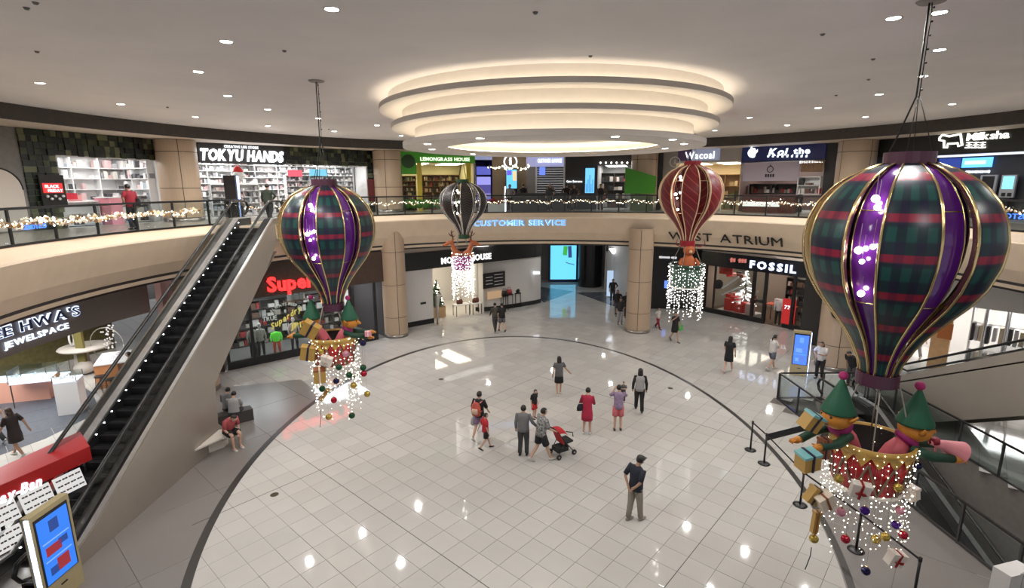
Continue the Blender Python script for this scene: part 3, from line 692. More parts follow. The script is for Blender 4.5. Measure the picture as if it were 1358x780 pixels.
# ================================================================== BALLOONS
GOLD = mat('gold_trim', (0.78, 0.60, 0.30), 0.22, 1.0); SILV = mat('silver_trim', (0.72, 0.72, 0.70), 0.25, 1.0)
CREAMT = mat('cream_trim', (0.85, 0.68, 0.45), 0.3, 0.3)
PURP = mat('purple_gloss', (0.10, 0.014, 0.20), 0.12, coat=0.5); MAROON = mat('maroon_cap', (0.075, 0.022, 0.045), 0.35)
def plaid():
    m = bpy.data.materials.new('tartan_cloth'); m.use_nodes = True; nt = m.node_tree; N = nt.nodes; L = nt.links; p = N['Principled BSDF']; p.inputs['Roughness'].default_value = 0.35
    tc = N.new('ShaderNodeTexCoord'); sx = N.new('ShaderNodeSeparateXYZ'); L.new(tc.outputs['UV'], sx.inputs[0])
    def band(sock, mul, lo, hi, off=0.0):
        a = N.new('ShaderNodeMath'); a.operation = 'MULTIPLY_ADD'; a.inputs[1].default_value = mul; a.inputs[2].default_value = off; L.new(sock, a.inputs[0])
        f = N.new('ShaderNodeMath'); f.operation = 'FRACT'; L.new(a.outputs[0], f.inputs[0])
        d = N.new('ShaderNodeMath'); d.operation = 'SUBTRACT'; d.inputs[1].default_value = (lo + hi) / 2; L.new(f.outputs[0], d.inputs[0])
        e = N.new('ShaderNodeMath'); e.operation = 'ABSOLUTE'; L.new(d.outputs[0], e.inputs[0])
        g = N.new('ShaderNodeMapRange'); g.inputs[1].default_value = (hi - lo) / 2 + 0.025; g.inputs[2].default_value = (hi - lo) / 2 - 0.025; L.new(e.outputs[0], g.inputs[0]); return g.outputs[0]
    def mx(fac, a, b):
        q = N.new('ShaderNodeMix'); q.data_type = 'RGBA'; L.new(fac, q.inputs[0])
        if isinstance(a, tuple): q.inputs[6].default_value = (*a, 1)
        else: L.new(a, q.inputs[6])
        if isinstance(b, tuple): q.inputs[7].default_value = (*b, 1)
        else: L.new(b, q.inputs[7])
        return q.outputs[2]
    navy, green, red = (0.010, 0.010, 0.032), (0.009, 0.062, 0.056), (0.24, 0.010, 0.034)
    gv = band(sx.outputs[1], 6.0, 0.32, 0.68, 0.25); gh = band(sx.outputs[0], 3.0, 0.25, 0.75)
    c = mx(gh, navy, (0.007, 0.022, 0.030)); c2 = mx(gh, (0.007, 0.022, 0.030), green); c = mx(gv, c, c2)
    rv = band(sx.outputs[1], 6.0, 0.80, 1.04, 0.25)
    rc = mx(gh, (0.15, 0.008, 0.034), red); c = mx(rv, c, rc)
    L.new(c, p.inputs['Base Color']); return m
def stripes(name, base, line, kind):
    m = bpy.data.materials.new(name); m.use_nodes = True; nt = m.node_tree; N = nt.nodes; L = nt.links; p = N['Principled BSDF']; p.inputs['Roughness'].default_value = 0.4
    tc = N.new('ShaderNodeTexCoord'); sx = N.new('ShaderNodeSeparateXYZ'); L.new(tc.outputs['UV'], sx.inputs[0])
    u = sx.outputs[0]
    if kind == 'zig':
        f = N.new('ShaderNodeMath'); f.operation = 'MULTIPLY'; f.inputs[1].default_value = 2.0; L.new(u, f.inputs[0]); g = N.new('ShaderNodeMath'); g.operation = 'PINGPONG'; g.inputs[1].default_value = 0.5; L.new(f.outputs[0], g.inputs[0]); u = g.outputs[0]
    a = N.new('ShaderNodeMath'); a.operation = 'MULTIPLY'; a.inputs[1].default_value = {'zig': 1.6, 'diag': 1.6}[kind]; L.new(u, a.inputs[0])
    b = N.new('ShaderNodeMath'); b.operation = 'MULTIPLY_ADD'; b.inputs[1].default_value = {'zig': 22.0, 'diag': 9.0}[kind]; L.new(sx.outputs[1], b.inputs[0]); L.new(a.outputs[0], b.inputs[2])
    f = N.new('ShaderNodeMath'); f.operation = 'FRACT'; L.new(b.outputs[0], f.inputs[0])
    g = N.new('ShaderNodeMath'); g.operation = 'LESS_THAN'; g.inputs[1].default_value = {'zig': 0.4, 'diag': 0.14}[kind]; L.new(f.outputs[0], g.inputs[0])
    q = N.new('ShaderNodeMix'); q.data_type = 'RGBA'; L.new(g.outputs[0], q.inputs[0]); q.inputs[6].default_value = (*base, 1); q.inputs[7].default_value = (*line, 1); L.new(q.outputs[2], p.inputs['Base Color'])
    return m
PLAID = plaid(); REDM = stripes('red_striped_cloth', (0.17, 0.006, 0.012), (0.34, 0.05, 0.045), 'diag'); BLKM = stripes('dark_herringbone_cloth', (0.008, 0.008, 0.008), (0.05, 0.036, 0.034), 'zig')
PROF = [(1.13, .26), (1.08, .38), (.98, .54), (.81, .72), (.555, .875), (.3, .96), (0, 1.0), (-.325, .98), (-.65, .90), (-.925, .785), (-1.2, .62), (-1.475, .46), (-1.69, .355), (-2.03, .24), (-2.24, .205)]
def prof_at(z):
    for (z1, r1), (z0, r0) in zip(PROF[:-1], PROF[1:]):
        if z0 <= z <= z1: k = (z1 - z) / (z1 - z0); return r1 + (r0 - r1) * k
    return PROF[0][1] if z > 0 else PROF[-1][1]
ZP = [1.13 - 3.37 * i / 34 for i in range(35)]
def gore(mb, a0, a1, R, hs, nu, k=1.0, uv=True, bulge=0.0):
    lay = mb.bm.loops.layers.uv.verify(); rows = []
    for j, z in enumerate(ZP):
        r = prof_at(z) * R * k
        rows.append([(mb.bm.verts.new((r * (1 + bulge * math.sin(PI * i / nu)) * math.cos(a0 + (a1 - a0) * i / nu), r * (1 + bulge * math.sin(PI * i / nu)) * math.sin(a0 + (a1 - a0) * i / nu), z * hs)), i / nu, (z + 2.24) / 3.37) for i in range(nu + 1)])
    for j in range(len(rows) - 1):
        for i in range(nu):
            q = [rows[j][i], rows[j + 1][i], rows[j + 1][i + 1], rows[j][i + 1]]; f = mb._f([v[0] for v in q])
            for lp, v in zip(f.loops, q): lp[lay].uv = (v[1], v[2])
def edge_pts(a, R, hs, k=1.0): return [(prof_at(z) * R * k * math.cos(a), prof_at(z) * R * k * math.sin(a), z * hs) for z in ZP]
BULBW = emit('balloon_bulb', (1.0, 0.93, 0.86), 14.0); WIRE = mat('black_wire', (0.01, 0.01, 0.01), 0.5)
def balloon(label, cx, cy, zw, R, hs, phase, cloth, inner, trim, cap, ztop, npet=7, open_panels=False, bulbs=True, plate=True):
    t = thing('hot_air_balloon', label, 'balloon decoration', (cx, cy, zw), 0)
    per = 2 * PI / npet; wd = per * 0.60
    # cloth gores, two shared meshes would lose nothing: each is its own object
    mb = MB(); gore(mb, -wd / 2, wd / 2, R, hs, 8, bulge=0.012); gm = mb.mesh('cloth_gore', cloth, True, fix=False)
    ip = MB(); gore(ip, -(per - wd) / 2 * 1.08, (per - wd) / 2 * 1.08, R, hs, 4, 0.83); im = ip.mesh('inner_panel', inner, True, fix=False)
    tr = MB()
    for s in (-1, 1):
        tr.loft([Vector(p) for p in edge_pts(s * wd / 2, R, hs, 1.0)], R * 0.0165, 6, cap=True)
        # flat fin returning from the edge to the inner panel
        a = edge_pts(s * wd / 2, R, hs, 1.0); b = edge_pts(s * wd / 2, R, hs, 0.93)
        for i in range(len(a) - 1):
            vs = [tr.bm.verts.new(v) for v in (a[i], a[i + 1], b[i + 1], b[i])]; tr._f(vs)
    tm = tr.mesh('edge_trim', trim, True)
    it = MB()
    for s in (-1, 1): it.loft([Vector(p) for p in edge_pts(s * (per - wd) / 2 * 1.08, R, hs, 0.835)], R * 0.008, 5)
    for z in (0.45, -0.95):
        pts = [(prof_at(z) * R * 0.835 * math.cos(a), prof_at(z) * R * 0.835 * math.sin(a), z * hs) for a in [-(per - wd) / 2 * 1.08 + (per - wd) * 1.08 * i / 4 for i in range(5)]]; it.loft(pts, R * 0.007, 5)
    itm = it.mesh('panel_frame', trim, True)
    for k in range(npet):
        a = phase + k * per
        inst(gm, 'cloth_gore', t, (0, 0, 0), a); inst(tm, 'edge_trim', t, (0, 0, 0), a)
        if not (open_panels and k % 3 != 1): inst(im, 'inner_panel', t, (0, 0, 0), a + per / 2)
        inst(itm, 'panel_frame', t, (0, 0, 0), a + per / 2)
    z1 = 1.13 * hs; rc = R * 0.26
    MB().lathe([(0, z1 + 0.17 * R / 1.3), (rc, z1 + 0.17 * R / 1.3), (rc, z1 - 0.02), (0, z1 - 0.02)], 24).build('top_cap', cap, t)
    z0 = -2.24 * hs; rb = R * 0.225
    MB().lathe([(rb * 1.0, z0 + 0.02), (rb * 1.06, z0 + 0.02), (rb * 1.06, z0 - 0.19 * R / 1.3), (rb * 1.0, z0 - 0.19 * R / 1.3), (rb * 1.0, z0 + 0.02)], 28).build('collar', cap, t)
    if bulbs:
        for (da, z, s) in ((0.0, .62, 1.2), (0.06, .50, 1.0), (-0.05, -.12, 1.2), (0.10, -.05, 0.9), (0.0, -.28, 0.8), (-0.02, -.78, 1.1)):
            for k in range(npet):
                a = phase + k * per + per / 2
                v = Vector((-math.cos(0) * cx, -cy, 0)).normalized()
                if (Vector((math.cos(a), math.sin(a), 0)).dot(v)) < 0.55: continue
                q = ((a - math.atan2(v.y, v.x) + PI) % (2 * PI)) - PI
                if q > 0.05 or q < -0.75: continue
                r = prof_at(z) * R * 0.92; p = Vector((r * math.cos(a + da), r * math.sin(a + da), z * hs))
                b = MB().ball(p, 0.034 * R * s, 12, 8).build('light_bulb', BULBW, t, True)
                MB().loft([p + Vector((0, 0, 0.034 * R * s)), p + Vector((0, 0, 0.10 * R)), p + Vector((-0.02 * math.cos(a), -0.02 * math.sin(a), 0.30 * R))], 0.004, 5).build('bulb_flex', STEEL, b)
    # suspension
    zt = ztop - zw; topz = z1 + 0.17 * R / 1.3
    sus = MB(); zk = topz + (zt - topz) * 0.38
    for i in range(4):
        a = PI / 4 + i * PI / 2; sus.loft([(rc * 0.8 * math.cos(a), rc * 0.8 * math.sin(a), topz), (0.02 * math.cos(a), 0.02 * math.sin(a), zk)], 0.007, 5)
    sus.loft([(0.015, 0, zk - 0.02), (0.03, 0.02, zt * 0.9 + zk * 0.1), (0.0, 0, zt)], 0.008, 5)
    sus.loft([(-rc * 0.7, 0.1, topz), (-0.03, 0.0, zk), (-0.02, 0.02, zt)], 0.013, 6)
    for i in range(7): sus.ball((0.04, 0.0, zk + (zt - zk) * (i + 0.5) / 7), 0.016, 6, 4)
    sus.build('suspension_cables', WIRE, t, True)
    if plate: MB().lathe([(0.0, zt - 0.03), (0.17, zt - 0.03), (0.2, zt)], 24).build('ceiling_plate', mat('grey_plate', (0.28, 0.26, 0.24), 0.5), t)
    return t
NBX, NBY = 6.08, 8.2
aim = lambda x, y: math.atan2(-y, -x)
balloon('very large purple and tartan hot air balloon with gold trim, nearest the camera at right', NBX, NBY, 7.38, 1.30, 1.0, aim(NBX, NBY) + 0.12, PLAID, PURP, GOLD, MAROON, ZC)
LBX, LBY = -4.86, 13.8
balloon('purple and tartan hot air balloon decoration hanging at left beside the escalator', LBX, LBY, 7.19, 1.22, 0.93, aim(LBX, LBY) + 0.06, PLAID, PURP, GOLD, MAROON, ZC)
BBX, BBY = -2.2, 24.0
balloon('dark herringbone hot air balloon with green panel hanging before the customer service lettering', BBX, BBY, 7.58, 1.08, 0.70, aim(BBX, BBY) + 0.15, BLKM, mat('dark_green_panel', (0.01, 0.08, 0.045), 0.25), SILV, mat('dark_green_collar', (0.02, 0.07, 0.03), 0.4), ZC, open_panels=True)
RBX, RBY = 6.93, 20.5
balloon('red striped hot air balloon decoration with cream trim hanging before the pale fascia lettering', RBX, RBY, 7.98, 1.20, 0.86, aim(RBX, RBY) + 0.0, REDM, mat('scarlet_panel', (0.55, 0.01, 0.02), 0.2), CREAMT, mat('red_collar', (0.30, 0.01, 0.02), 0.35), ZC, open_panels=True)

# ---- baskets
TWINK = emit('fairy_light', (1.0, 0.86, 0.68), 6.5); TWINKC = emit('fairy_light_cool', (1.0, 0.95, 0.88), 3.2)
def basket(label, cx, cy, ztop, h, R, body, rim, style, zcol, rcol, seed, tail, dens, light, lsz=1.0):
    rnd = random.Random(seed); t = thing('balloon_basket', label, 'basket', (cx, cy, ztop - h))
    MB().lathe([(0.0, 0.03), (R * 0.84, 0.03), (R * 0.97, h - 0.05), (R * 0.965, h - 0.05)], 40).build('drum', body, t, True)
    MB().lathe([(R * 0.94, h - 0.03), (R * 0.80, 0.06), (0.0, 0.06)], 40).build('drum_lining', mat('dark_lining', (0.015, 0.012, 0.012), 0.7), t, True)
    MB().lathe([(R * 0.97, h - 0.12), (R * 1.01, h - 0.12), (R * 1.01, h + 0.01), (R * 0.95, h + 0.01), (R * 0.95, h - 0.10)], 40).build('rim_band', rim, t, True)
    MB().lathe([(R * 0.80, 0.0), (R * 0.90, 0.0), (R * 0.90, 0.05), (R * 0.80, 0.05)], 40).build('bottom_ring', mat('white_gloss_ring', (0.75, 0.72, 0.68), 0.3), t, True)
    if style == 'pennant':
        pn = MB(); n = 16
        for i in range(n):
            a = 2 * PI * i / n; w = 2 * PI / n * 0.5; r = R * 0.995
            pn.slab([((r) * math.cos(a - w), r * math.sin(a - w), h - 0.11), (r * math.cos(a + w), r * math.sin(a + w), h - 0.11), (r * 0.955 * math.cos(a), r * 0.955 * math.sin(a), h - 0.30)], (0.012 * math.cos(a), 0.012 * math.sin(a), 0))
        pn.build('gold_pennants', rim, t, kind='stuff')
        cv = MB(); n = 10
        for i in range(n):
            a = 2 * PI * i / n
            for s in (-1, 1):
                cv.loft([((R * (0.845 + 0.11 * k) + 0.012) * math.cos(a + s * (0.31 * k)), (R * (0.845 + 0.11 * k) + 0.012) * math.sin(a + s * 0.31 * k), 0.05 + (h - 0.3) * k) for k in (0, 0.33, 0.66, 1.0)], 0.017, 5)
        cv.build('lattice_bands', mat('grey_green_band', (0.16, 0.13, 0.09), 0.5), t)
    for i in range(4):
        a = PI / 4 + i * PI / 2 + 0.2
        MB().loft([(R * 0.9 * math.cos(a), R * 0.9 * math.sin(a), h - 0.05), (rcol * math.cos(a), rcol * math.sin(a), zcol - (ztop - h))], 0.012, 6).build('rope', mat('grey_rope', (0.32, 0.29, 0.25), 0.6), t, True)
    # strings of fairy lights over the drum and hanging below
    lt = MB(); wr = MB(); n = dens
    for i in range(n):
        a = 2 * PI * (i + rnd.random() * 0.5) / n; r = R * rnd.uniform(0.93, 1.08); z = h - 0.02; end = -tail * rnd.uniform(0.35, 1.0)
        wr.loft([(r * math.cos(a), r * math.sin(a), z), (r * math.cos(a), r * math.sin(a), end)], 0.0008, 3)
        while z > end:
            dx = rnd.gauss(0, 0.018); lt.octa(((r + dx) * math.cos(a) + rnd.gauss(0, 0.012), (r + dx) * math.sin(a), z), rnd.choice((0.007, 0.010, 0.013)) * lsz)
            z -= rnd.uniform(0.08, 0.20)
    lt.build('fairy_lights', light, t, kind='stuff'); wr.build('light_strings', mat('thin_clear_wire', (0.5, 0.47, 0.42), 0.5), t, kind='stuff')
    return t
ORANGE = mat('gold_ochre_felt', (0.50, 0.30, 0.06), 0.5, var=0.08); BOWM = mat('dark_ribbon', (0.02, 0.018, 0.03), 0.4)
REDB = mat('basket_red', (0.36, 0.012, 0.018), 0.35, var=0.1)
basket('red drum basket with gold pennant rim and hanging lights under the near balloon', 6.14, 8.2, 3.97, 0.86, 0.62, REDB, ORANGE, 'pennant', 4.95, 0.27, 3, 1.35, 46, TWINK, 1.0)
basket('red drum basket with gold pennant rim and hanging lights under the left balloon', -4.93, 13.8, 4.22, 0.82, 0.60, REDB, ORANGE, 'pennant', 5.08, 0.25, 4, 1.6, 36, TWINK, 1.35)
basket('purple drum basket with dense white hanging lights under the dark herringbone balloon', -2.3, 24.0, 5.2, 0.82, 0.46, mat('basket_purple', (0.22, 0.015, 0.16), 0.4), mat('brown_rim', (0.20, 0.05, 0.02), 0.5), 'plain', 6.0, 0.22, 5, 1.55, 44, TWINKC, 2.6)
basket('dark green drum basket with white hanging lights under the red striped balloon', 6.95, 20.5, 5.15, 0.95, 0.66, mat('basket_green', (0.015, 0.06, 0.035), 0.4), mat('green_rim', (0.012, 0.05, 0.03), 0.5), 'plain', 5.95, 0.25, 6, 1.45, 42, TWINKC, 2.2)

# ---- elves, reindeer, bear
FACE = mat('elf_orange', (0.62, 0.24, 0.03), 0.5, var=0.05); HATG = mat('elf_hat_green', (0.012, 0.10, 0.05), 0.6, var=0.1); POM = mat('pompom_magenta', (0.40, 0.02, 0.14), 0.7, bump=0.4)
VEST = mat('elf_vest_pink', (0.62, 0.12, 0.15), 0.55); SLV = mat('elf_sleeve_green', (0.01, 0.055, 0.03), 0.6); SCRF = mat('elf_scarf_magenta', (0.28, 0.01, 0.12), 0.6); MEGA = mat('megaphone_pink', (0.85, 0.30, 0.34), 0.45)
def elf(label, loc, rz, s, holding):
    t = thing('elf_figure', label, 'elf figure', loc, rz, scale=s * 1.28)       # local +x is the way it leans out
    MB().loft([(-0.25, 0, -0.5), (-0.18, 0, -0.25), (-0.06, 0, 0.02), (0.06, 0, 0.22)], [(0.17, 0.16), (0.19, 0.17), (0.17, 0.15), (0.10, 0.10)], 16, xh=(0, 1, 0)).build('torso_vest', VEST, t, True)
    MB().loft([(-0.14, 0, -0.2), (-0.12, 0, -0.16)], [(0.20, 0.18)] * 2, 16, xh=(0, 1, 0)).build('belt', BOWM, t, True)
    for q in (0.07, -0.07): MB().ball((0.09, q * 1.4, -0.05), 0.025).build('button', ORANGE, t, True)
    MB().loft([(0.02, 0, 0.17), (0.06, 0, 0.22), (0.10, 0, 0.27)], [(0.15, 0.14), (0.19, 0.17), (0.13, 0.12)], 16, xh=(0, 1, 0)).build('scarf', SCRF, t, True)
    MB().ball((0.15, 0, 0.38), 0.215, 20, 14, (1.0, 1.0, 0.85)).build('head', FACE, t, True)
    MB().loft([(0.34, 0, 0.37), (0.39, 0, 0.35), (0.43, 0, 0.33)], [0.045, 0.04, 0.015], 10).build('nose', FACE, t, True)
    for q in (-1, 1):
        MB().ball((0.33, q * 0.085, 0.42), 0.022, 8, 6).build('eye', BLACK, t, True)
        MB().loft([(0.12, q * 0.20, 0.38), (0.10, q * 0.26, 0.43), (0.08, q * 0.31, 0.50)], [(0.05, 0.03), (0.04, 0.025), (0.008, 0.008)], 8).build('ear', FACE, t, True)
    MB().loft([(0.345, -0.06, 0.30), (0.362, 0, 0.285), (0.345, 0.06, 0.30)], 0.008, 6).build('mouth', BOWM, t, True)
    for q in range(9):      # orange fringe under the hat
        a = -1.2 + q * 0.3; MB().loft([(0.14 + 0.19 * math.cos(a), 0.19 * math.sin(a), 0.50), (0.14 + 0.215 * math.cos(a), 0.215 * math.sin(a), 0.44)], [0.03, 0.012], 6).build('hair_tuft', FACE, t, True)
    MB().lathe([(0.0, 0.46), (0.235, 0.46), (0.235, 0.49), (0.16, 0.66), (0.07, 0.87), (0.012, 1.0)], 24, (0.13, 0, 0)).build('cone_hat', HATG, t, True)
    MB().ball((0.12, 0, 1.03), 0.065, 12, 8).build('pompom', POM, t, True)
    for q, end in ((-1, (0.62, -0.13, 0.0)), (1, (0.58, 0.22, 0.05))):
        MB().loft([(0.03, q * 0.15, 0.13), (0.28, q * 0.22, 0.06), end], [0.075, 0.07, 0.06], 12).build('sleeve', SLV, t, True)
        e = Vector(end); h = MB().loft([e, e + Vector((0.07, 0, -0.01)), e + Vector((0.12, 0, -0.02))], [0.05, 0.055, 0.03], 10)
        for f in range(4): h.loft([e + Vector((0.10, -0.036 + f * 0.024, 0.0)), e + Vector((0.15, -0.036 + f * 0.024, -0.01)), e + Vector((0.165, -0.034 + f * 0.023, -0.045))], [0.013, 0.012, 0.008], 6)
        h.loft([e + Vector((0.04, -q * 0.05, 0.01)), e + Vector((0.09, -q * 0.075, 0.02))], [0.015, 0.009], 6); h.build('hand', FACE, t, True)
    return t
elf('elf figure in green cone hat right in the near basket, holding a pink megaphone', (6.54, 8.05, 3.78), -0.12, 0.90, 'm')
elf('elf figure in green cone hat left in the near basket, reaching for gold boxes', (5.66, 8.25, 3.92), 3.35, 0.88, 'b')
elf('elf figure in green hat right in the left basket, holding a small pink parcel', (-4.55, 13.7, 4.22), 0.0, 0.80, 'p')
elf('elf figure in green cone hat at the left of the left basket', (-5.33, 13.8, 4.22), 3.25, 0.80, 'b')
t = thing('megaphone', 'pink megaphone held out by the right elf of the near balloon', 'megaphone', (7.0, 7.93, 4.0), 0)
MB().loft([(-0.10, 0, 0.02), (0.12, 0, -0.03), (0.42, -0.02, -0.16)], [0.035, 0.08, 0.19], 20, cap=False).build('horn', MEGA, t, True)
MB().loft([(0.0, 0, 0.0), (-0.02, 0, 0.08)], 0.07, 10).build('bow', mat('crimson_bow', (0.30, 0.005, 0.03), 0.5), t, True)
MB().loft([(0.02, 0, -0.05), (0.02, 0, -0.15)], 0.018, 6).build('handle', MEGA, t)
t = thing('gift_box', 'small pink parcel in the hand of the right elf on the left balloon', 'gift box', (-3.88, 13.5, 4.26))
MB().box((0, 0, 0.07), (0.16, 0.12, 0.14), 0.2).build('box', MEGA, t); MB().box((0, 0, 0.07), (0.03, 0.125, 0.145), 0.2).build('ribbon', mat('white_ribbon', (0.8, 0.75, 0.72), 0.4), t)
GB = {'gold': mat('gift_gold', (0.48, 0.29, 0.07), 0.4), 'cream': mat('gift_cream', (0.72, 0.62, 0.50), 0.45), 'white': mat('gift_white', (0.80, 0.74, 0.68), 0.4), 'teal': mat('gift_teal', (0.20, 0.48, 0.50), 0.4), 'brown': mat('gift_brown', (0.26, 0.085, 0.03), 0.5), 'rib': mat('navy_ribbon', (0.02, 0.018, 0.05), 0.4), 'red': mat('red_ribbon', (0.32, 0.01, 0.01), 0.4)}
def gift(label, loc, d, rot, body, lid, rib, bow=True, group=None, string=False):
    t = thing('gift_box', label, 'gift box', loc, 0, group); t.rotation_euler = rot
    w, dp, h = d
    MB().box((0, 0, 0), (w, dp, h)).build('box', GB[body], t)
    MB().box((0, 0, h / 2 + 0.012), (w + 0.02, dp + 0.02, 0.045)).build('lid', GB[lid], t)
    MB().box((0, 0, 0.02), (w * 0.13, dp + 0.03, h + 0.05)).build('ribbon', GB[rib], t)
    if bow:
        for s in (-1, 1): MB().loft([(0, -dp / 2 - 0.02, 0), (s * w * 0.16, -dp / 2 - 0.05, h * 0.14), (s * w * 0.28, -dp / 2 - 0.03, 0.0), (s * w * 0.12, -dp / 2 - 0.03, -h * 0.08), (0, -dp / 2 - 0.02, 0)], 0.014, 6).build('bow_loop', GB[rib], t, True)
def crop6(x, y, Y): return gy(1030 + x * 300 / 780, 480 + y * 300 / 780, Y)
gift('gold gift box with teal lid held up by the left elf of the near balloon', crop6(118, 208, 8.0), (0.30, 0.20, 0.26), (0.2, 0.45, 0.3), 'gold', 'teal', 'rib', False)
gift('gold gift box with teal lid and navy ribbon hanging left of the near basket', crop6(107, 342, 7.7), (0.30, 0.24, 0.26), (0.1, -0.12, 0.2), 'gold', 'teal', 'rib', False)
gift('brown gift box between the gold boxes and the near basket', crop6(160, 300, 7.95), (0.14, 0.16, 0.30), (0, 0.05, 0.1), 'brown', 'brown', 'rib', False)
gift('tilted gold gift box below the teal-lidded boxes of the near balloon', crop6(125, 462, 7.6), (0.20, 0.14, 0.24), (0.1, 0.5, 0.2), 'gold', 'gold', 'rib', False)
gift('cream gift box at the lower left edge of the near basket', crop6(168, 482, 7.5), (0.24, 0.16, 0.22), (0.1, -0.5, 0.1), 'cream', 'cream', 'brown', False)
gift('white gift box with red bow on the front of the near basket', crop6(286, 445, 7.45), (0.26, 0.12, 0.22), (0.15, 0.12, -0.3), 'white', 'white', 'red')
gift('white gift box at the right edge of the near basket', crop6(465, 457, 7.85), (0.2, 0.14, 0.18), (0, -0.2, 0.2), 'white', 'white', 'cream', False)
gift('white gift box with dark red bow low in the near hanging lights', crop6(408, 680, 7.6), (0.26, 0.14, 0.2), (0.1, 0.3, 0.1), 'white', 'white', 'red')
gift('gold and brown striped cracker-like box hanging on the far left string of the near balloon', crop6(133, 555, 7.6), (0.09, 0.09, 0.36), (0, 0.05, 0), 'gold', 'gold', 'brown', False)
def crop2(x, y, Y=13.3): return gy(380 + x * 140 / 546, 380 + y * 140 / 546, Y)
gift('tilted gold box with dark ribbon held by the left elf of the left balloon', crop2(122, 225), (0.42, 0.2, 0.36), (0.2, 0.55, 0.1), 'gold', 'gold', 'rib', False)
gift('gold box with dark ribbon hanging left of the left basket', crop2(112, 345), (0.36, 0.24, 0.34), (0.1, 0.2, 0.2), 'gold', 'gold', 'rib', False)
gift('cream box with ribbon on the front of the left basket', crop2(205, 388, 13.1), (0.28, 0.14, 0.22), (0.1, 0.3, 0), 'white', 'white', 'cream')
gift('gold and brown gift box hanging under the left basket', crop2(172, 462, 13.2), (0.30, 0.26, 0.34), (0.05, 0.0, 0.35), 'gold', 'brown', 'cream', False)
gift('slim gold box low in the hanging lights of the left balloon', crop2(195, 562, 13.3), (0.10, 0.08, 0.36), (0, 0.6, 0), 'gold', 'gold', 'brown', False)
BAL = {'gold': mat('bauble_gold', (0.50, 0.36, 0.08), 0.25, 0.7), 'purple': mat('bauble_purple', (0.06, 0.01, 0.22), 0.15, 0.5), 'navy': mat('bauble_navy', (0.012, 0.014, 0.07), 0.12, 0.5), 'pink': mat('bauble_pink', (0.65, 0.28, 0.38), 0.2, 0.4), 'red': mat('bauble_red', (0.40, 0.008, 0.03), 0.2, 0.4), 'green': mat('bauble_green', (0.01, 0.07, 0.03), 0.2, 0.4)}
def hang(t, p, ztop):
    if ztop - p[2] > 0.1: MB().loft([(0, 0, 0.05), (0, 0, ztop - p[2])], 0.0015, 3).build('string', WIRE, t)
def bauble(p, r, c, label, grp):
    t = thing('bauble', label, 'bauble', p, 0, grp); MB().ball((0, 0, 0), r, 18, 12).build('ball', BAL[c], t, True); MB().lathe([(0.0, r + 0.02), (r * 0.2, r + 0.02), (r * 0.2, r * 0.95)], 8).build('cap', GOLD, t); hang(t, p, 3.9 if p[1] < 10 else 4.2)
NB = [(215, 403, 'gold', 7.5, 'upper left on the red drum'), (419, 434, 'gold', 7.55, 'right side of the red drum'), (484, 357, 'navy', 7.9, 'right edge by the gold rim'), (222, 518, 'pink', 7.5, 'just below the cream gift box'), (304, 513, 'purple', 7.5, 'under the middle of the drum'),
      (237, 611, 'red', 7.6, 'low at left in the lights'), (128, 610, 'gold', 7.6, 'on the far left string'), (411, 562, 'purple', 7.7, 'right side below the drum'), (436, 597, 'red', 7.7, 'right side, below the purple one'), (374, 604, 'gold', 7.6, 'right of middle below the drum'), (341, 612, 'gold', 7.7, 'middle below the drum'), (307, 721, 'navy', 7.6, 'lowest of all'), (425, 512, 'pink', 7.7, 'right under the drum edge')]
for x, y, c, Y, w in NB: bauble(crop6(x, y, Y), 0.072, c, '%s bauble of the near balloon, %s' % (c, w), 'baubles of the near balloon')
LBs = [(178, 335, 'gold', 'left on the red drum'), (307, 348, 'pink', 'middle of the red drum'), (396, 293, 'navy', 'right edge by the rim'), (271, 418, 'green', 'drum bottom edge, left of middle'), (324, 458, 'green', 'just below the drum'), (396, 420, 'green', 'right below the drum'), (400, 451, 'red', 'right, under the green one'), (257, 490, 'navy', 'left of middle in the lights'), (347, 512, 'gold', 'middle of the lights'), (417, 556, 'gold', 'right in the lights'), (185, 530, 'green', 'far left in the lights'), (245, 588, 'red', 'low left'), (218, 675, 'gold', 'lowest at left'), (338, 668, 'green', 'lowest at right')]
for x, y, c, w in LBs: bauble(crop2(x, y, 13.15), 0.085, c, '%s bauble of the left balloon, %s' % (c, w), 'baubles of the left balloon')
for nm, p0, lab in (('n', crop6(120, 640, 7.6), 'thin dark ribbon tail dangling from the left string of the near balloon'), ('l', crop2(176, 640, 13.2), 'thin dark ribbon tail dangling below the left balloon')):
    k = 1.0 if nm == 'n' else 1.2
    tag(MB().loft([p0, p0 + Vector((0.0, 0, -0.15 * k)), p0 + Vector((-0.03, 0, -0.3 * k)), p0 + Vector((-0.06, 0, -0.42 * k))], 0.008, 5).build('ribbon_tail', WIRE), lab, 'ribbon')
DEER = mat('reindeer_brown', (0.45, 0.12, 0.04), 0.6, var=0.1); ANT = mat('antler_dark', (0.12, 0.035, 0.02), 0.6); DCR = mat('reindeer_cream', (0.70, 0.50, 0.30), 0.6)
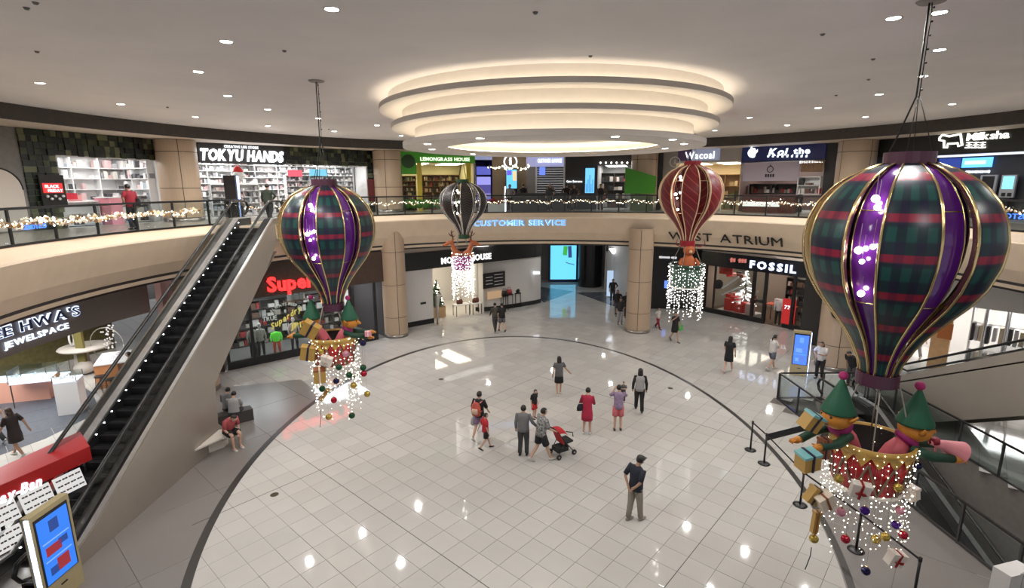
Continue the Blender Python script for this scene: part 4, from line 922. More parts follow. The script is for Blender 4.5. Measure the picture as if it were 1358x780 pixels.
def reindeer(label, loc, rz):
    t = thing('reindeer_figure', label, 'reindeer figure', loc, rz, scale=0.86)
    b = MB().loft([(-0.22, 0, -0.35), (-0.05, 0, -0.05), (0.12, 0, 0.14), (0.22, 0, 0.42), (0.27, 0, 0.60), (0.42, 0, 0.56), (0.60, 0, 0.44), (0.68, 0, 0.38)], [(0.20, 0.20), (0.22, 0.20), (0.15, 0.15), (0.11, 0.11), (0.13, 0.12), (0.12, 0.11), (0.085, 0.08), (0.03, 0.03)], 16, xh=(0, 1, 0)); b.build('body', DEER, t, True)
    MB().ball((0.69, 0, 0.42), 0.05).build('nose', mat('deer_nose_red', (0.4, 0.01, 0.01), 0.3), t, True)
    MB().loft([(0.19, 0, 0.05), (0.30, 0, 0.30)], [(0.10, 0.05), (0.07, 0.04)], 10, xh=(0, 1, 0)).build('chest_fur', DCR, t, True)
    for s in (-1, 1):
        MB().ball((0.40, s * 0.10, 0.62), 0.02).build('eye', BLACK, t, True)
        MB().loft([(0.22, s * 0.10, 0.66), (0.16, s * 0.20, 0.72), (0.12, s * 0.26, 0.72)], [(0.03, 0.05), (0.035, 0.05), (0.005, 0.005)], 8).build('ear', DEER, t, True)
        a = MB(); a.loft([(0.22, s * 0.06, 0.68), (0.20, s * 0.14, 0.88), (0.28, s * 0.22, 1.08), (0.26, s * 0.26, 1.24)], [0.025, 0.022, 0.018, 0.008], 8)
        a.loft([(0.20, s * 0.14, 0.88), (0.36, s * 0.15, 0.98), (0.42, s * 0.16, 1.10)], [0.02, 0.015, 0.006], 8); a.loft([(0.28, s * 0.22, 1.08), (0.12, s * 0.26, 1.18)], [0.018, 0.006], 8); a.loft([(0.21, s * 0.12, 0.82), (0.08, s * 0.2, 0.95)], [0.018, 0.006], 8)
        a.build('antler', ANT, t, True)
        MB().loft([(0.05, s * 0.16, 0.05), (0.24, s * 0.2, -0.05), (0.30, s * 0.2, -0.22)], [0.07, 0.05, 0.045], 10).build('foreleg', DEER, t, True)
reindeer('brown reindeer figure facing left in the basket of the dark balloon', (-2.52, 23.8, 5.2), 3.2)
reindeer('brown reindeer figure facing right in the basket of the dark balloon', (-2.05, 23.8, 5.2), -0.05)
t = thing('bear_figure', 'brown teddy-like figure with red horn arms in the green basket under the red balloon', 'bear figure', (6.95, 20.35, 5.0), scale=0.72)
BR = mat('bear_brown', (0.48, 0.12, 0.035), 0.7, bump=0.3)
MB().loft([(0, 0, -0.2), (0, 0, 0.1), (0, 0, 0.45), (0, 0, 0.7)], [(0.36, 0.28), (0.42, 0.32), (0.36, 0.28), (0.2, 0.18)], 18, xh=(1, 0, 0)).build('body', BR, t, True)
MB().ball((0, -0.05, 0.98), 0.30, 16, 12, (1.05, 0.95, 0.95)).build('head', BR, t, True)
for s in (-1, 1):
    MB().ball((s * 0.22, 0, 1.22), 0.09).build('ear', BR, t, True); MB().ball((s * 0.10, -0.31, 1.03), 0.025).build('eye', BLACK, t, True)
    MB().loft([(s * 0.34, -0.05, 0.5), (s * 0.50, -0.2, 0.3), (s * 0.42, -0.32, 0.15)], [0.1, 0.09, 0.07], 10).build('arm', BR, t, True)
    MB().loft([(s * 0.25, -0.2, 1.25), (s * 0.55, -0.2, 1.2), (s * 0.78, -0.2, 1.33), (s * 0.72, -0.2, 1.6)], [0.035, 0.035, 0.03, 0.012], 8).build('red_horn', mat('horn_red', (0.2, 0.01, 0.015), 0.5), t, True)
MB().ball((0, -0.33, 0.93), 0.09, 12, 8).build('muzzle', DCR, t, True)
# ================================================================== SHOPS
LUM = emit('luminous_panel', (1.0, 0.98, 0.95), SHOP_E); LUMW = emit('luminous_panel_warm', (1.0, 0.88, 0.68), SHOP_E * 0.8)
LET = emit('lit_letter', (0.92, 0.95, 1.0), 1.5); LETB = emit('lit_letter_blue', (0.45, 0.68, 1.0), 1.5); LETR = emit('lit_letter_red', (1.0, 0.02, 0.02), 2.2)
PRODW = island('mixed_goods_pale', [(0.7, 0.7, 0.7), (0.5, 0.5, 0.52), (0.25, 0.25, 0.27), (0.8, 0.8, 0.8), (0.08, 0.08, 0.09), (0.55, 0.38, 0.38), (0.62, 0.6, 0.55), (0.35, 0.4, 0.45), (0.75, 0.72, 0.7)])
PRODD = island('mixed_goods_dark', [(0.05, 0.04, 0.04), (0.35, 0.3, 0.25), (0.6, 0.55, 0.5), (0.12, 0.06, 0.04), (0.3, 0.03, 0.03), (0.02, 0.02, 0.02), (0.45, 0.42, 0.4)])
PRODG = island('mixed_goods_garden', [(0.03, 0.03, 0.02), (0.35, 0.25, 0.12), (0.6, 0.5, 0.3), (0.1, 0.12, 0.05), (0.25, 0.05, 0.03), (0.08, 0.06, 0.04)])
SHW = mat('shelf_white', (0.72, 0.72, 0.72), 0.5); SHD = mat('shelf_dark', (0.05, 0.045, 0.04), 0.5); SHWOOD = mat('shelf_wood', (0.30, 0.18, 0.09), 0.5, var=0.15)
def shelf(label, A, B, z0, h, n, frame, goods, seed, dep=0.4, back=None, fill=0.85, gs=0.16, div=None):
    """shelving along A-B (plan points, left to right seen from the atrium)"""
    rnd = random.Random(seed); A = Vector((A[0], A[1], 0)); B = Vector((B[0], B[1], 0)); T = (B - A).normalized(); Nn = T.cross(Vector((0, 0, 1))); L = (B - A).length
    t = thing('shelving', label, 'shelf', (A + B) / 2 + Vector((0, 0, z0)))
    q = Matrix.Rotation(math.atan2(T.y, T.x), 4, 'Z'); mid = (A + B) / 2
    wb(MB().box(mid - Nn * dep * 0.5 + Vector((0, 0, z0 + h / 2)), (L, 0.03, h), M=q), 'back_panel', back or frame, t)
    for i in range(n + 1): wb(MB().box(mid + Vector((0, 0, z0 + 0.05 + (h - 0.08) * i / n)), (L, dep, 0.03), M=q), 'shelf', frame, t)
    m = div or max(1, round(L / 1.2))
    for i in range(m + 1): wb(MB().box(A + T * (L * i / m) + Vector((0, 0, z0 + h / 2)), (0.03, dep, h), M=q), 'side_panel', frame, t)
    gd = MB()
    for i in range(n):
        zz = z0 + 0.065 + (h - 0.08) * i / n; x = 0.06; H = (h - 0.08) / n * 0.8
        while x < L - 0.1:
            w = gs * rnd.uniform(0.5, 1.5)
            if rnd.random() < fill:
                hh = H * rnd.uniform(0.35, 1.0); gd.box(A + T * (x + w / 2) + Nn * rnd.uniform(0, dep * 0.25) + Vector((0, 0, zz + hh / 2)), (w * 0.85, dep * 0.5, hh), M=q)
            x += w
    wb(gd, 'goods', goods, t, kind='stuff')
    return t
def panelbox(name, A, B, z0, z1, m, depth=0.15, off=0.0, structure=True, parent=None):
    A = Vector((A[0], A[1], 0)); B = Vector((B[0], B[1], 0)); T = (B - A).normalized(); Nn = T.cross(Vector((0, 0, 1)))
    mb = MB().box((A + B) / 2 + Nn * (off - depth / 2) + Vector((0, 0, (z0 + z1) / 2)), ((B - A).length, depth, z1 - z0), M=Matrix.Rotation(math.atan2(T.y, T.x), 4, 'Z'))
    if parent is not None: return wb(mb, name, m, parent)
    o = mb.build(name, m)
    if structure: struct(o)
    return o
def bay(A, B, z0, z1, depth, wallm, floorm, ceilm, lum=None, nlum=2, back=None, narrow=0.0):
    """open-fronted shop box behind the line A-B"""
    A = Vector((A[0], A[1], 0)); B = Vector((B[0], B[1], 0)); T = (B - A).normalized(); Nn = T.cross(Vector((0, 0, 1))); L = (B - A).length
    C_, D_ = A - Nn * depth + T * narrow, B - Nn * depth - T * narrow
    mb = MB(); mb.slab([A + Vector((0, 0, z0)), C_ + Vector((0, 0, z0)), C_ + Vector((0, 0, z1)), A + Vector((0, 0, z1))], -T * 0.05); mb.slab([B + Vector((0, 0, z0)), D_ + Vector((0, 0, z0)), D_ + Vector((0, 0, z1)), B + Vector((0, 0, z1))], T * 0.05)
    mb.slab([C_ + Vector((0, 0, z0)), D_ + Vector((0, 0, z0)), D_ + Vector((0, 0, z1)), C_ + Vector((0, 0, z1))], -Nn * 0.05); struct(mb.build('wall_shop', wallm))
    struct(MB().prism([tuple(p[:2]) for p in (A, B, D_, C_)], z1 - 0.03, z1).build('ceiling_shop', ceilm))
    if floorm: struct(MB().prism([tuple(p[:2]) for p in (A, B, D_, C_)], z0 + 0.0, z0 + 0.006).build('floor_shop', floorm))
    if lum:
        for i in range(nlum):
            c = A.lerp(B, (i + 0.5) / nlum) - Nn * depth * 0.5
            o = MB().box(c + Vector((0, 0, z1 - 0.05)), (L / nlum * 0.6, depth * 0.6, 0.03), M=Matrix.Rotation(math.atan2(T.y, T.x), 4, 'Z')).build('ceiling_panel_light', lum); tag(o, 'bright recessed light panel in a shop ceiling, hidden behind the shop header', 'light', 'shop ceiling light panels')
    return C_, D_, Nn, T
def sign(label, s, size, m, place, depth=0.05, bold=0.0, width=None, gap=0.09, space=0.36, loc=None, cat='sign', name='letter'):
    t = thing('lettering', label, cat, loc if loc is not None else place(0)[0]); letters(t, s, size, m, place, depth, bold, gap, space, width, name); return t
def marks(t, f, n, h, m):      # a line of writing too small to read
    r = random.Random(n)
    for i in range(n):
        if r.random() < 0.12: continue
        p = f((i + .5) / n); wb(MB().box(p, (h * 0.45, 0.03, h * r.uniform(.7, 1))).box(p + Vector((0, 0, h * 0.1)), (h * 0.75, 0.03, h * 0.2)), 'small_mark', m, t)
RS = 19.3
P2 = lambda x, y=250, R=RS: gr(x, y, R)
SF = mat('shop_floor_pale', (0.55, 0.53, 0.50), 0.2, var=0.05); SW = mat('shop_wall_pale', (0.70, 0.70, 0.70), 0.6); SWD = mat('shop_wall_dark', (0.03, 0.028, 0.028), 0.5)
MOS = island('green_black_mosaic', [(0.008, 0.012, 0.009), (0.012, 0.022, 0.012), (0.045, 0.055, 0.022), (0.006, 0.008, 0.006), (0.13, 0.135, 0.07), (0.010, 0.016, 0.010), (0.022, 0.034, 0.014), (0.005, 0.006, 0.005)], 0.4)
def mosaic(A, B, z0, z1, cell=0.21, seed=1):
    rnd = random.Random(seed); A = Vector((A[0], A[1], 0)); B = Vector((B[0], B[1], 0)); T = (B - A).normalized(); Nn = T.cross(Vector((0, 0, 1))); L = (B - A).length
    q = Matrix.Rotation(math.atan2(T.y, T.x), 4, 'Z'); nx = max(1, round(L / cell)); nz = max(1, round((z1 - z0) / cell)); mb = MB()
    for i in range(nx):
        for k in range(nz):
            pr = rnd.uniform(0.02, 0.10); mb.box(A + T * ((i + 0.5) * L / nx) + Nn * (pr / 2) + Vector((0, 0, z0 + (k + 0.5) * (z1 - z0) / nz)), (L / nx - 0.008, pr, (z1 - z0) / nz - 0.008), M=q)
    return mb
# ---------------- upper floor, left to right
ZT = 10.32
# grey wall with a lit arch
a, b = P2(-60), P2(35); panelbox('wall_left', a, b, ZL2, ZT, mat('grey_stone_wall', (0.20, 0.19, 0.18), 0.4, var=0.15))
t = thing('arched_niche', 'pale arched niche on the grey wall at the far left of the upper floor', 'niche', ((P2(0) + P2(30)) / 2).xy.to_3d() + Vector((0, 0, ZL2)))
T_ = (b - a).xy.to_3d().normalized(); N_ = T_.cross(Vector((0, 0, 1))); c0 = Vector((P2(-4).x, P2(-4).y, 0)) + N_ * 0.02; rr = (P2(30) - P2(-4)).length
arc = [c0 + T_ * (rr * math.cos(q)) + Vector((0, 0, 8.15 + rr * 0.9 * math.sin(q))) for q in [PI * i / 20 for i in range(21)]] + [c0 - T_ * rr + Vector((0, 0, ZL2 + 0.05)), c0 + T_ * rr + Vector((0, 0, ZL2 + 0.05))]
wb(MB().slab(arc, N_ * 0.02), 'arch_panel', mat('arch_white', (0.62, 0.56, 0.5), 0.5), t)
wb(MB().loft([p + N_ * 0.02 for p in arc[:21]], 0.03, 6), 'arch_trim', BLACK, t)
# mosaic store, left part
def mosaic_store(x0, x1, ox0, ox1, ytop, label, seed, hdr=None):
    A, B = P2(x0), P2(x1); Lv = (B - A); oa, ob = gline(ox0, 250, A, B), gline(ox1, 250, A, B)
    zt = gline((ox0 + ox1) / 2, ytop, A, B).z
    t = thing('mosaic_facade', label, 'facade', ((A + B) / 2).xy.to_3d() + Vector((0, 0, ZL2)))
    wb(mosaic(A, B, zt, ZT, seed=seed), 'mosaic_blocks', MOS, t, kind='stuff')
    wb(mosaic(A, oa, ZL2, zt, seed=seed + 1), 'mosaic_blocks', MOS, t, kind='stuff')
    if (ob - B).length > 0.1: wb(mosaic(ob, B, ZL2, zt, seed=seed + 2), 'mosaic_blocks', MOS, t, kind='stuff')
    panelbox('wall_panel', A, B, zt, ZT, SWD, 0.1, 0.0)
    fr = MB(); 
    for p, q in ((oa, oa), (ob, ob)): fr.box((p.x, p.y, (ZL2 + zt) / 2), (0.06, 0.12, zt - ZL2), ang(p))
    fr.bar((oa.x, oa.y, zt), (ob.x, ob.y, zt), 0.12, 0.05); wb(fr, 'opening_frame', mat('pale_frame', (0.6, 0.6, 0.6), 0.4), t)
    bay(oa, ob, ZL2, zt + 0.25, 3.4, SW, SF, SW, LUM, 3, narrow=-0.9)
    return A, B, oa, ob, zt
A, B, oa, ob, zt = mosaic_store(35, 214, 80, 213, 210, 'dark green and black mosaic block facade on the upper floor, left of the tan column', 11)
Tn = (ob - oa).xy.to_3d().normalized(); Nn = Tn.cross(Vector((0, 0, 1)))
def behind(p, d): return (p.x - Nn.x * d, p.y - Nn.y * d)
shelf('white display shelving along the back of the left mosaic store', behind(oa, 3.0), behind(ob + (ob - oa) * 0.13, 3.0), ZL2, 2.9, 6, SHW, PRODW, 21, fill=0.55, gs=0.22)
shelf('white shelving on the right inner wall of the left mosaic store', behind(ob + (ob - oa) * 0.12, 3.1), behind(ob, 0.4), ZL2, 2.9, 6, SHW, PRODW, 24, fill=0.7, gs=0.25)
shelf('low white counter shelving in front of the left mosaic store', behind(oa.lerp(ob, 0.0), 0.8), behind(oa.lerp(ob, 0.42), 0.8), ZL2, 1.0, 2, SHW, PRODW, 22, fill=0.5, gs=0.3)
shelf('low white shelving with pale goods at the right of the left mosaic store', behind(oa.lerp(ob, 0.66), 0.9), behind(oa.lerp(ob, 0.98), 0.9), ZL2, 1.2, 3, SHW, PRODW, 23, fill=0.7, gs=0.2)
pk = oa.lerp(ob, 0.50) - Nn * 0.5; t = thing('display_cabinet', 'pink display cabinet below the man in the red shirt', 'cabinet', (pk.x, pk.y, ZL2 + 0.006))
MB().box((0, 0, 0.55), (0.9, 0.5, 1.1), ang(pk)).build('body', mat('pink_laminate', (0.75, 0.30, 0.36), 0.4), t); MB().box((0, 0, 1.12), (0.96, 0.56, 0.04), ang(pk)).build('top', SHW, t)
for i, (u, z, w, h, c) in enumerate([(0.12, 1.25, 0.5, 0.3, 'yellow_promo'), (0.2, 1.2, 0.6, 0.25, 'red_promo'), (0.3, 1.1, 0.5, 0.3, 'pink_promo')]):
    p = oa.lerp(ob, u) - Nn * (0.9 if i < 2 else 1.2); o = MB().box((p.x, p.y, ZL2 + z), (w, 0.08, h), ang(p) + PI / 2).build('promotion_card', mat(c, {'yellow_promo': (0.8, 0.55, 0.05), 'red_promo': (0.7, 0.03, 0.06), 'pink_promo': (0.75, 0.35, 0.35)}[c], 0.5)); tag(o, c.split('_')[0] + ' promotion card standing on the low counter of the left mosaic store', 'sign')
# BLACK FRIDAY light box
fa_, fb_ = gr(51, 250, 19.15), gr(84, 250, 19.1)
t = thing('poster', 'black framed poster with red Black Friday lettering beside the left mosaic store', 'poster', ((fa_ + fb_) / 2).xy.to_3d() + Vector((0, 0, ZL2)))
zA, zB = gr(67, 274, 19.1).z, gr(67, 232, 19.1).z
panelbox('frame', fa_, fb_, zA, zB, BLACK, 0.08, 0.1, parent=t)
z1_, z0_ = gr(67, 243, 19.1).z, gr(67, 256, 19.1).z
a_, b_ = fa_.lerp(fb_, 0.08), fa_.lerp(fb_, 0.88)
panelbox('red_panel', a_, b_, z0_, z1_, emit('poster_red', (0.75, 0.02, 0.02), 0.9), 0.02, 0.13, parent=t)
pl = line_place(a_, b_, 0, 0.16); Lw = (b_.xy - a_.xy).length
letters(t, 'BLACK', (z1_ - z0_) * 0.42, LET, lambda u: (pl(u + Lw * 0.08)[0] + Vector((0, 0, z0_ + (z1_ - z0_) * 0.54)), pl(u)[1], pl(u)[2]), 0.02, 0.01, width=Lw * 0.7)
letters(t, 'FRIDAY', (z1_ - z0_) * 0.42, LET, lambda u: (pl(u + Lw * 0.2)[0] + Vector((0, 0, z0_ + (z1_ - z0_) * 0.1)), pl(u)[1], pl(u)[2]), 0.02, 0.01, width=Lw * 0.74)
for k in range(5):
    p = a_.lerp(b_, 0.1 + 0.2 * k); wb(MB().ball((p.x + N_.x * 0.15, p.y + N_.y * 0.15, z0_ - 0.12 - 0.1 * (k % 2)), 0.05, 8, 6), 'poster_print', SHW, t)
# mosaic store, right part with big sign
A, B, oa, ob, zt = mosaic_store(262, 497, 264, 488, 218, 'dark green and black mosaic block facade with large white sign, right of the tan column', 31)
Tn = (ob - oa).xy.to_3d().normalized(); Nn = Tn.cross(Vector((0, 0, 1)))
shelf('tall white shelving packed with small goods at the back of the right mosaic store', behind(oa, 3.0), behind(ob + (ob - oa) * 0.07, 3.0), ZL2, 3.1, 9, SHW, PRODW, 41, fill=0.85, gs=0.13)
shelf('white shelving with small goods behind the man with the backpack', behind(oa.lerp(ob, 0.1), 1.6), behind(oa.lerp(ob, 0.36), 1.6), ZL2, 1.7, 5, SHW, PRODW, 42, fill=0.85, gs=0.12)
shelf('white shelving with small goods behind the left balloon top', behind(oa.lerp(ob, 0.52), 1.4), behind(oa.lerp(ob, 0.97), 1.4), ZL2, 2.2, 7, SHW, PRODW, 43, fill=0.85, gs=0.12)
sa, sb = gline(262, 205, A, B), gline(375, 205, A, B); szt, szb = gline(300, 194.5, A, B).z, gline(300, 217, A, B).z
panelbox('sign_board', sa, sb, szb, ZT, SWD, 0.06, 0.14, structure=False); o = bpy.context.scene.objects['sign_board']; tag(o, 'black board behind the big white store letters', 'sign board')
pz = gline(300, 213, A, B).z
pl = line_place(sa, sb, 0, 0.2)
sign('large glowing white bold store name over the right mosaic store', 'TOKYU HANDS', (gline(300, 198, A, B).z - pz) * 1.38, emit('lit_letter_strong', (0.92, 0.95, 1.0), 2.6), lambda u: (pl(u + 0.02)[0] + Vector((0, 0, pz)), pl(u)[1], Vector((0, 0, 1)) + pl(u)[1] * 0.15), 0.08, 0.035, width=(sb.xy - sa.xy).length * 0.97, gap=0.06)
pz2 = gline(320, 197, A, B).z
k0 = (gline(296, 200, A, B) - sa).xy.length; k1 = (gline(341, 200, A, B) - sa).xy.length
sign('small glowing white line of capitals above the big white store name', 'CREATIVE LIFE STORE', 0.17, LET, lambda u: (pl(u + k0)[0] + Vector((0, 0, pz2)), pl(u)[1], Vector((0, 0, 1))), 0.04, 0.02, width=k1 - k0)
for (x0, x1, y0, y1, c, nm, lb) in [(387, 406, 225, 234, (0.9, 0.12, 0.18), 'red_hanging_sign', 'red hanging sign inside the right mosaic store'), (416, 440, 224, 233, (0.2, 0.6, 0.8), 'blue_hanging_sign', 'light blue hanging sign inside the right mosaic store above the left balloon')]:
    p, q = gline(x0, 230, A, B), gline(x1, 230, A, B); p -= Nn * 0.5; q -= Nn * 0.5
    o = panelbox('hanging_sign', p, q, gline(x0, y1, A, B).z, gline(x0, y0, A, B).z, emit(nm, c, 0.8), 0.04, 0.0, structure=False); tag(o, lb, 'sign')
# round plush face in red hat hanging there
p = gline(320, 232, A, B) - Nn * 0.4; t = thing('santa_head', 'white round head in a red hat hanging in the right mosaic store', 'decoration', p)
MB().ball((0, 0, 0), 0.27, 14, 10, (1, 1, 1.1)).build('face', SHW, t, True); MB().loft([(0, 0, 0.15), (0, 0, 0.34), (0.06, 0, 0.42)], [0.24, 0.2, 0.1], 12).build('hat', mat('santa_red', (0.7, 0.03, 0.03), 0.6), t, True)
p = gline(304, 292, A, B) + Nn * 0.9; k_ = kiosk('dark upright advertising totem with blue-white edge light beside the escalator head', (p.x, p.y, ZL2), (-Nn.x + 0.7, -Nn.y), 0.55, 2.1, 0.35, 5, (0.02, 0.03, 0.05), [(0.05, 0.05, 0.08)], 0.5, body=DARK)
p = gline(492, 256, A, B); o = MB().box((p.x + Nn.x * 0.2, p.y + Nn.y * 0.2, 8.0), (0.55, 0.05, 1.3), ang(p) + PI / 2).build('poster', mat('dark_red_poster', (0.12, 0.015, 0.015), 0.4)); tag(o, 'dark red poster on the mosaic wall beside the tan column and the green shop', 'poster')
# green shop
A, B = P2(533), P2(630); GR = mat('shop_green', (0.045, 0.19, 0.02), 0.4, em=(0.04, 0.25, 0.01), es=0.16)  # header paint carries a weak added glow so the green looks brighter
zh = gline(580, 216, A, B).z; panelbox('wall_header', A, B, zh, ZT, GR, 0.2, 0.1)
panelbox('wall_header', A, P2(553), gline(543, 231, A, B).z, zh, GR, 0.2, 0.1)
bay(A, B, ZL2, zh + 0.05, 4.5, mat('shop_wall_yellowish', (0.45, 0.42, 0.22), 0.6), SF, SW, LUMW, 2)
Tn = (B - A).xy.to_3d().normalized(); Nn = Tn.cross(Vector((0, 0, 1)))
for x, lb in ((557, 'left'), (622, 'right')):
    p = gline(x, 250, A, B); o = MB().box((p.x + Nn.x * 0.0, p.y, (ZL2 + zh) / 2), (0.28, 0.2, zh - ZL2)).build('yellow_pillar', mat('mustard_paint', (0.55, 0.42, 0.03), 0.5)); tag(o, lb + ' mustard yellow pillar of the green shop', 'pillar')
pl = line_place(A, B, 0, 0.14); k0 = (gline(557, 210, A, B) - A).xy.length; k1 = (gline(622, 210, A, B) - A).xy.length; pz = gline(590, 213.5, A, B).z
sign('white lettering on the green header of the upper-floor shop', 'LEMONGRASS HOUSE', 0.30, emit('lit_letter_green', (0.75, 0.95, 0.6), 1.6), lambda u: (pl(u + k0)[0] + Vector((0, 0, pz)), pl(u)[1], Vector((0, 0, 1))), 0.03, 0.015, width=k1 - k0)
p = gline(541, 214, A, B) + Nn * 0.13; o = MB().loft([p, p + Nn * 0.03], 0.42, 24).build('round_emblem', mat('dark_green_emblem', (0.02, 0.07, 0.015), 0.4)); tag(o, 'dark green round emblem at the left of the green header', 'emblem')
shelf('dark shelving of bottled goods behind glass at the left of the green shop', behind(P2(535), 0.7), behind(P2(553), 0.7), ZL2, 2.2, 7, SHWOOD, PRODG, 51, gs=0.1)
shelf('dark shelving full of bottles in the middle of the green shop', behind(P2(563), 1.6), behind(P2(616), 1.6), ZL2, 2.3, 6, SHWOOD, PRODG, 52, gs=0.09)
for i in range(10):
    p = P2(538 + i * 8.4) + Nn * 0.15; o = MB().ball((p.x, p.y, ZL2 + 0.45), 0.28, 8, 6, (1, 0.7, 1.1)).build('leafy_pot', mat('leaf_mid', (0.06, 0.22, 0.02), 0.6, bump=0.6)); tag(o, 'bushy green plant along the foot of the green shop front', 'plant', 'plants along the green shop front')
# blue-lit shop
A, B = P2(630), P2(653); panelbox('wall_header', A, B, gline(640, 212, A, B).z, ZT, mat('pale_blue_header', (0.25, 0.28, 0.45), 0.4, em=(0.3, 0.35, 0.6), es=0.4), 0.2, 0.05)
bay(A, B, ZL2, 9.9, 3, mat('violet_wall', (0.06, 0.05, 0.16), 0.5), SF, SWD, None)
t = thing('shop_display', 'blue and violet lit display panel between the green shop and the tan wall', 'display', (*P2(641).xy, ZL2))
for z, c in ((9.2, (0.10, 0.12, 0.55)), (8.55, (0.35, 0.35, 0.9)), (8.0, (0.08, 0.07, 0.3)), (7.5, (0.2, 0.2, 0.5))): panelbox('display_panel', A.lerp(B, 0.1), A.lerp(B, 0.9), z - 0.26, z + 0.26, emit('violet_%d' % int(z * 10), c, 0.7), 0.05, 0.02, parent=t)
# tan wall, information counter
A, B = P2(653), P2(698); panelbox('wall_tan', A, B, ZL2, ZT, mat('tan_panel_wall', (0.26, 0.19, 0.12), 0.5, var=0.08), 0.2, 0)
Tn = (B - A).xy.to_3d().normalized(); Nn = Tn.cross(Vector((0, 0, 1)))
ci = gr(677, 214.5, 18.4); t = thing('information_sign', 'white ring with a white letter i hanging over the information counter', 'sign', ci)
rg = MB(); pts = [ci + Tn * (0.40 * math.cos(q)) + Vector((0, 0, 0.40 * math.sin(q))) for q in [2 * PI * i / 28 for i in range(29)]]; wb(rg.loft(pts, 0.045, 8), 'ring', LET, t, True)
wb(MB().box(ci + Vector((0, 0, -0.04)), (0.13, 0.05, 0.34)).box(ci + Vector((0, 0, 0.21)), (0.13, 0.05, 0.10)).box(ci + Vector((-0.05, 0, 0.10)), (0.1, 0.05, 0.06)), 'letter_i', LET, t)
wb(MB().bar(ci + Vector((0, 0, 0.4)), Vector((ci.x, ci.y, ZT)), 0.015), 'rod', BLACK, t)
a_, b_ = gr(646, 221, 18.2), gr(702, 221, 18.2); t = thing('garland', 'pale lit garland swag over the information counter', 'garland', (a_ + b_) / 2); gb, gl = MB(), MB()
for i in range(110):
    u = random.random(); p = a_.lerp(b_, u) + Vector((0, random.uniform(-.05, .05), random.gauss(0, 0.05) - 0.12 * math.sin(PI * u * 3) ** 2)); (gb if i % 2 else gl).octa(p, 0.04)
wr_ = MB()
for u in (0.05, 0.95): p = a_.lerp(b_, u); wr_.bar(p, (p.x, p.y, 10.32), 0.008)
wb(wr_, 'wire', BLACK, t); wb(gb, 'lights', BULB, t, kind='stuff'); wb(gl, 'foliage', mat('garland_green', (0.08, 0.12, 0.04), 0.6), t, kind='stuff')
a_, b_ = gr(671, 240, 18.9), gr(686, 240, 18.9); t = thing('screen_stand', 'tall cyan screen behind the information counter', 'screen', ((a_ + b_) / 2).xy.to_3d() + Vector((0, 0, ZL2)))
z0, z1 = gr(679, 250, 18.9).z, gr(679, 225, 18.9).z; panelbox('frame', a_, b_, ZL2, z1 + 0.05, BLACK, 0.1, 0, parent=t); panelbox('screen', a_.lerp(b_, .04), a_.lerp(b_, .96), z0, z1, emit('cyan_screen2', (0.12, 0.5, 0.85), 1.0), 0.02, 0.03, parent=t)
panelbox('screen_graphic', a_.lerp(b_, .08), a_.lerp(b_, .5), z1 - 0.35, z1 - 0.05, emit('violet_gfx', (0.12, 0.08, 0.6), 1.0), 0.02, 0.04, parent=t); panelbox('screen_graphic', a_.lerp(b_, .6), a_.lerp(b_, .93), z1 - 0.7, z1 - 0.1, emit('tan_gfx', (0.75, 0.5, 0.25), 1.0), 0.02, 0.04, parent=t)
ca, cb = gr(668, 265, 17.0), gr(752, 265, 17.0); cc = (ca + cb) / 2; t = thing('information_counter', 'dark curved information counter behind the balustrade', 'counter', (cc.x, cc.y, ZL2))
wb(MB().sweep([(16.8, ZL2), (17.4, ZL2), (17.4, ZL2 + 1.05), (16.8, ZL2 + 1.05)], ang(ca), ang(cb), 16), 'counter_body', mat('counter_dark', (0.06, 0.05, 0.045), 0.35), t); wb(MB().sweep([(16.7, ZL2 + 1.05), (17.5, ZL2 + 1.05), (17.5, ZL2 + 1.1), (16.7, ZL2 + 1.1)], ang(ca), ang(cb), 16), 'counter_top', SHD, t)
a_, b_ = gr(648, 272, 16.2), gr(668, 272, 16.2); o = panelbox('planter_box', a_, b_, ZL2, ZL2 + 0.5, SHW, 0.4, 0, structure=False); tag(o, 'white planter of red flowers left of the information counter', 'planter')
fl_ = MB()
for i in range(60): fl_.octa(a_.xy.to_3d().lerp(b_.xy.to_3d(), random.random()) + Vector((random.uniform(-.15, .15), random.uniform(0, .35), ZL2 + random.uniform(.45, 0.8))), 0.06)
tag(fl_.build('flowers', mat('poinsettia_red', (0.45, 0.02, 0.03), 0.6)), 'red flowers massed in the white planter', 'flowers', kind='stuff')
p = gr(670, 251, 16.7); tag(MB().box((p.x, p.y, ZL2 + 0.75), (0.08, 0.08, 1.5)).build('light_post', emit('white_post', (0.9, 0.95, 1.0), 3.0)), 'slim glowing white post at the left end of the information counter', 'light')
# grey shuttered shop
A, B = P2(698), P2(749); zh = gline(722, 221, A, B).z; panelbox('wall_header', A, B, zh, ZT, mat('lilac_header', (0.38, 0.38, 0.50), 0.4, em=(0.3, 0.32, 0.6), es=0.5), 0.2, 0.05)
panelbox('wall_grey', A, P2(712), ZL2, zh, mat('grey_surround', (0.26, 0.25, 0.25), 0.5), 0.2, 0.03)
p0 = (gline(712, 250, A, B) + gline(747, 250, A, B)) / 2; t = thing('roller_shutter', 'grey slatted roller shutter of the closed customer lounge', 'shutter', (p0.x, p0.y, ZL2)); a_, b_ = P2(712), P2(747)
SLT = mat('shutter_slat', (0.13, 0.13, 0.14), 0.4)
for i in range(18): panelbox('slat', a_, b_, ZL2 + (zh - ZL2) * i / 18 + 0.012, ZL2 + (zh - ZL2) * (i + 1) / 18 - 0.012, SLT, 0.05, 0.02 * (i % 2), parent=t)
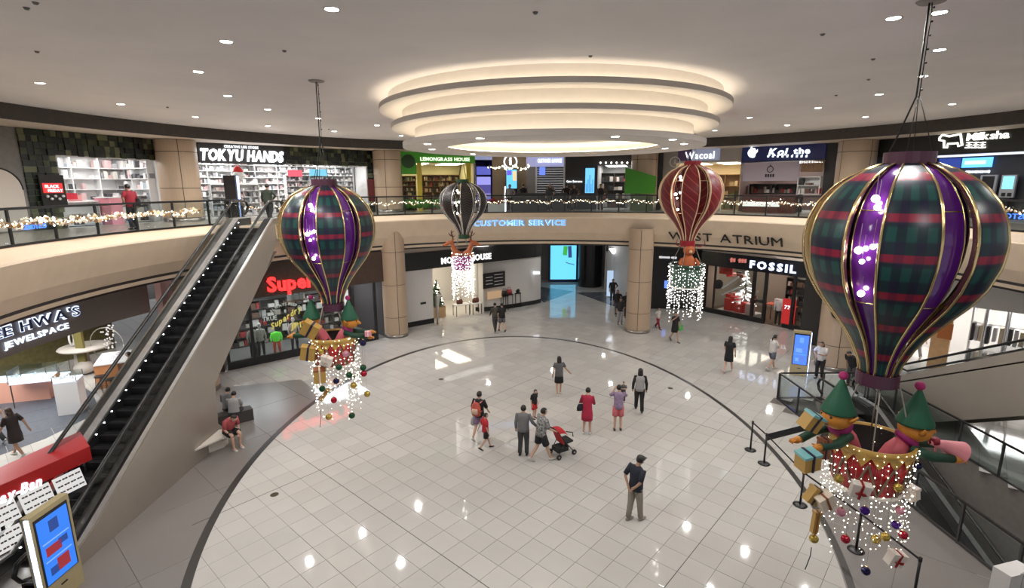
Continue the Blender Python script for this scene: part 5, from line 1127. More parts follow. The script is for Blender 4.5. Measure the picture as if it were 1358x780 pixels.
for x in (711, 748): p = P2(x); tag(MB().box((p.x, p.y, (ZL2 + ZT) / 2), (0.1, 0.15, ZT - ZL2 - 0.1)).build('door_jamb', SHW), ('left' if x < 720 else 'right') + ' pale jamb of the shuttered shop', 'frame')
pl = line_place(A, B, 0, 0.12); k0 = (gline(713, 210, A, B) - A).xy.length; k1 = (gline(745, 210, A, B) - A).xy.length; pz = gline(729, 215.5, A, B).z
sign('glowing white lettering over the roller shutter in one line', 'CUSTOMER LOUNGE', 0.32, emit('lit_letter_blueish', (0.75, 0.85, 1.0), 1.6), lambda u: (pl(u + k0)[0] + Vector((0, 0, pz)), pl(u)[1], Vector((0, 0, 1))), 0.03, 0.02, width=k1 - k0)
p = gline(722, 227, A, B); tag(MB().box((p.x - .15, p.y - 0.2, p.z), (0.4, 0.03, 0.5), 0.3).build('window_sticker', emit('blue_sticker', (0.15, 0.25, 0.9), 0.8)), 'small blue panel on the roller shutter', 'sign')
# dark facade with text
A, B = P2(749), P2(836); panelbox('wall_dark', A, P2(792), ZL2, ZT, SWD, 0.25, 0); panelbox('wall_header', P2(792), B, gline(815, 218, A, B).z, ZT, SWD, 0.25, 0)
pl = line_place(A, B, 0, 0.08); k0 = (gline(752, 210, A, B) - A).xy.length; k1 = (gline(773, 210, A, B) - A).xy.length; pz = gline(760, 242, A, B).z
sign('small white lettering on the dark facade beside the narrow cyan panel', 'Gate Entrance', 0.20, LET, lambda u: (pl(u + k0)[0] + Vector((0, 0, pz)), pl(u)[1], Vector((0, 0, 1))), 0.03, 0.01, width=k1 - k0)
a_, b_ = P2(776), P2(788); t = thing('light_screen', 'tall narrow cyan lit panel on the dark facade', 'screen', ((a_ + b_) / 2).xy.to_3d() + Vector((0, 0, ZL2))); panelbox('screen', a_, b_, gline(780, 256, A, B).z, gline(780, 223, A, B).z, emit('cyan_panel3', (0.15, 0.5, 0.85), 1.0), 0.04, 0.08, parent=t)
for i in range(5): panelbox('screen_graphic', a_.lerp(b_, .1 + .17 * i), a_.lerp(b_, .2 + .17 * i), gline(780, 255, A, B).z, gline(780, 244 - 6 * (i % 3), A, B).z, emit('blue_skyline', (0.06, 0.25, 0.6), 0.9), 0.02, 0.10, parent=t)
bay(P2(792), B, ZL2, gline(815, 218, A, B).z, 4, mat('shop_wall_grey', (0.40, 0.39, 0.38), 0.6), SF, SWD, LUM, 1)
Tn = (B - A).xy.to_3d().normalized(); Nn = Tn.cross(Vector((0, 0, 1)))
shelf('dark shelving with goods inside the shop right of the narrow cyan panel', behind(P2(794), 2.5), behind(P2(832), 2.5), ZL2, 2.4, 4, SHD, PRODD, 61, gs=0.25)
for i in range(6): p = P2(795 + i * 7); tag(MB().ball((p.x, p.y - 0.12, gline(795 + i * 7, 216, A, B).z), 0.05, 8, 6).build('track_light', emit('white_dot', (1, 0.95, 0.85), 8)), 'small bright spot lamp above the dark shop opening', 'light', 'spot lamps above the dark shop opening')
# green board in front of the tan column
GB_ = emit('green_board', (0.10, 0.42, 0.03), 0.25); 
a_, b_ = gr(829, 240, 17.6), gr(870, 240, 17.6); zz = lambda x, y: gr(x, y, 17.6).z
tag(MB().slab([Vector((a_.x, a_.y, zz(829, 257))), Vector((b_.x, b_.y, zz(870, 257))), Vector((b_.x, b_.y, zz(870, 234))), Vector((a_.x, a_.y, zz(829, 222)))], (0, 0.08, 0)).build('green_board', mat('green_board_paint', (0.06, 0.30, 0.02), 0.5)), 'bright green board with slanting top edge in front of the tan column', 'board')
tag(MB().slab([Vector((a_.x + .4, a_.y, ZL2)), Vector((b_.x - .1, b_.y, ZL2)), Vector((b_.x - .1, b_.y, zz(870, 258))), Vector((a_.x + .4, a_.y, zz(829, 258)))], (0, 0.1, 0)).build('planter_box', mat('olive_planter', (0.10, 0.13, 0.05), 0.5)), 'dull green planter box under the bright green board', 'planter')
# lingerie shop
A, B = P2(871), P2(980); zh = gline(925, 215, A, B).z; panelbox('wall_header', A, B, zh, ZT, mat('pale_taupe_header', (0.40, 0.36, 0.31), 0.5), 0.2, 0); panelbox('wall_pale', A, P2(895), ZL2, zh, MATS['pale_taupe_header'], 0.2, 0)
panelbox('wall_dark', P2(871), P2(878), ZL2, ZT, SWD, 0.1, 0.12)
bay(P2(895), B, ZL2, zh, 4, mat('warm_shop_wall', (0.62, 0.50, 0.30), 0.6), SF, SW, LUMW, 2)
Tn = (B - A).xy.to_3d().normalized(); Nn = Tn.cross(Vector((0, 0, 1)))
a_, b_ = gr(899, 210, 18.9), gr(954, 210, 18.9); t = thing('shop_sign', 'grey sign box with white shop name above the red balloon', 'sign', ((a_ + b_) / 2)); z0, z1 = gr(925, 213, 18.9).z, gr(925, 197, 18.9).z
panelbox('sign_box', a_, b_, z0, z1, mat('slate_sign', (0.16, 0.17, 0.22), 0.4, em=(0.3, 0.33, 0.45), es=0.35), 0.15, 0, parent=t); panelbox('purple_end', a_, a_.lerp(b_, 0.34), z0, z1, mat('purple_sign', (0.10, 0.05, 0.16), 0.4), 0.02, 0.02, parent=t)
pl = line_place(a_, b_, 0, 0.04); Lw = (b_ - a_).xy.length; letters(t, 'Wacoal', (z1 - z0) * 0.85, LET, lambda u: (pl(u + Lw * 0.18)[0] + Vector((0, 0, z0 + 0.1)), pl(u)[1], Vector((0, 0, 1))), 0.03, 0.012, width=Lw * 0.70)
ci = gr(895, 215, 18.8); t = thing('information_sign', 'small pale ring sign with letter i left of the grey sign box', 'sign', ci); wb(MB().loft([ci + Tn * (0.3 * math.cos(q)) + Vector((0, 0, 0.3 * math.sin(q))) for q in [2 * PI * i / 24 for i in range(25)]], 0.03, 6), 'ring', SHW, t); wb(MB().box(ci + Vector((0, 0, -0.03)), (0.08, 0.04, 0.2)).box(ci + Vector((0, 0, 0.12)), (0.08, 0.04, 0.05)), 'letter_i', SHW, t)
shelf('warm wooden shelving with garments inside the warm-lit shop behind the red balloon', behind(P2(930), 2.2), behind(P2(978), 2.2), ZL2, 2.2, 3, SHWOOD, PRODG, 71, gs=0.3)
shelf('low glowing counter shelving at the front of the warm-lit shop behind the red balloon', behind(P2(900), 0.6), behind(P2(955), 0.6), ZL2, 1.1, 2, SHW, PRODG, 72, gs=0.2)
# tea shop with blue sign
A, B = P2(981), P2(1090); zh = gline(1035, 213, A, B).z; panelbox('wall_header', A, B, zh, ZT, mat('navy_sign_band', (0.005, 0.008, 0.04), 0.3, em=(0.02, 0.04, 0.3), es=0.05), 0.25, 0.1)
bay(A, B, ZL2, zh, 4, mat('tea_wall', (0.10, 0.06, 0.05), 0.5), SF, SWD, LUM, 1)
Tn = (B - A).xy.to_3d().normalized(); Nn = Tn.cross(Vector((0, 0, 1)))
pl = line_place(A, B, 0, 0.14); f = lambda x: (gline(x, 205, A, B) - A).xy.length
LETX = emit('lit_letter_icy', (0.75, 0.85, 1.0), 1.7)
sign('glowing white brushed lettering on the navy sign band, beside the bird emblem', 'Koi', 0.55, LETX, lambda u: (pl(u + f(1020))[0] + Vector((0, 0, gline(1035, 206, A, B).z)), pl(u)[1], Vector((0, 0, 1)) + Tn * 0.2), 0.04, 0.03, width=f(1044) - f(1020))
sign('glowing white short lettering at the right of the navy sign band', 'the', 0.42, LETX, lambda u: (pl(u + f(1053))[0] + Vector((0, 0, gline(1035, 205, A, B).z)), pl(u)[1], Vector((0, 0, 1))), 0.04, 0.03, width=f(1075) - f(1053))
t = thing('sign_dots', 'row of small glowing marks under the brushed lettering of the navy sign', 'sign', gline(1048, 208, A, B))
for i in range(9): p = gline(1020 + i * 6.3, 207.6, A, B) + Nn * 0.15; wb(MB().box(p, (0.10, 0.04, 0.10), 0.5).box(p + Vector((0.03, 0, 0.06)), (0.04, 0.04, 0.08)), 'small_mark', LETX, t)
p = gline(1000, 203, A, B) + Nn * 0.16; t = thing('bird_emblem', 'glowing white round bird emblem at the left of the navy sign band', 'emblem', p)
wb(MB().ball(p, 0.30, 16, 10, (1.0, 0.2, 0.9)).loft([p + Vector((0.15, 0, 0.1)), p + Vector((0.40, 0, 0.0))], [0.16, 0.01], 8).loft([p + Vector((-0.1, 0, 0.2)), p + Vector((-0.12, 0, 0.38))], [0.08, 0.01], 6), 'bird', LETX, t, True)
a_, b_ = P2(984, R=18.9), P2(1057, R=18.9); t = thing('hoarding_board', 'pale lilac board with a small line logo under the navy sign', 'board', ((a_ + b_) / 2).xy.to_3d() + Vector((0, 0, 8.0))); z0, z1 = gr(1020, 240, 18.9).z, gr(1020, 215, 18.9).z
panelbox('board', a_, b_, z0, z1, mat('lilac_board', (0.42, 0.36, 0.42), 0.6), 0.05, 0, parent=t)
cc = a_.lerp(b_, 0.5); cc = Vector((cc.x, cc.y, (z0 + z1) / 2 + 0.12)) + Nn * 0.03
wb(MB().loft([cc + Tn * (0.16 * math.cos(q)) + Vector((0, 0, 0.16 * math.sin(q))) for q in [2 * PI * i / 16 for i in range(17)]], 0.02, 5).loft([cc + Vector((0, 0, 0.14)), cc + Vector((0, 0, 0.26))], 0.02, 5), 'logo_line', BLACK, t)
for i in range(4): wb(MB().box(cc + Tn * (-0.2 + 0.13 * i) + Vector((0, 0, -0.34)), (0.08, 0.02, 0.16), ang(cc) + PI / 2 + 0.2 * i), 'logo_character', BLACK, t)
shelf('dark counter back shelving with cups in the tea shop', behind(P2(985), 1.2), behind(P2(1056), 1.2), ZL2, 1.6, 3, SHD, PRODD, 81, gs=0.15)
o = panelbox('tea_counter', P2(986, R=18.6), P2(1056, R=18.6), ZL2, ZL2 + 1.0, mat('mahogany', (0.10, 0.03, 0.02), 0.35, var=0.2), 0.6, 0, structure=False); tag(o, 'long dark red-brown counter of the tea shop with white strip', 'counter')
o = panelbox('counter_light_strip', P2(987, R=18.5), P2(1036, R=18.5), ZL2 + 0.35, ZL2 + 0.6, emit('milky_strip', (0.9, 0.88, 0.8), 0.9), 0.05, 0.08, structure=False); tag(o, 'milky white strip along the front of the tea counter', 'light')
a_, b_ = P2(1059, R=18.9), P2(1089, R=18.9); t = thing('slat_screen', 'row of thin brown vertical slats at the right of the tea shop', 'screen', ((a_ + b_) / 2).xy.to_3d() + Vector((0, 0, 9)))
z0, z1 = gr(1075, 228, 18.9).z, gr(1075, 213, 18.9).z
for i in range(14): p = a_.lerp(b_, (i + .5) / 14); wb(MB().box((p.x, p.y, (z0 + z1) / 2), (0.05, 0.05, z1 - z0)), 'slat', SHWOOD, t)
shelf('glass cabinet shelving with cakes and machines at the right end of the tea shop', (P2(1059, R=18.8).x, P2(1059, R=18.8).y), (P2(1088, R=18.8).x, P2(1088, R=18.8).y), ZL2 + 1.0, 0.95, 2, SHW, PRODD, 82, gs=0.16)
panelbox('wall_dark', P2(1090), P2(1107), ZL2, ZT, SWD, 0.25, 0)
# milk tea shop, right
A, B = P2(1156), P2(1420); zh = gline(1280, 203, A, B).z; panelbox('wall_header', A, B, zh, ZT, mat('black_header', (0.008, 0.009, 0.008), 0.35), 0.25, 0.1)
Cb, Db, Nn, Tn = bay(A, B, ZL2, zh, 2.2, mat('charcoal_wall', (0.035, 0.035, 0.04), 0.5), SF, SWD, emit('dim_panel', (0.8, 0.85, 1), 1.0), 1)
pl = line_place(A, B, 0, 0.16); f = lambda x: (gline(x, 190, A, B) - A).xy.length
LETM = emit('lit_letter_ivory', (1.0, 0.97, 0.82), 1.4)
sign('glowing ivory bold lettering on the black header beside the cow outline', 'Milksha', 0.42, LETM, lambda u: (pl(u + f(1284))[0] + Vector((0, 0, gline(1310, 185, A, B).z)), pl(u)[1], Vector((0, 0, 1))), 0.04, 0.02, width=f(1340) - f(1284), gap=0.05)
t = thing('sign_characters', 'three small glowing square characters under the ivory lettering', 'sign', gline(1297, 193, A, B))
for i in range(3):
    p = gline(1288 + i * 9, 192.5, A, B) + Nn * 0.16
    wb(MB().box(p + Vector((0, 0, 0.10)), (0.2, 0.04, 0.04), ang(p) + PI / 2).box(p, (0.2, 0.04, 0.04), ang(p) + PI / 2).box(p + Vector((0, 0, -0.1)), (0.26, 0.04, 0.045), ang(p) + PI / 2).box(p, (0.05, 0.04, 0.26), ang(p) + PI / 2), 'character', LETM, t)
t = thing('cow_emblem', 'glowing ivory outline of a cow at the left of the ivory lettering', 'emblem', gline(1263, 188, A, B)); cp = [(1249, 183), (1253, 179), (1262, 181), (1277, 178), (1279, 193), (1274, 194), (1273, 190), (1260, 191), (1259, 196), (1255, 196), (1255, 187), (1249, 186), (1249, 183)]
wb(MB().loft([gline(x, y, A, B) + Nn * 0.16 for x, y in cp], 0.045, 6), 'outline', LETM, t)
f3 = lambda x, y: gline(x, y, (Cb.x, Cb.y), (Db.x, Db.y))
def wallscreen(x0, x1, y0, y1, label, m, extra=None):
    a_, b_ = f3(x0, 215), f3(x1, 215); t = thing('menu_screen', label, 'screen', (a_ + b_) / 2); panelbox('screen', a_, b_, f3((x0 + x1) / 2, y1).z, f3((x0 + x1) / 2, y0).z, m, 0.05, 0.12, parent=t); return t, a_, b_
t, a_, b_ = wallscreen(1278, 1318, 209, 222, 'bright blue menu screen on the charcoal wall under the cow sign', emit('menu_blue', (0.10, 0.38, 0.95), 1.6))
panelbox('screen_graphic', a_.lerp(b_, .1), a_.lerp(b_, .8), f3(1298, 218).z, f3(1298, 213).z, emit('menu_pale', (0.4, 0.8, 1.0), 1.6), 0.02, 0.15, parent=t)
wallscreen(1247, 1276, 210, 224, 'dim dark blue menu screen left of the bright blue one', emit('menu_dim', (0.02, 0.05, 0.30), 0.8))
t = thing('order_lettering', 'row of small white capitals under the menu screens', 'sign', f3(1295, 228)); a_, b_ = f3(1275, 228), f3(1315, 228); pl2 = line_place(a_, b_, 0, 0.12)
marks(t, lambda u: pl2(u * (b_ - a_).xy.length)[0] + Vector((0, 0, f3(1295, 228).z)), 15, 0.12, LETX)
for x0, x1, lit, lb in ((1305, 1327, False, 'white self-order terminal with dark screen, left of two'), (1333, 1353, True, 'white self-order terminal with cyan screen, right of two')):
    a_, b_ = f3(x0, 245), f3(x1, 245); pc = (a_ + b_) / 2; t = thing('order_terminal', lb, 'terminal', (pc.x + Nn.x * 0.3, pc.y + Nn.y * 0.3, ZL2 + 0.006))
    z0, z1 = f3((x0 + x1) / 2, 262).z, f3((x0 + x1) / 2, 232).z
    panelbox('housing', a_, b_, z0, z1, mat('terminal_white', (0.45, 0.45, 0.45), 0.4), 0.12, 0.35, parent=t); panelbox('screen', a_.lerp(b_, .14), a_.lerp(b_, .86), z0 + (z1 - z0) * 0.38, z1 - 0.06, emit('terminal_cyan', (0.2, 0.7, 0.9), 1.3) if lit else BLACK, 0.03, 0.37, parent=t)
    panelbox('card_reader', a_.lerp(b_, .2), a_.lerp(b_, .45), z0 + 0.05, z0 + 0.2, BLACK, 0.03, 0.38, parent=t); panelbox('receipt_slot', a_.lerp(b_, .6), a_.lerp(b_, .85), z0 + 0.05, z0 + 0.2, BLACK, 0.03, 0.38, parent=t); panelbox('pedestal', a_.lerp(b_, .3), a_.lerp(b_, .7), ZL2 + 0.006, z0, BLACK, 0.1, 0.33, parent=t)
# ---------------- writing on the fascia
RF = 14.02
def fplace(x0, dz, zb, R=RF, tilt=0.44):
    a0 = ang(gr(x0, 300, R))
    return arc_place(R, a0, zb, -tilt)
def farc(x0, x1, R=RF): return abs(ang(gr(x0, 300, R)) - ang(gr(x1, 300, R))) * R
halo = emit('blue_halo', (0.30, 0.55, 1.0), 1.5)
s_ = farc(628, 750); zb = 5.98
t = thing('lettering', 'pale blue backlit lettering CUSTOMER SERVICE on the beige fascia behind the dark balloon', 'sign', pol(RF, ang(gr(690, 300, RF)), zb))
zb = gr(690, 299, 14.0).z
pf = fplace(628, 0, zb, 14.0, -0.42); letters(t, 'CUSTOMER SERVICE', 0.47, halo, pf, 0.015, 0.03, width=s_)
pf = fplace(628, 0, zb + 0.01, 13.96, -0.42); letters(t, 'CUSTOMER SERVICE', 0.46, emit('pale_letter_face', (0.12, 0.35, 0.9), 0.9), pf, 0.03, -0.004, width=s_, name='letter_face')
t = thing('lettering', 'large dark thin lettering WEST ATRIUM on the beige fascia right of the red balloon', 'sign', pol(14.1, ang(gr(970, 310, 14.1)), 5.6))
zb = gr(970, 322, 14.25).z; pf = fplace(888, 0, zb, 14.2, -0.42); letters(t, 'WEST ATRIUM', 0.66, mat('dark_bronze_letter', (0.02, 0.017, 0.015), 0.35, 0.3), pf, 0.05, 0.0, width=farc(888, 1041, 14.18), gap=0.13)
t = thing('lettering', 'white lit capitals on the fascia at the right edge behind the near balloon', 'sign', pol(14.1, ang(gr(1345, 330, 14.1)), 5.6))
zb = gr(1345, 343, 14.2).z; pf = fplace(1335, 0, zb, 14.1, -0.42); letters(t, 'ON', 0.55, LETB, pf, 0.05, 0.02, width=0.95)
t = thing('lettering', 'blue sign reflection built as glowing capitals before the glass at the far right edge', 'sign', pol(14.75, ang(gr(1345, 288, 14.75)), 7.0))
# blue sign reflection in the glass, built as glowing letters, right and left edges
mir = lambda x0, x1, y: (lambda u: (lambda r: (r[0], -r[1], r[2]))(arc_place(14.72, ang(gr(x1, y, 14.72)), gr(x1, y, 14.72).z)(-u)))
letters(t, 'CUSTOMER', 0.24, emit('blue_letter', (0.05, 0.18, 0.9), 1.6), mir(0, 1372, 292), 0.02, 0.005, width=1.5)
t = thing('lettering', 'small blue sign reflection built as glowing letters on the left glass balustrade below the garland', 'sign', pol(14.72, ang(gr(55, 300, 14.72)), 7.0))
letters(t, 'CUSTOMER', 0.18, MATS['blue_letter'], mir(0, 62, 302), 0.02, 0.005, width=0.8)

# ---------------- ground floor
def L1Y(p): return (p.x, p.y)
ZL = 4.80
# jewellery shop at left
RJ = 16.2; HDR = mat('taupe_header', (0.17, 0.145, 0.13), 0.5, var=0.04)
a0, a1 = ang(gr(-60, 440, RJ)), ang(gr(198, 400, RJ)); zb0 = gr(0, 466, RJ).z; zt0 = gr(0, 424, RJ).z
struct(MB().sweep([(RJ, 3.42), (RJ + 0.2, 3.42), (RJ + 0.2, ZL), (RJ, ZL)], a1, a0, 24).build('wall_header', HDR))
z1_ = gr(100, 420, RJ).z
pf = arc_place(RJ - 0.05, ang(gr(-25, 440, RJ - .05)), 4.02); wd = abs(ang(gr(-25, 440, RJ)) - ang(gr(107, 420, RJ))) * RJ
t = thing('lettering', 'large white haloed shop name on the taupe header at far left', 'sign', pol(RJ, ang(gr(40, 430, RJ)), 3.9)); letters(t, "LEE HWA'S", 0.44, emit('white_halo', (0.62, 0.72, 1.0), 1.3), pf, 0.04, 0.045, width=wd, gap=0.12)
pf = arc_place(RJ - 0.10, ang(gr(-25, 440, RJ - .1)), 4.03); letters(t, "LEE HWA'S", 0.42, mat('navy_letter_face', (0.02, 0.03, 0.09), 0.4), pf, 0.03, 0.0, width=wd, gap=0.12, name='letter_face')
pf = arc_place(RJ - 0.05, ang(gr(4, 452, RJ - .05)), 3.68); wd = abs(ang(gr(4, 452, RJ)) - ang(gr(91, 432, RJ))) * RJ
sign('smaller white capitals under the large haloed name', 'JEWELSPACE', 0.26, emit('white_halo2', (0.7, 0.8, 1.0), 1.3), pf, 0.04, 0.015, width=wd, gap=0.16)
# interior: back walls
def jw(x, y, R): return gr(x, y, R)
struct(MB().sweep([(24.5, 0.0), (24.7, 0.0), (24.7, ZL), (24.5, ZL)], ang(gr(150, 440, 24.5)), ang(gr(-80, 440, 24.5)), 24).build('wall_left', mat('olive_wood_wall', (0.10, 0.085, 0.03), 0.5, var=0.3)))
pnk = gz(215, 470); a_, b_ = (-15.8, 24.2), (-13.6, 19.6)
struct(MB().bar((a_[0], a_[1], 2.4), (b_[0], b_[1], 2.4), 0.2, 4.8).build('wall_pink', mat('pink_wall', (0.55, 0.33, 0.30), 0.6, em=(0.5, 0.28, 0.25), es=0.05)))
t = thing('slat_screen', 'olive vertical timber slats along the back of the jewellery shop', 'screen', pol(23.6, ang(gr(100, 440, 23.6)), 0))
aa, bb = ang(gr(160, 440, 23.6)), ang(gr(50, 440, 23.6))
OLV = mat('olive_slat', (0.20, 0.17, 0.05), 0.5)
for i in range(40): p = pol(23.6, aa + (bb - aa) * i / 39, 0); wb(MB().box((p.x, p.y, 3.2), (0.08, 0.12, 2.6), ang(p)), 'slat', OLV, t)
def lightbox(x, y, z, sx, sy, label, m=None):
    o = MB().box((x, y, z), (sx, sy, 0.04)).build('ceiling_panel_light', m or LUM); tag(o, label, 'light', 'shop ceiling light panels')
lightbox(-17.2, 17.0, 4.74, 1.2, 5.0, 'long light panel over the jewellery showcases'); lightbox(-19.5, 15.5, 4.74, 4.5, 6.0, 'bright light panel in the ceiling of the jewellery shop, hidden behind the header'); lightbox(-19, 21.5, 4.74, 3.0, 2.0, 'second bright light panel in the ceiling of the jewellery shop')
CASEF = mat('case_frame', (0.10, 0.09, 0.08), 0.3, 0.6)
def showcase(label, c, w, d, h, rz, legs=True, top=0.5, body=None, goods=True):
    t = thing('glass_showcase', label, 'showcase', (c[0], c[1], 0.0), rz)
    if legs:
        for sx in (-1, 1):
            for sy in (-1, 1): MB().box((sx * (w / 2 - .03), sy * (d / 2 - .03), (h - top) / 2), (0.03, 0.03, h - top)).build('leg', CASEF, t)
    else: MB().box((0, 0, (h - top) / 2), (w, d, h - top)).build('base_cabinet', body or SHW, t)
    MB().box((0, 0, h - top), (w, d, 0.05)).build('tray', mat('case_lining', (0.70, 0.76, 0.85), 0.5, em=(0.7, 0.8, 1.0), es=0.5), t)
    g = MB()
    lo = [g.bm.verts.new((x * w / 2, y * d / 2, h - top + 0.03)) for x, y in ((-1, -1), (1, -1), (1, 1), (-1, 1))]; hi = [g.bm.verts.new((v.co.x, v.co.y, h)) for v in lo]
    for i in range(4): g._f([lo[i], lo[(i + 1) % 4], hi[(i + 1) % 4], hi[i]])
    g._f(hi); g.build('glass_case', GLS, t)
    f = MB()
    for sx in (-1, 1):
        for sy in (-1, 1): f.box((sx * w / 2, sy * d / 2, h - top / 2), (0.02, 0.02, top))
    f.build('case_edges', CASEF, t, kind='stuff')
    if goods:
        r = random.Random(int(w * 100 + d * 10)); 
        for i in range(7): MB().lathe([(0, 0.12), (0.03, 0.10), (0.05, 0.0)], 8, (r.uniform(-w * .4, w * .4), r.uniform(-d * .3, d * .3), h - top + 0.03)).build('jewel_stand', SHW, t)
p = gz(60, 532); showcase('large lit glass jewellery showcase on thin black legs at left', (p.x, p.y), 1.6, 0.9, 1.45, 0.35)
p = gz(98, 545); showcase('tall white pedestal showcase beside the blue-grey carpet edge', (p.x, p.y), 0.7, 0.7, 1.5, 0.4, False, 0.25)
p = gz(14, 530); showcase('long lit showcase with salmon drawers at the far left', (p.x, p.y), 3.0, 0.8, 1.3, 0.3, False, 0.45, mat('salmon_drawer', (0.62, 0.32, 0.24), 0.5))
p = gz(40, 490); showcase('white shelf-backed showcase behind the salmon drawers', (p.x - 1.0, p.y + 1.6), 3.2, 0.7, 1.6, 0.3, False, 0.9, SHW)
shelf('bright white wall shelving of jewellery at the far left', (gz(-10, 488).x, gz(-10, 488).y + 1), (gz(45, 476).x, gz(45, 476).y + 1), 0, 1.9, 3, SHW, PRODW, 91, gs=0.2)
p = gz(150, 505); t = thing('work_table', 'orange wood and white counter where a man sits in the jewellery shop', 'counter', (p.x, p.y, 0), 0.5)
MB().box((0, 0, 0.5), (0.8, 1.8, 1.0)).build('body', mat('orange_wood', (0.50, 0.22, 0.09), 0.4, var=0.1), t); MB().box((0.15, 0, 1.02), (1.1, 1.9, 0.05)).build('top', SHW, t)
for i in range(5): MB().box((0.2, -0.6 + 0.3 * i, 1.08), (0.22, 0.16, 0.04), 0.3 * i).build('jewel_tray', mat('pale_tray', (0.7, 0.7, 0.75), 0.4), t)
for (x, y), lb in (((136, 520), 'round black stool in front of the orange counter, left of two'), ((150, 524), 'round black stool in front of the orange counter, right of two')):
    p = gz(x, y); t = thing('stool', lb, 'stool', (p.x, p.y, 0), 0, 'round stools at the jewellery counter'); MB().lathe([(0, 0.66), (0.2, 0.66), (0.2, 0.70), (0, 0.71)], 18).build('seat', BLACK, t)
    for i in range(4): a = PI / 4 + i * PI / 2; MB().loft([(0.15 * math.cos(a), 0.15 * math.sin(a), 0.66), (0.2 * math.cos(a), 0.2 * math.sin(a), 0)], 0.012, 6).build('leg', BLACK, t)
    MB().loft([(0.18 * math.cos(q), 0.18 * math.sin(q), 0.2) for q in [2 * PI * i / 12 for i in range(13)]], 0.008, 5).build('foot_ring', BLACK, t)
p = gz(118, 492); t = thing('mushroom_table', 'pale round-topped table wrapped round an olive post in a stone planter', 'table', (p.x, p.y, 0))
MB().lathe([(0.0, 1.1), (0.95, 1.1), (1.0, 1.15), (0.95, 1.2), (0.0, 1.2)], 28).build('table_top', mat('pale_stone', (0.52, 0.48, 0.44), 0.4), t, True); MB().lathe([(0.32, 0), (0.25, 1.1)], 20, (-0.3, 0.1, 0)).build('stem', MATS['pale_stone'], t, True)
MB().ball((0.15, -0.35, 0.3), 0.42, 16, 10, (1, 1, 0.7)).build('planter_bowl', MATS['pale_stone'], t, True); MB().box((0.1, -0.35, 1.7), (0.35, 0.12, 2.8)).build('post', OLV, t)
MB().loft([(-0.45 + 0.0 * q, -0.1 + 0.12 * math.cos(q), 1.55 + 0.3 * math.sin(q)) for q in [2 * PI * i / 16 for i in range(17)]], 0.04, 8).build('ring_mirror', SHW, t, True)
p = gz(148, 492); t = thing('hoop_display', 'large thin metal hoop with white dried flowers behind the counter', 'display', (p.x, p.y, 0.0))
MB().loft([(0.75 * math.cos(q), 0, 1.3 + 0.75 * math.sin(q)) for q in [2 * PI * i / 24 for i in range(25)]], 0.02, 6).build('hoop', mat('hoop_silver', (0.5, 0.5, 0.45), 0.3, 0.8), t, True); MB().box((0, 0, 0.28), (0.5, 0.4, 0.56)).build('plinth', SHW, t)
ff = MB()
for i in range(50): ff.octa((random.gauss(0.1, 0.15), random.gauss(0, 0.1), random.uniform(1.0, 2.6)), 0.05)
ff.build('dried_flowers', SHW, t, kind='stuff')
# sunglasses counter with red canopy (below the escalator)
t = thing('eyewear_kiosk', 'eyewear counter with long red canopy and white lettering at the bottom left', 'kiosk', (-13.0, 10.6, 0))
RDC = mat('kiosk_red', (0.42, 0.010, 0.010), 0.35)
qA, qB, qC, qD = gz(119, 592, 1.9), gz(106, 572, 1.9), gz(0, 620, 1.9), gz(0, 644, 1.9)
qE = qC + (qC - qB) * 0.6; qF = qD + (qD - qA) * 0.6
wb(MB().slab([qA, qB, qE, qF], (0, 0, -0.36)), 'canopy', RDC, t)
dirk = (qF - qA).normalized(); inw = (qB - qA).normalized()
bm_ = emit('display_back', (0.9, 0.88, 0.86), 0.55); EW = island('eyewear', [(0.02, 0.02, 0.02), (0.1, 0.05, 0.03), (0.05, 0.05, 0.06)], 0.3)
ax_ = math.atan2(-dirk.y, -dirk.x); Lk = (qF - qA).length
for k in range(2):
    for i in range(6):
        c = qA + dirk * (0.55 + 0.68 * i) + inw * 0.12 + Vector((0, 0, -0.72 - 0.62 * k)); mt = Matrix.Rotation(ax_, 4, 'Z') @ Matrix.Rotation(-0.35, 4, 'X')
        wb(MB().box(c, (0.60, 0.03, 0.46), M=mt), 'display_panel', bm_, t)
        gl_ = MB()
        for r in range(3):
            for q in range(4):
                for e in (-0.03, 0.03): gl_.box(c + mt.to_3x3() @ Vector((-0.21 + 0.14 * q + e, -0.03, -0.14 + 0.14 * r)), (0.045, 0.02, 0.035), M=mt)
        wb(gl_, 'sunglasses', EW, t, kind='stuff')
for i in range(7): c = qA.lerp(qF, (i + .3) / 6.5); wb(MB().box((c.x + inw.x * .3, c.y + inw.y * .3, 0.75), (0.05, 0.05, 1.5)), 'upright', BLACK, t)
wb(MB().bar(qA + inw * .5 + Vector((0, 0, -1.72)), qF + inw * .5 + Vector((0, 0, -1.72)), 0.9, 0.35), 'plinth', BLACK, t)
pl = line_place(qD.xy, qA.xy, 0, 0.02); Lw = (qA - qD).xy.length
letters(t, 'Ray-Ban', 0.34, emit('kiosk_letter', (0.85, 0.88, 1.0), 1.6), lambda u: (pl(u - 0.25)[0] + Vector((0, 0, 1.5)), pl(u)[1], Vector((0, 0, 1)) + pl(u)[1] * 0.25), 0.03, 0.02, width=0.95)
c = gz(70, 632, 1.2); wb(MB().box(c, (0.6, 0.06, 0.32), math.atan2(-dirk.y, -dirk.x)), 'red_sign', emit('red_small_sign', (0.9, 0.03, 0.02), 1.4), t)
pq = line_place((c.x - 0.1, c.y - 0.1), (c.x - 0.1 - dirk.x, c.y - .1 - dirk.y), 0, 0.04); letters(t, 'Ray-Ban', 0.16, LET, lambda u: (pq(u - 0.22)[0] + Vector((0, 0, c.z - 0.05)), pq(u)[1], Vector((0, 0, 1))), 0.02, 0.01, width=0.45)

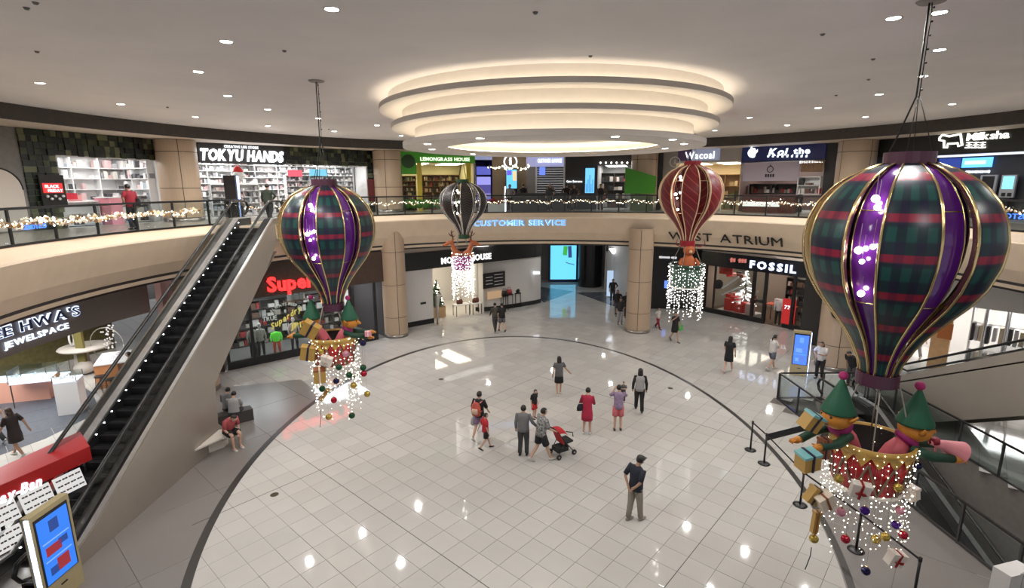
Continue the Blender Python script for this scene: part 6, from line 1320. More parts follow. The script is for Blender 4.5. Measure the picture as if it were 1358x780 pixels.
# fashion shop left of the column (red sign)
SA, SB = (-13.35, 22.35), (-6.95, 27.9)
SPs = lambda x, y: gline(x, y, SA, SB)
BRN = mat('walnut_header', (0.055, 0.030, 0.018), 0.5, var=0.25)
panelbox('wall_header', SA, SB, 3.18, ZL, BRN, 0.25, 0.1)
Cb, Db, Nn, Tn = bay(SA, SB, 0, 3.3, 4.0, mat('dark_shop_wall', (0.06, 0.055, 0.055), 0.5), mat('dark_shop_floor', (0.16, 0.15, 0.14), 0.2), SWD, emit('cool_panel', (0.9, 0.95, 1.0), 5.0), 2, narrow=0.4)
t = thing('shopfront_glazing', 'black framed shop window under the red lettering', 'shop window', (*((Vector(SA) + Vector(SB)) / 2), 0))
w0, w1 = SPs(337, 450), SPs(405, 450)
for x in (300, 335, 468, 500):
    p = SPs(x, 450); wb(MB().box((p.x, p.y, 1.6), (0.12, 0.14, 3.2), math.atan2(Tn.y, Tn.x)), 'mullion', BLACK, t)
a_, b_ = SPs(300, 450), SPs(500, 450); wb(MB().bar((a_.x, a_.y, 0.18), (b_.x, b_.y, 0.18), 0.16, 0.36), 'bottom_rail', BLACK, t)
for x0, x1 in ((301, 334), (336, 467)):
    p, q = SPs(x0, 450), SPs(x1, 450); wb(MB().bar((p.x, p.y, 1.78), (q.x, q.y, 1.78), 0.012, 2.8), 'glass_panel', GLS, t)
pl = line_place(SA, SB, 0, 0.16); f = lambda x: (SPs(x, 370) - Vector((*SA, 0))).xy.length
sign('large glowing red lettering on the walnut header', 'Superdry', 0.95, LETR, lambda u: (pl(u + f(352))[0] + Vector((0, 0, SPs(390, 382).z)), pl(u)[1], Vector((0, 0, 1))), 0.08, 0.035, width=f(452) - f(352), gap=0.05)
p0 = SPs(385, 430) - Nn * 0.5; t = thing('window_graphic', 'window lettering in a half circle with yellow script', 'sign', p0)
WHT = emit('window_white', (0.8, 0.78, 0.7), 0.5); YEL = emit('window_yellow', (0.8, 0.62, 0.10), 0.7)
def arcp(rad, start):
    def g(u):
        a = start - u / rad; P = p0 + Tn * (rad * math.cos(a)) + Vector((0, 0, rad * math.sin(a) - 0.1)); return P, Tn * math.sin(a) - Vector((0, 0, math.cos(a))) * 1.0, Tn * math.cos(a) + Vector((0, 0, math.sin(a)))
    return g
letters(t, 'ALWAYS KEEP IT', 0.20, WHT, arcp(0.95, 2.35), 0.02, 0.01, width=1.5)
lp = lambda x0, z, sl=0.0: (lambda u: (p0 + Tn * (x0 + u) + Vector((0, 0, z + sl * u)), Tn + Vector((0, 0, sl)), Vector((0, 0, 1))))
letters(t, 'TRUE', 0.30, WHT, lp(-1.1, 0.22), 0.02, 0.01, width=0.65); letters(t, 'JPN', 0.42, YEL, lp(0.15, -0.38), 0.02, 0.01, width=0.8); letters(t, 'Superdry', 0.42, YEL, lp(-0.75, -0.25, 0.5), 0.03, 0.02, width=1.5)
letters(t, '8', 0.22, WHT, lp(-0.08, 0.5), 0.02, 0.01)
SKW = mat('mannequin_white', (0.72, 0.70, 0.68), 0.35)
def mannequin(label, x, y, yaw, topm, legm, head=True, h=1.8, z=0.0, neckc=None):
    t = thing('mannequin', label, 'mannequin', (x, y, z), yaw); k = h / 1.8
    MB().loft([(0, 0, 0.88 * k), (0, 0, 1.05 * k), (0, 0, 1.3 * k), (0, 0, 1.45 * k), (0, 0, 1.52 * k)], [(0.17, 0.11), (0.15, 0.10), (0.20, 0.12), (0.19, 0.10), (0.06, 0.06)], 14, xh=(1, 0, 0)).build('top', topm, t, True)
    for s in (-1, 1):
        MB().loft([(s * 0.18, 0, 1.43 * k), (s * 0.25, 0.0, 1.15 * k), (s * 0.24, 0.08, 0.88 * k)], [0.06, 0.05, 0.035], 10).build('sleeve', topm, t, True)
        MB().loft([(s * 0.09, 0, 0.9 * k), (s * 0.11, 0.02, 0.5 * k), (s * 0.12, 0, 0.08 * k), (s * 0.12, 0.05, 0.02)], [0.095, 0.07, 0.05, 0.05], 10).build('trouser_leg', legm, t, True)
    if head: MB().loft([(0, 0, 1.48 * k), (0, 0, 1.56 * k), (0, 0.01, 1.62 * k), (0, 0.02, 1.72 * k), (0, 0, 1.80 * k)], [0.05, 0.05, (0.075, 0.09), (0.085, 0.10), 0.04], 14, xh=(1, 0, 0)).build('head', SKW, t, True)
    MB().lathe([(0, 0.0), (0.22, 0.0), (0.22, 0.015), (0, 0.02)], 18).build('base_plate', STEEL, t)
    return t
DNM = mat('dark_denim', (0.03, 0.035, 0.05), 0.7); BLKC = mat('black_cloth', (0.015, 0.015, 0.016), 0.8)
for x, y, lb, tm, lm in ((341, 475, 'white-headed mannequin in cream patterned jacket, leftmost in the fashion window', mat('cream_jacket', (0.55, 0.52, 0.46), 0.7, var=0.3, scale=14), DNM), (351, 472, 'mannequin in pale shirt beside the leftmost one in the fashion window', mat('pale_shirt', (0.50, 0.47, 0.42), 0.7, var=0.2), BLKC), (397, 465, 'mannequin in white and pink hooded top at the right of the fashion window', mat('pink_white_top', (0.62, 0.48, 0.50), 0.7), BLKC)):
    p = gline(x, 450, SA, SB) - Nn * 0.75; mannequin(lb, p.x, p.y, math.atan2(Tn.y, Tn.x) + PI, tm, lm)
p = gline(374, 450, SA, SB) - Nn * 0.9; mannequin('small mannequin with neon green and red clothes in the middle of the fashion window', p.x, p.y, 0.5, mat('neon_green', (0.15, 0.75, 0.05), 0.6, em=(0.1, 0.8, 0.05), es=0.2), mat('orange_red_cloth', (0.7, 0.10, 0.04), 0.6), False, 1.4)
for i in range(12):
    p = SPs(345 + i * 9.5, 450) - Nn * (0.3 + 0.25 * (i % 2)); t = thing('shoe', 'pale or dark trainer on the floor of the fashion window', 'shoe', (p.x, p.y, 0.006), 0.7 * i, 'trainers on the fashion window floor')
    mm = SHW if i % 3 else BLKC; MB().loft([(-0.13, 0, 0.06), (0, 0, 0.07), (0.13, 0, 0.04)], [(0.045, 0.05), (0.05, 0.055), (0.045, 0.03)], 10, xh=(0, 1, 0)).build('upper', mm, t, True); MB().box((0, 0, 0.012), (0.29, 0.1, 0.024)).build('sole', SHW, t)
shelf('dark wall shelving of folded clothes inside the fashion shop', (Cb.x + Nn.x * .5, Cb.y + Nn.y * .5), (Db.x + Nn.x * .5, Db.y + Nn.y * .5), 0, 2.4, 5, SHD, PRODD, 101, gs=0.3)
p = SPs(405, 400) - Nn * 0.6; t = thing('wall_shelf', 'small floating shelf with white boxes above the fashion window mannequins', 'shelf', (p.x, p.y, SPs(405, 400).z)); MB().box((0, 0, 0), (1.3, 0.3, 0.04), math.atan2(Tn.y, Tn.x)).build('board', SHWOOD, t)
for i in range(3): MB().box((-0.3 * Tn.x + 0.3 * i * Tn.x - .2, (-0.3 + 0.3 * i) * Tn.y - .1, 0.17), (0.2, 0.2, 0.28)).build('box', SHW, t)
panelbox('wall_side', SB, (-6.6, 28.9), 0, ZL, SWD, 0.2, 0)
p = SPs(457, 400); o = MB().box((p.x + .1, p.y - 0.2, p.z), (0.35, 0.04, 1.3), 0.7).build('hanging_banner', emit('white_banner', (0.8, 0.82, 0.85), 0.6)); tag(o, 'narrow white upright banner in the dark shop right of the red lettering', 'banner')
p = SPs(448, 402) - Nn * 1.2; o = MB().box((p.x, p.y, p.z), (0.7, 0.3, 0.35)).build('lamp_cluster', emit('orange_glow', (1.0, 0.35, 0.1), 1.6)); tag(o, 'orange glowing lamps inside the dark shop behind the balloon collar', 'light')

# handbag shop (curved white wall)
MA, MC = (-6.6, 29.6), (1.6, 36.0); MP = lambda x, y: gline(x, y, MA, MC)
Tn = (Vector(MC) - Vector(MA)).to_3d().normalized(); Nn = Tn.cross(Vector((0, 0, 1)))
hb, ht = 3.38, 4.42
panelbox('wall_header', MA, MC, hb, ht, BLACK, 0.3, 0.1); panelbox('wall_header', MA, MC, ht, ZL, BEIGE2, 0.3, 0.05)
WW = mat('matt_white_wall', (0.62, 0.60, 0.58), 0.5)
l1 = MP(575, 420); panelbox('wall_white', MA, (l1.x, l1.y), 0, hb, WW, 0.25, 0.02); panelbox('baseboard_black', MA, (l1.x, l1.y), 0, 0.3, BLACK, 0.27, 0.05)
r0 = MP(641, 400); cw = MB(); rc = 1.4
cx_, cy_ = MC[0] - 0.2, MC[1] + 0.9
# quarter-round end wall
pts = [Vector((r0.x, r0.y, 0)) - Nn * 0.9]
arcpts = [(r0 - Nn * (0.9 - 0.9 * math.sin(q * PI / 2))) + Tn * ((Vector((MC[0], MC[1], 0)) - r0.xy.to_3d()).length * (1 - math.cos(q * PI / 2)) * 1.0) for q in [i / 12 for i in range(13)]]
arcpts = [Vector((p.x, p.y, 0)) for p in arcpts] + [Vector((MC[0] + 0.45, MC[1] + 0.5, 0)), Vector((MC[0] + 0.5, MC[1] + 2.5, 0))]
for p, q in zip(arcpts[:-1], arcpts[1:]): cw.slab([p, q, q + Vector((0, 0, hb)), p + Vector((0, 0, hb))], (q - p).cross(Vector((0, 0, 1))).normalized() * -0.15)
struct(cw.build('wall_curved', WW)); cb = MB()
for p, q in zip(arcpts[:-1], arcpts[1:]): nn_ = (q - p).cross(Vector((0, 0, 1))).normalized(); cb.slab([p + nn_ * .04, q + nn_ * .04, q + nn_ * .04 + Vector((0, 0, 0.28)), p + nn_ * .04 + Vector((0, 0, 0.28))], -nn_ * 0.1)
struct(cb.build('baseboard_curved', BLACK))
for p, q in zip(arcpts[-3:-1], arcpts[-2:]): struct(MB().slab([p + Vector((0, 0, hb)), q + Vector((0, 0, hb)), q + Vector((0, 0, ZL)), p + Vector((0, 0, ZL))], (q - p).cross(Vector((0, 0, 1))).normalized() * 0.1).build('wall_header', BLACK))
Cb, Db, Nn, Tn = bay((l1.x, l1.y), (r0.x, r0.y), 0, 3.45, 5.0, WW, SF, WW, LUMW, 2, narrow=-0.8)
pl = line_place(MA, MC, 0, 0.13); f = lambda x: (MP(x, 350) - Vector((*MA, 0))).xy.length
sign('white bold lettering on the black header of the handbag shop', 'MOTHERHOUSE', 0.52, emit('lit_letter_cream', (1.0, 0.97, 0.92), 1.1), lambda u: (pl(u + f(584))[0] + Vector((0, 0, MP(620, 346).z)), pl(u)[1], Vector((0, 0, 1))), 0.05, 0.03, width=f(650) - f(584))
shelf('white wall shelving with handbags at the back of the handbag shop', (Cb.x + Nn.x * .5, Cb.y + Nn.y * .5), (Cb.lerp(Db, .55).x + Nn.x * .5, Cb.lerp(Db, .55).y + Nn.y * .5), 0, 3.0, 5, SHW, PRODD, 111, gs=0.45, fill=0.6)
p = MP(592, 405) - Nn * 1.2; t = thing('christmas_tree', 'dark green decorated Christmas tree in the handbag shop', 'tree', (p.x, p.y, 0.7)); rr_ = random.Random(5)
MB().lathe([(0.0, 1.75), (0.12, 1.45), (0.08, 1.4), (0.25, 1.05), (0.18, 1.0), (0.38, 0.6), (0.3, 0.55), (0.50, 0.1), (0.0, 0.05)], 14).build('foliage', mat('fir_green', (0.02, 0.055, 0.03), 0.7, bump=1.0), t); bb_, lb_ = MB(), MB()
for i in range(60): z = rr_.uniform(0.1, 1.6); a = rr_.uniform(0, 2 * PI); r = 0.5 * (1 - z / 1.8); (bb_ if i % 2 else lb_).octa((r * math.cos(a), r * math.sin(a), z), 0.035)
bb_.build('ornaments', SHW, t, kind='stuff'); lb_.build('lights', BULB, t, kind='stuff')
t = thing('wooden_crate', 'light wooden crate plinth under the Christmas tree', 'crate', (p.x, p.y, 0.0)); MB().box((0, 0, 0.35), (0.9, 0.7, 0.7), 0.6).build('box', mat('birch_ply', (0.50, 0.33, 0.17), 0.5, var=0.1), t)
def table(label, x, y, rz, w, d, h, topm, legm=BLACK):
    t = thing('display_table', label, 'table', (x, y, 0), rz); MB().box((0, 0, h - 0.02), (w, d, 0.05)).build('top', topm, t)
    for sx in (-1, 1):
        for sy in (-1, 1): MB().box((sx * (w / 2 - .04), sy * (d / 2 - .04), (h - .04) / 2), (0.035, 0.035, h - .04)).build('leg', legm, t)
    return t
def handbag(label, x, y, z, s, m, rz=0.5, grp=None):
    t = thing('handbag', label, 'handbag', (x, y, z), rz, grp); MB().loft([(0, 0, 0), (0, 0, 0.12 * s), (0, 0, 0.24 * s)], [(0.18 * s, 0.08 * s), (0.19 * s, 0.09 * s), (0.15 * s, 0.05 * s)], 14, xh=(1, 0, 0)).build('body', m, t, True)
    MB().loft([(-0.09 * s, 0, 0.23 * s), (-0.07 * s, 0, 0.36 * s), (0.07 * s, 0, 0.36 * s), (0.09 * s, 0, 0.23 * s)], 0.012 * s, 6).build('handle', m, t, True)
LEA = mat('brown_leather', (0.12, 0.03, 0.015), 0.4); LEB = mat('black_leather', (0.02, 0.018, 0.017), 0.35); LER = mat('red_leather', (0.35, 0.03, 0.03), 0.4)
p = gz(612, 418); table('white-topped display table with thin black legs in front of the handbag shop', p.x, p.y, 0.55, 1.0, 0.6, 0.75, SHW); handbag('brown handbag on the white-topped table below the dark balloon', p.x - 0.1, p.y, 0.755, 1.2, LEA)
p2 = gz(631, 416); table('second small white display table beside the first in the handbag shop', p2.x, p2.y, 0.55, 0.7, 0.5, 0.75, SHW); handbag('dark brown handbag on the second small white table', p2.x, p2.y, 0.755, 1.3, LEA)
p = gz(650, 409); table('long reddish wooden display table in the handbag shop', p.x, p.y + 1.2, 0.45, 2.2, 0.8, 0.85, mat('reddish_wood', (0.32, 0.10, 0.06), 0.4)); handbag('dark handbag lying on the long reddish table', p.x, p.y + 1.2, 0.86, 1.1, LEB)
for x, y, m, lb in ((676, 409, LEB, 'black handbag on a slim black stand before the curved white wall, left'), (682, 407, LER, 'red handbag on a slim black stand before the curved white wall, middle'), (692, 405, LEB, 'black handbag on a slim black stand before the curved white wall, right')):
    p = gz(x, y); table('slim black metal stand at the curved wall, ' + lb.split(', ')[1] + ' of three', p.x - 0.35, p.y - 0.45, 0.5, 0.45, 0.4, 1.0, BLACK); handbag(lb, p.x - 0.35, p.y - 0.45, 1.005, 1.3, m)
fw = lambda x, y: gline(x, y, (Cb.x, Cb.y), (Db.x, Db.y))
p, q = r0 - Tn * 0.15, r0 - Nn * 3 - Tn * 0.9
t = thing('menu_board', 'black menu board with white writing hanging in the handbag shop', 'board', (MP(655, 375).x - .5, MP(655, 375).y + .2, 2.8)); o0 = MP(640, 370) + Nn * 0.02; o1 = MP(669, 370) + Nn * 0.02
panelbox('board', o0, o1, MP(655, 381).z, MP(655, 361).z, BLACK, 0.05, 0.05, parent=t)
for i in range(7): panelbox('chalk_line', o0.lerp(o1, .12 if i % 2 else .5), o0.lerp(o1, .42 if i % 2 else .9), MP(655, 378 - i * 2.2).z, MP(655, 377.3 - i * 2.2).z, SHW, 0.02, 0.06, parent=t)
o = panelbox('wall_picture', MP(646, 390), MP(665, 390), MP(655, 396).z, MP(655, 386).z, emit('warm_picture', (0.5, 0.32, 0.18), 0.6), 0.04, 0.04, structure=False); tag(o, 'warm brown picture panel under the menu board', 'picture')
p = gz(577, 431); t = thing('roll_banner', 'tall narrow dark and silver stand at the entrance of the handbag shop', 'stand', (p.x + .15, p.y, 0)); MB().loft([(0, 0, 0), (0, 0, 0.9), (0.05, 0, 1.7), (0.2, 0, 1.9)], [(0.05, 0.03), (0.08, 0.03), (0.16, 0.04), (0.16, 0.04)], 10, xh=(1, 0, 0)).build('blade', STEEL, t, True); MB().box((0, 0, 0.01), (0.4, 0.3, 0.02)).build('foot', STEEL, t)
p = MP(561, 402) + Nn * 0.04; o = MB().box(p, (0.35, 0.03, 0.12), 0.65).build('wall_plaque', BLACK); tag(o, 'small black plaque low on the white wall left of the handbag shop', 'plaque')
p = MP(702, 362); t = thing('lettering', 'tiny white sideways sign projecting from the curved white wall', 'sign', (p.x + .5, p.y, p.z)); MB().box((0, 0, 0), (0.45, 0.05, 0.2)).build('sign_blade', emit('tiny_white', (0.9, 0.92, 1), 1.8), t)

# passage
ZP = ZL
struct(MB().box((2.6, 46, ZP / 2), (1.6, 0.3, ZP)).build('wall_grey', mat('passage_grey', (0.22, 0.21, 0.20), 0.5))); struct(MB().box((12, 49, ZP / 2), (30, 0.3, ZP)).build('wall_passage', mat('passage_pale', (0.45, 0.44, 0.45), 0.5)))
q = gy(780, 380, 42.0); qa, qb = gy(768, 380, 42), gy(800, 380, 42)
o = MB().lathe([(0, 0), ((qb.x - qa.x) / 2, 0), ((qb.x - qa.x) / 2, ZP), (0, ZP)], 28, ((qa.x + qb.x) / 2, 42.9, 0)).build('column', mat('black_gloss', (0.01, 0.009, 0.010), 0.2)); tag(o, 'glossy black round column right of the bright cyan screen', 'column')
# red-lit shop beyond
XA, XB = gy(803, 382, 40.5), gy(836, 382, 39.0); Cb, Db, Nn, Tn = bay(XA, XB, 0, 3.3, 4, mat('beige_shop', (0.5, 0.42, 0.36), 0.5), SF, SWD, LUM, 1, narrow=-1.0); panelbox('wall_header', XA, XB, 3.2, ZL, SWD, 0.3, 0.1)
shelf('bright shelving of mixed goods in the shop between the black column and the tan column', (Cb.x + Nn.x * .6, Cb.y + Nn.y * .6), (Db.x + Nn.x * .6, Db.y + Nn.y * .6), 0, 3.0, 6, SHW, PRODD, 121, gs=0.25)
p = gy(820, 348, 39.2); t = thing('hanging_flower', 'red round hanging decoration in the shop left of the tan column', 'decoration', p); MB().ball((0, 0, 0), 0.42, 12, 8, (1.0, .7, .8)).build('ball', mat('hot_red', (0.7, 0.02, 0.06), 0.6, bump=1.0), t)
for i in range(6): MB().loft([(0, 0, -0.2), (0.1 * (i - 2.5), 0, -0.9)], 0.012, 5).build('tassel', BLACK, t)
p = gy(809, 376, 38.5); t = thing('security_gate', 'pale blue lit anti-theft gate at the shop left of the tan column', 'gate', (p.x, p.y, 0)); MB().box((0, 0, 1.0), (0.45, 0.12, 1.95)).build('panel', emit('pale_blue', (0.45, 0.6, 0.8), 0.7), t); MB().box((0, 0, 0.02), (0.6, 0.4, 0.04)).build('foot', STEEL, t)
p = gy(817, 332, 39.0); o = MB().slab([(p.x - .6, p.y - .3, p.z + .15), (p.x + .7, p.y - .3, p.z + .2), (p.x + .2, p.y - .3, p.z - .2), (p.x - .3, p.y - .3, p.z - .25)], (0, 0.1, 0)).build('light_sign', emit('white_wedge', (0.85, 0.9, 1), 2.0)); tag(o, 'white glowing wedge-shaped lamp under the ceiling left of the tan column', 'light')
# dark shop right of the column
DA, DB = (8.3, 34.5), (13.1, 34.3); panelbox('wall_dark', DA, DB, 0, ZL, mat('near_black_front', (0.012, 0.012, 0.014), 0.3), 0.3, 0)
pl = line_place(DA, DB, 0, 0.06); p = gline(885, 342, DA, DB); t = thing('lettering', 'small pale lettering on the black shopfront under the red balloon', 'sign', p); q_ = gline(897, 342, DA, DB); p_ = gline(874, 341, DA, DB)
marks(t, lambda u: p_.lerp(q_, u) + Vector((0, -0.04, 0)), 13, 0.16, emit('grey_letter', (0.6, 0.6, 0.62), 0.8))
p = gline(883, 377, DA, DB); o = MB().box((p.x, p.y - .06, p.z), (0.22, 0.04, 0.5)).build('door_sign', emit('tiny_blue', (0.1, 0.2, 0.9), 1.2)); tag(o, 'small blue sign on the black shopfront', 'sign')
panelbox('wall_passage_right', (7.4, 41.0), (8.3, 34.5), 0, ZL, WW, 0.2, 0)
# watch shop
FA, FB = (12.55, 34.0), (17.6, 27.2); FP = lambda x, y: gline(x, y, FA, FB)
panelbox('wall_header', FA, FB, 3.1, 4.0, mat('black_glass_header', (0.012, 0.014, 0.018), 0.15), 0.25, 0.1); panelbox('wall_header', FA, FB, 4.0, ZL, BEIGE2, 0.25, 0.05)
Cb, Db, Nn, Tn = bay(FA, FB, 0, 3.2, 4.5, mat('taupe_shop_wall', (0.25, 0.21, 0.18), 0.5), mat('dark_wood_floor', (0.10, 0.06, 0.04), 0.3), SWD, emit('warm_panel', (1.0, 0.85, 0.7), 3.0), 2, narrow=0.2)
t = thing('shopfront_glazing', 'black framed glass front of the watch shop with open doorway', 'shop window', (*((Vector(FA) + Vector(FB)) / 2), 0)); rz = math.atan2(Tn.y, Tn.x)
for x in (932, 946, 998, 1014, 1052, 1088):
    p = FP(x, 400); wb(MB().box((p.x, p.y, 1.55), (0.16 if x not in (946,) else 0.06, 0.16, 3.1), rz), 'mullion', BLACK, t)
for x0, x1 in ((932, 1014), (1052, 1088)):
    p, q = FP(x0, 400), FP(x1, 400); wb(MB().bar((p.x, p.y, 0.15), (q.x, q.y, 0.15), 0.18, 0.3), 'bottom_rail', BLACK, t)
for x0, x1 in ((947, 997), (1053, 1087), (999, 1013)):
    p, q = FP(x0, 400), FP(x1, 400); wb(MB().bar((p.x, p.y, 1.7), (q.x, q.y, 1.7), 0.012, 2.75), 'glass_panel', GLS, t)
pl = line_place(FA, FB, 0, 0.13); f = lambda x: (FP(x, 350) - Vector((*FA, 0))).xy.length
sign('large glowing blue-white lettering on the black header of the watch shop', 'FOSSIL', 0.62, emit('lit_letter_violet', (0.55, 0.65, 1.0), 1.9), lambda u: (pl(u + f(996))[0] + Vector((0, 0, 3.30)), pl(u)[1], Vector((0, 0, 1))), 0.06, 0.035, width=f(1058) - f(996), gap=0.22)
t = thing('lettering', 'faint red and white marks at the left of the black watch shop header', 'sign', FP(980, 346)); marks(t, lambda u: FP(970 + 22 * u, 344.5 + 1.6 * u) + Nn * 0.14, 6, 0.3, emit('faint_red', (0.55, 0.16, 0.13), 0.7))
def fbx(label, x, d, z, sx, sy, sz, m, name='gift_box', cat='box', grp=None):
    p = FP(x, 400) - Nn * d; t = thing(name, label, cat, (p.x, p.y, z), rz, grp); MB().box((0, 0, sz / 2), (sx, sy, sz)).build('body', m, t); MB().box((0, 0, sz + 0.01), (sx * 1.02, sy * 1.02, 0.03)).build('lid', m, t); return t
SRED = mat('suitcase_red', (0.65, 0.03, 0.02), 0.35); 
o = panelbox('window_plinth', (FP(948, 400) - Nn * .2), (FP(996, 400) - Nn * .2), 0.006, 0.25, SHW, 1.2, -0.1, structure=False); tag(o, 'white plinth in the left watch window', 'plinth')
for i, x in enumerate((960, 966, 975, 981)):
    fbx('tall red gift box in the left watch window, number from the left: ' + ['first', 'second', 'third', 'fourth'][i], x, 0.6 + 0.1 * (i % 2), 0.25, 0.45, 0.35, (0.75, 0.9, 0.5, 0.65)[i], SRED, grp='red boxes in the watch window')
p = FP(990, 410) - Nn * 0.5; fbx('pale pink printed box at the right of the left watch window', 990, 0.5, 0.25, 0.5, 0.3, 0.65, mat('pale_pink_box', (0.62, 0.35, 0.33), 0.5))
tr_ = FP(978, 385) - Nn * 0.9; t = thing('christmas_tree', 'white frosted Christmas tree in the left watch window', 'tree', (tr_.x, tr_.y, 0.25)); ft_, wl = MB(), MB()
for i in range(160): z = random.uniform(0.5, 2.7); a = random.uniform(0, 2 * PI); r = 0.8 * (1 - (z - .3) / 2.7); (ft_ if i % 3 else wl).bar((0.3 * r * math.cos(a), 0.3 * r * math.sin(a), z), (r * math.cos(a), r * math.sin(a), z - 0.06), 0.03)
ft_.build('frosted_twigs', SHW, t, kind='stuff'); wl.build('lights', TWINKC, t, kind='stuff'); MB().loft([(0, 0, 0), (0, 0, 2.7)], [0.05, 0.01], 8).build('trunk', SHD, t)
for k, (x, y0, y1) in enumerate(((953, 383, 372), (953, 392, 386))):
    p0_, p1_ = FP(953, y0) - Nn * .4, FP(975, y1 - 4) - Nn * .4; o = MB().bar(p0_, p1_, 0.12, 0.09).build('slanting_bar', SHW); tag(o, ('upper' if k == 0 else 'lower') + ' slanting white bar in the left watch window', 'display')
p = FP(948, 378) - Nn * .4; o = MB().ball(p, 0.32, 14, 8, (1, .4, 1)).build('round_ornament', BLKC); tag(o, 'black round ornament hanging in the left watch window', 'decoration')
p = FP(956, 358) - Nn * .6; o = MB().box(p, (0.9, 0.1, 0.7), rz).build('hanging_poster', SRED); tag(o, 'red poster hanging high in the left watch window', 'poster')
for d, x0, x1, lb in ((2.5, 1016, 1052, 'middle'), (2.0, 1054, 1086, 'right')):
    p, q = FP(x0, 400) - Nn * d, FP(x1, 400) - Nn * d; shelf('dark shelving of watches and bags in the %s part of the watch shop' % lb, (p.x, p.y), (q.x, q.y), 0.006, 2.6, 5, SHD, PRODD, 130 + int(d * 2), gs=0.2)
p = FP(1026, 400) - Nn * 1.0; t = table('orange-red topped display table inside the watch shop doorway', p.x, p.y, rz, 1.6, 0.7, 1.1, mat('orange_red_top', (0.75, 0.10, 0.05), 0.4)); fbx('white watch box stack on the orange-red table', 1024, 1.0, 1.12, 0.6, 0.3, 0.28, SHW)
p = FP(1028, 415) - Nn * 0.4; mannequin('headless mannequin in white T-shirt and black trousers at the watch shop door', p.x, p.y, rz + PI, mat('white_tee', (0.65, 0.63, 0.62), 0.7), BLKC, False, 1.75)
p = FP(1043, 420) - Nn * 0.2; t = thing('poster_stand', 'red upright poster stand with white numerals beside the watch shop door', 'poster', (p.x, p.y, 0.006), rz); MB().box((0, 0, 0.95), (0.75, 0.05, 1.5)).build('panel', emit('poster_red2', (0.6, 0.02, 0.02), 0.5), t); MB().box((0, 0, 0.1), (0.5, 0.3, 0.2)).build('foot', BLACK, t)
letters(t, '777', 0.3, LET, lambda u: (Vector((p.x, p.y, 0)) + Tn * (u - 0.25) + Nn * 0.03 + Vector((0, 0, 1.1)), Tn, Vector((0, 0, 1))), 0.01, 0.01, width=0.5)
for o in t.children:
    if o.name.startswith('letter'): o.data.transform(Matrix.Rotation(-rz, 4, 'Z'))
for k, (x0, x1, z, n) in enumerate(((950, 996, 0.95, 9), (950, 972, 2.35, 5), (1053, 1087, 0.3, 8), (1056, 1086, 1.25, 7))):
    r = random.Random(50 + k)
    for i in range(n):
        p = FP(x0 + (x1 - x0) * (i + .5) / n, 400) - Nn * r.uniform(0.9, 1.5); hh = r.uniform(.15, .42)
        o = MB().box((p.x, p.y, z + hh / 2), (r.uniform(.2, .4), .25, hh), rz).build('display_block', [SHW, SRED, BLKC, LEA, MATS['pale_pink_box']][r.randrange(5)]); tag(o, ['small box among the ones stacked over the red boxes in the left watch window', 'small box high in the left watch window', 'small box low in the right watch window', 'small box at mid height in the right watch window'][k], 'box', 'small boxes in the watch shop windows, row %s' % 'ABCD'[k])
# round sign on the column
p = gz(1095, 493); c = Vector((COL_RR[0], COL_RR[1], 0)); d_ = Vector((-c.x, -c.y, 0)).normalized(); t = thing('round_sign', 'black and white round sign on the tan column behind the near balloon', 'sign', c + d_ * 0.8 + Vector((0, 0, gy(1097, 415, 22).z)))
qd = d_.to_track_quat('Z', 'Y').to_matrix().to_4x4(); mb = MB().lathe([(0, 0.05), (0.32, 0.05), (0.34, 0.0), (0, 0)], 24); bmesh.ops.transform(mb.bm, matrix=qd, verts=mb.bm.verts); mb.build('disc', BLACK, t); mb = MB().lathe([(0.2, 0.055), (0.24, 0.055), (0.24, 0.065), (0.2, 0.065)], 24).box((-.05, 0.03, 0.06), (0.08, 0.16, 0.012)).box((.06, -0.01, 0.06), (0.06, 0.14, 0.012)); bmesh.ops.transform(mb.bm, matrix=qd, verts=mb.bm.verts); mb.build('emblem', SHW, t)
# clothing shop at right behind the right escalator
CA, CB_ = (16.6, 25.0), (24.5, 15.5); CPn = lambda x, y: gline(x, y, CA, CB_)
panelbox('wall_header', CA, CB_, 3.1, ZL, mat('white_bulkhead', (0.62, 0.60, 0.58), 0.5), 0.3, 0.1)
Cb, Db, Nn, Tn = bay(CA, CB_, 0, 3.3, 4.0, WW, SF, WW, LUM, 3, narrow=0.2); rz = math.atan2(Tn.y, Tn.x)
pw_, qw_ = CPn(1236, 430), CPn(1262, 430); panelbox('wall_orange', pw_ - Nn * .2, qw_ - Nn * .2, 0, 3.1, mat('light_oak_panel', (0.62, 0.38, 0.18), 0.5, var=0.1), 0.2, 0)
p = CPn(1250, 438); t = thing('wall_picture', 'orange-brown picture of a figure on the light oak panel', 'picture', (p.x, p.y, p.z)); MB().box((0, -0.15, 0), (0.5, 0.04, 0.7), rz).build('print', mat('rust_print', (0.5, 0.16, 0.04), 0.5), t)
GAR = island('garments', [(0.65, 0.62, 0.58), (0.25, 0.03, 0.04), (0.03, 0.03, 0.035), (0.55, 0.45, 0.3), (0.25, 0.05, 0.18), (0.1, 0.12, 0.15), (0.5, 0.5, 0.52)])
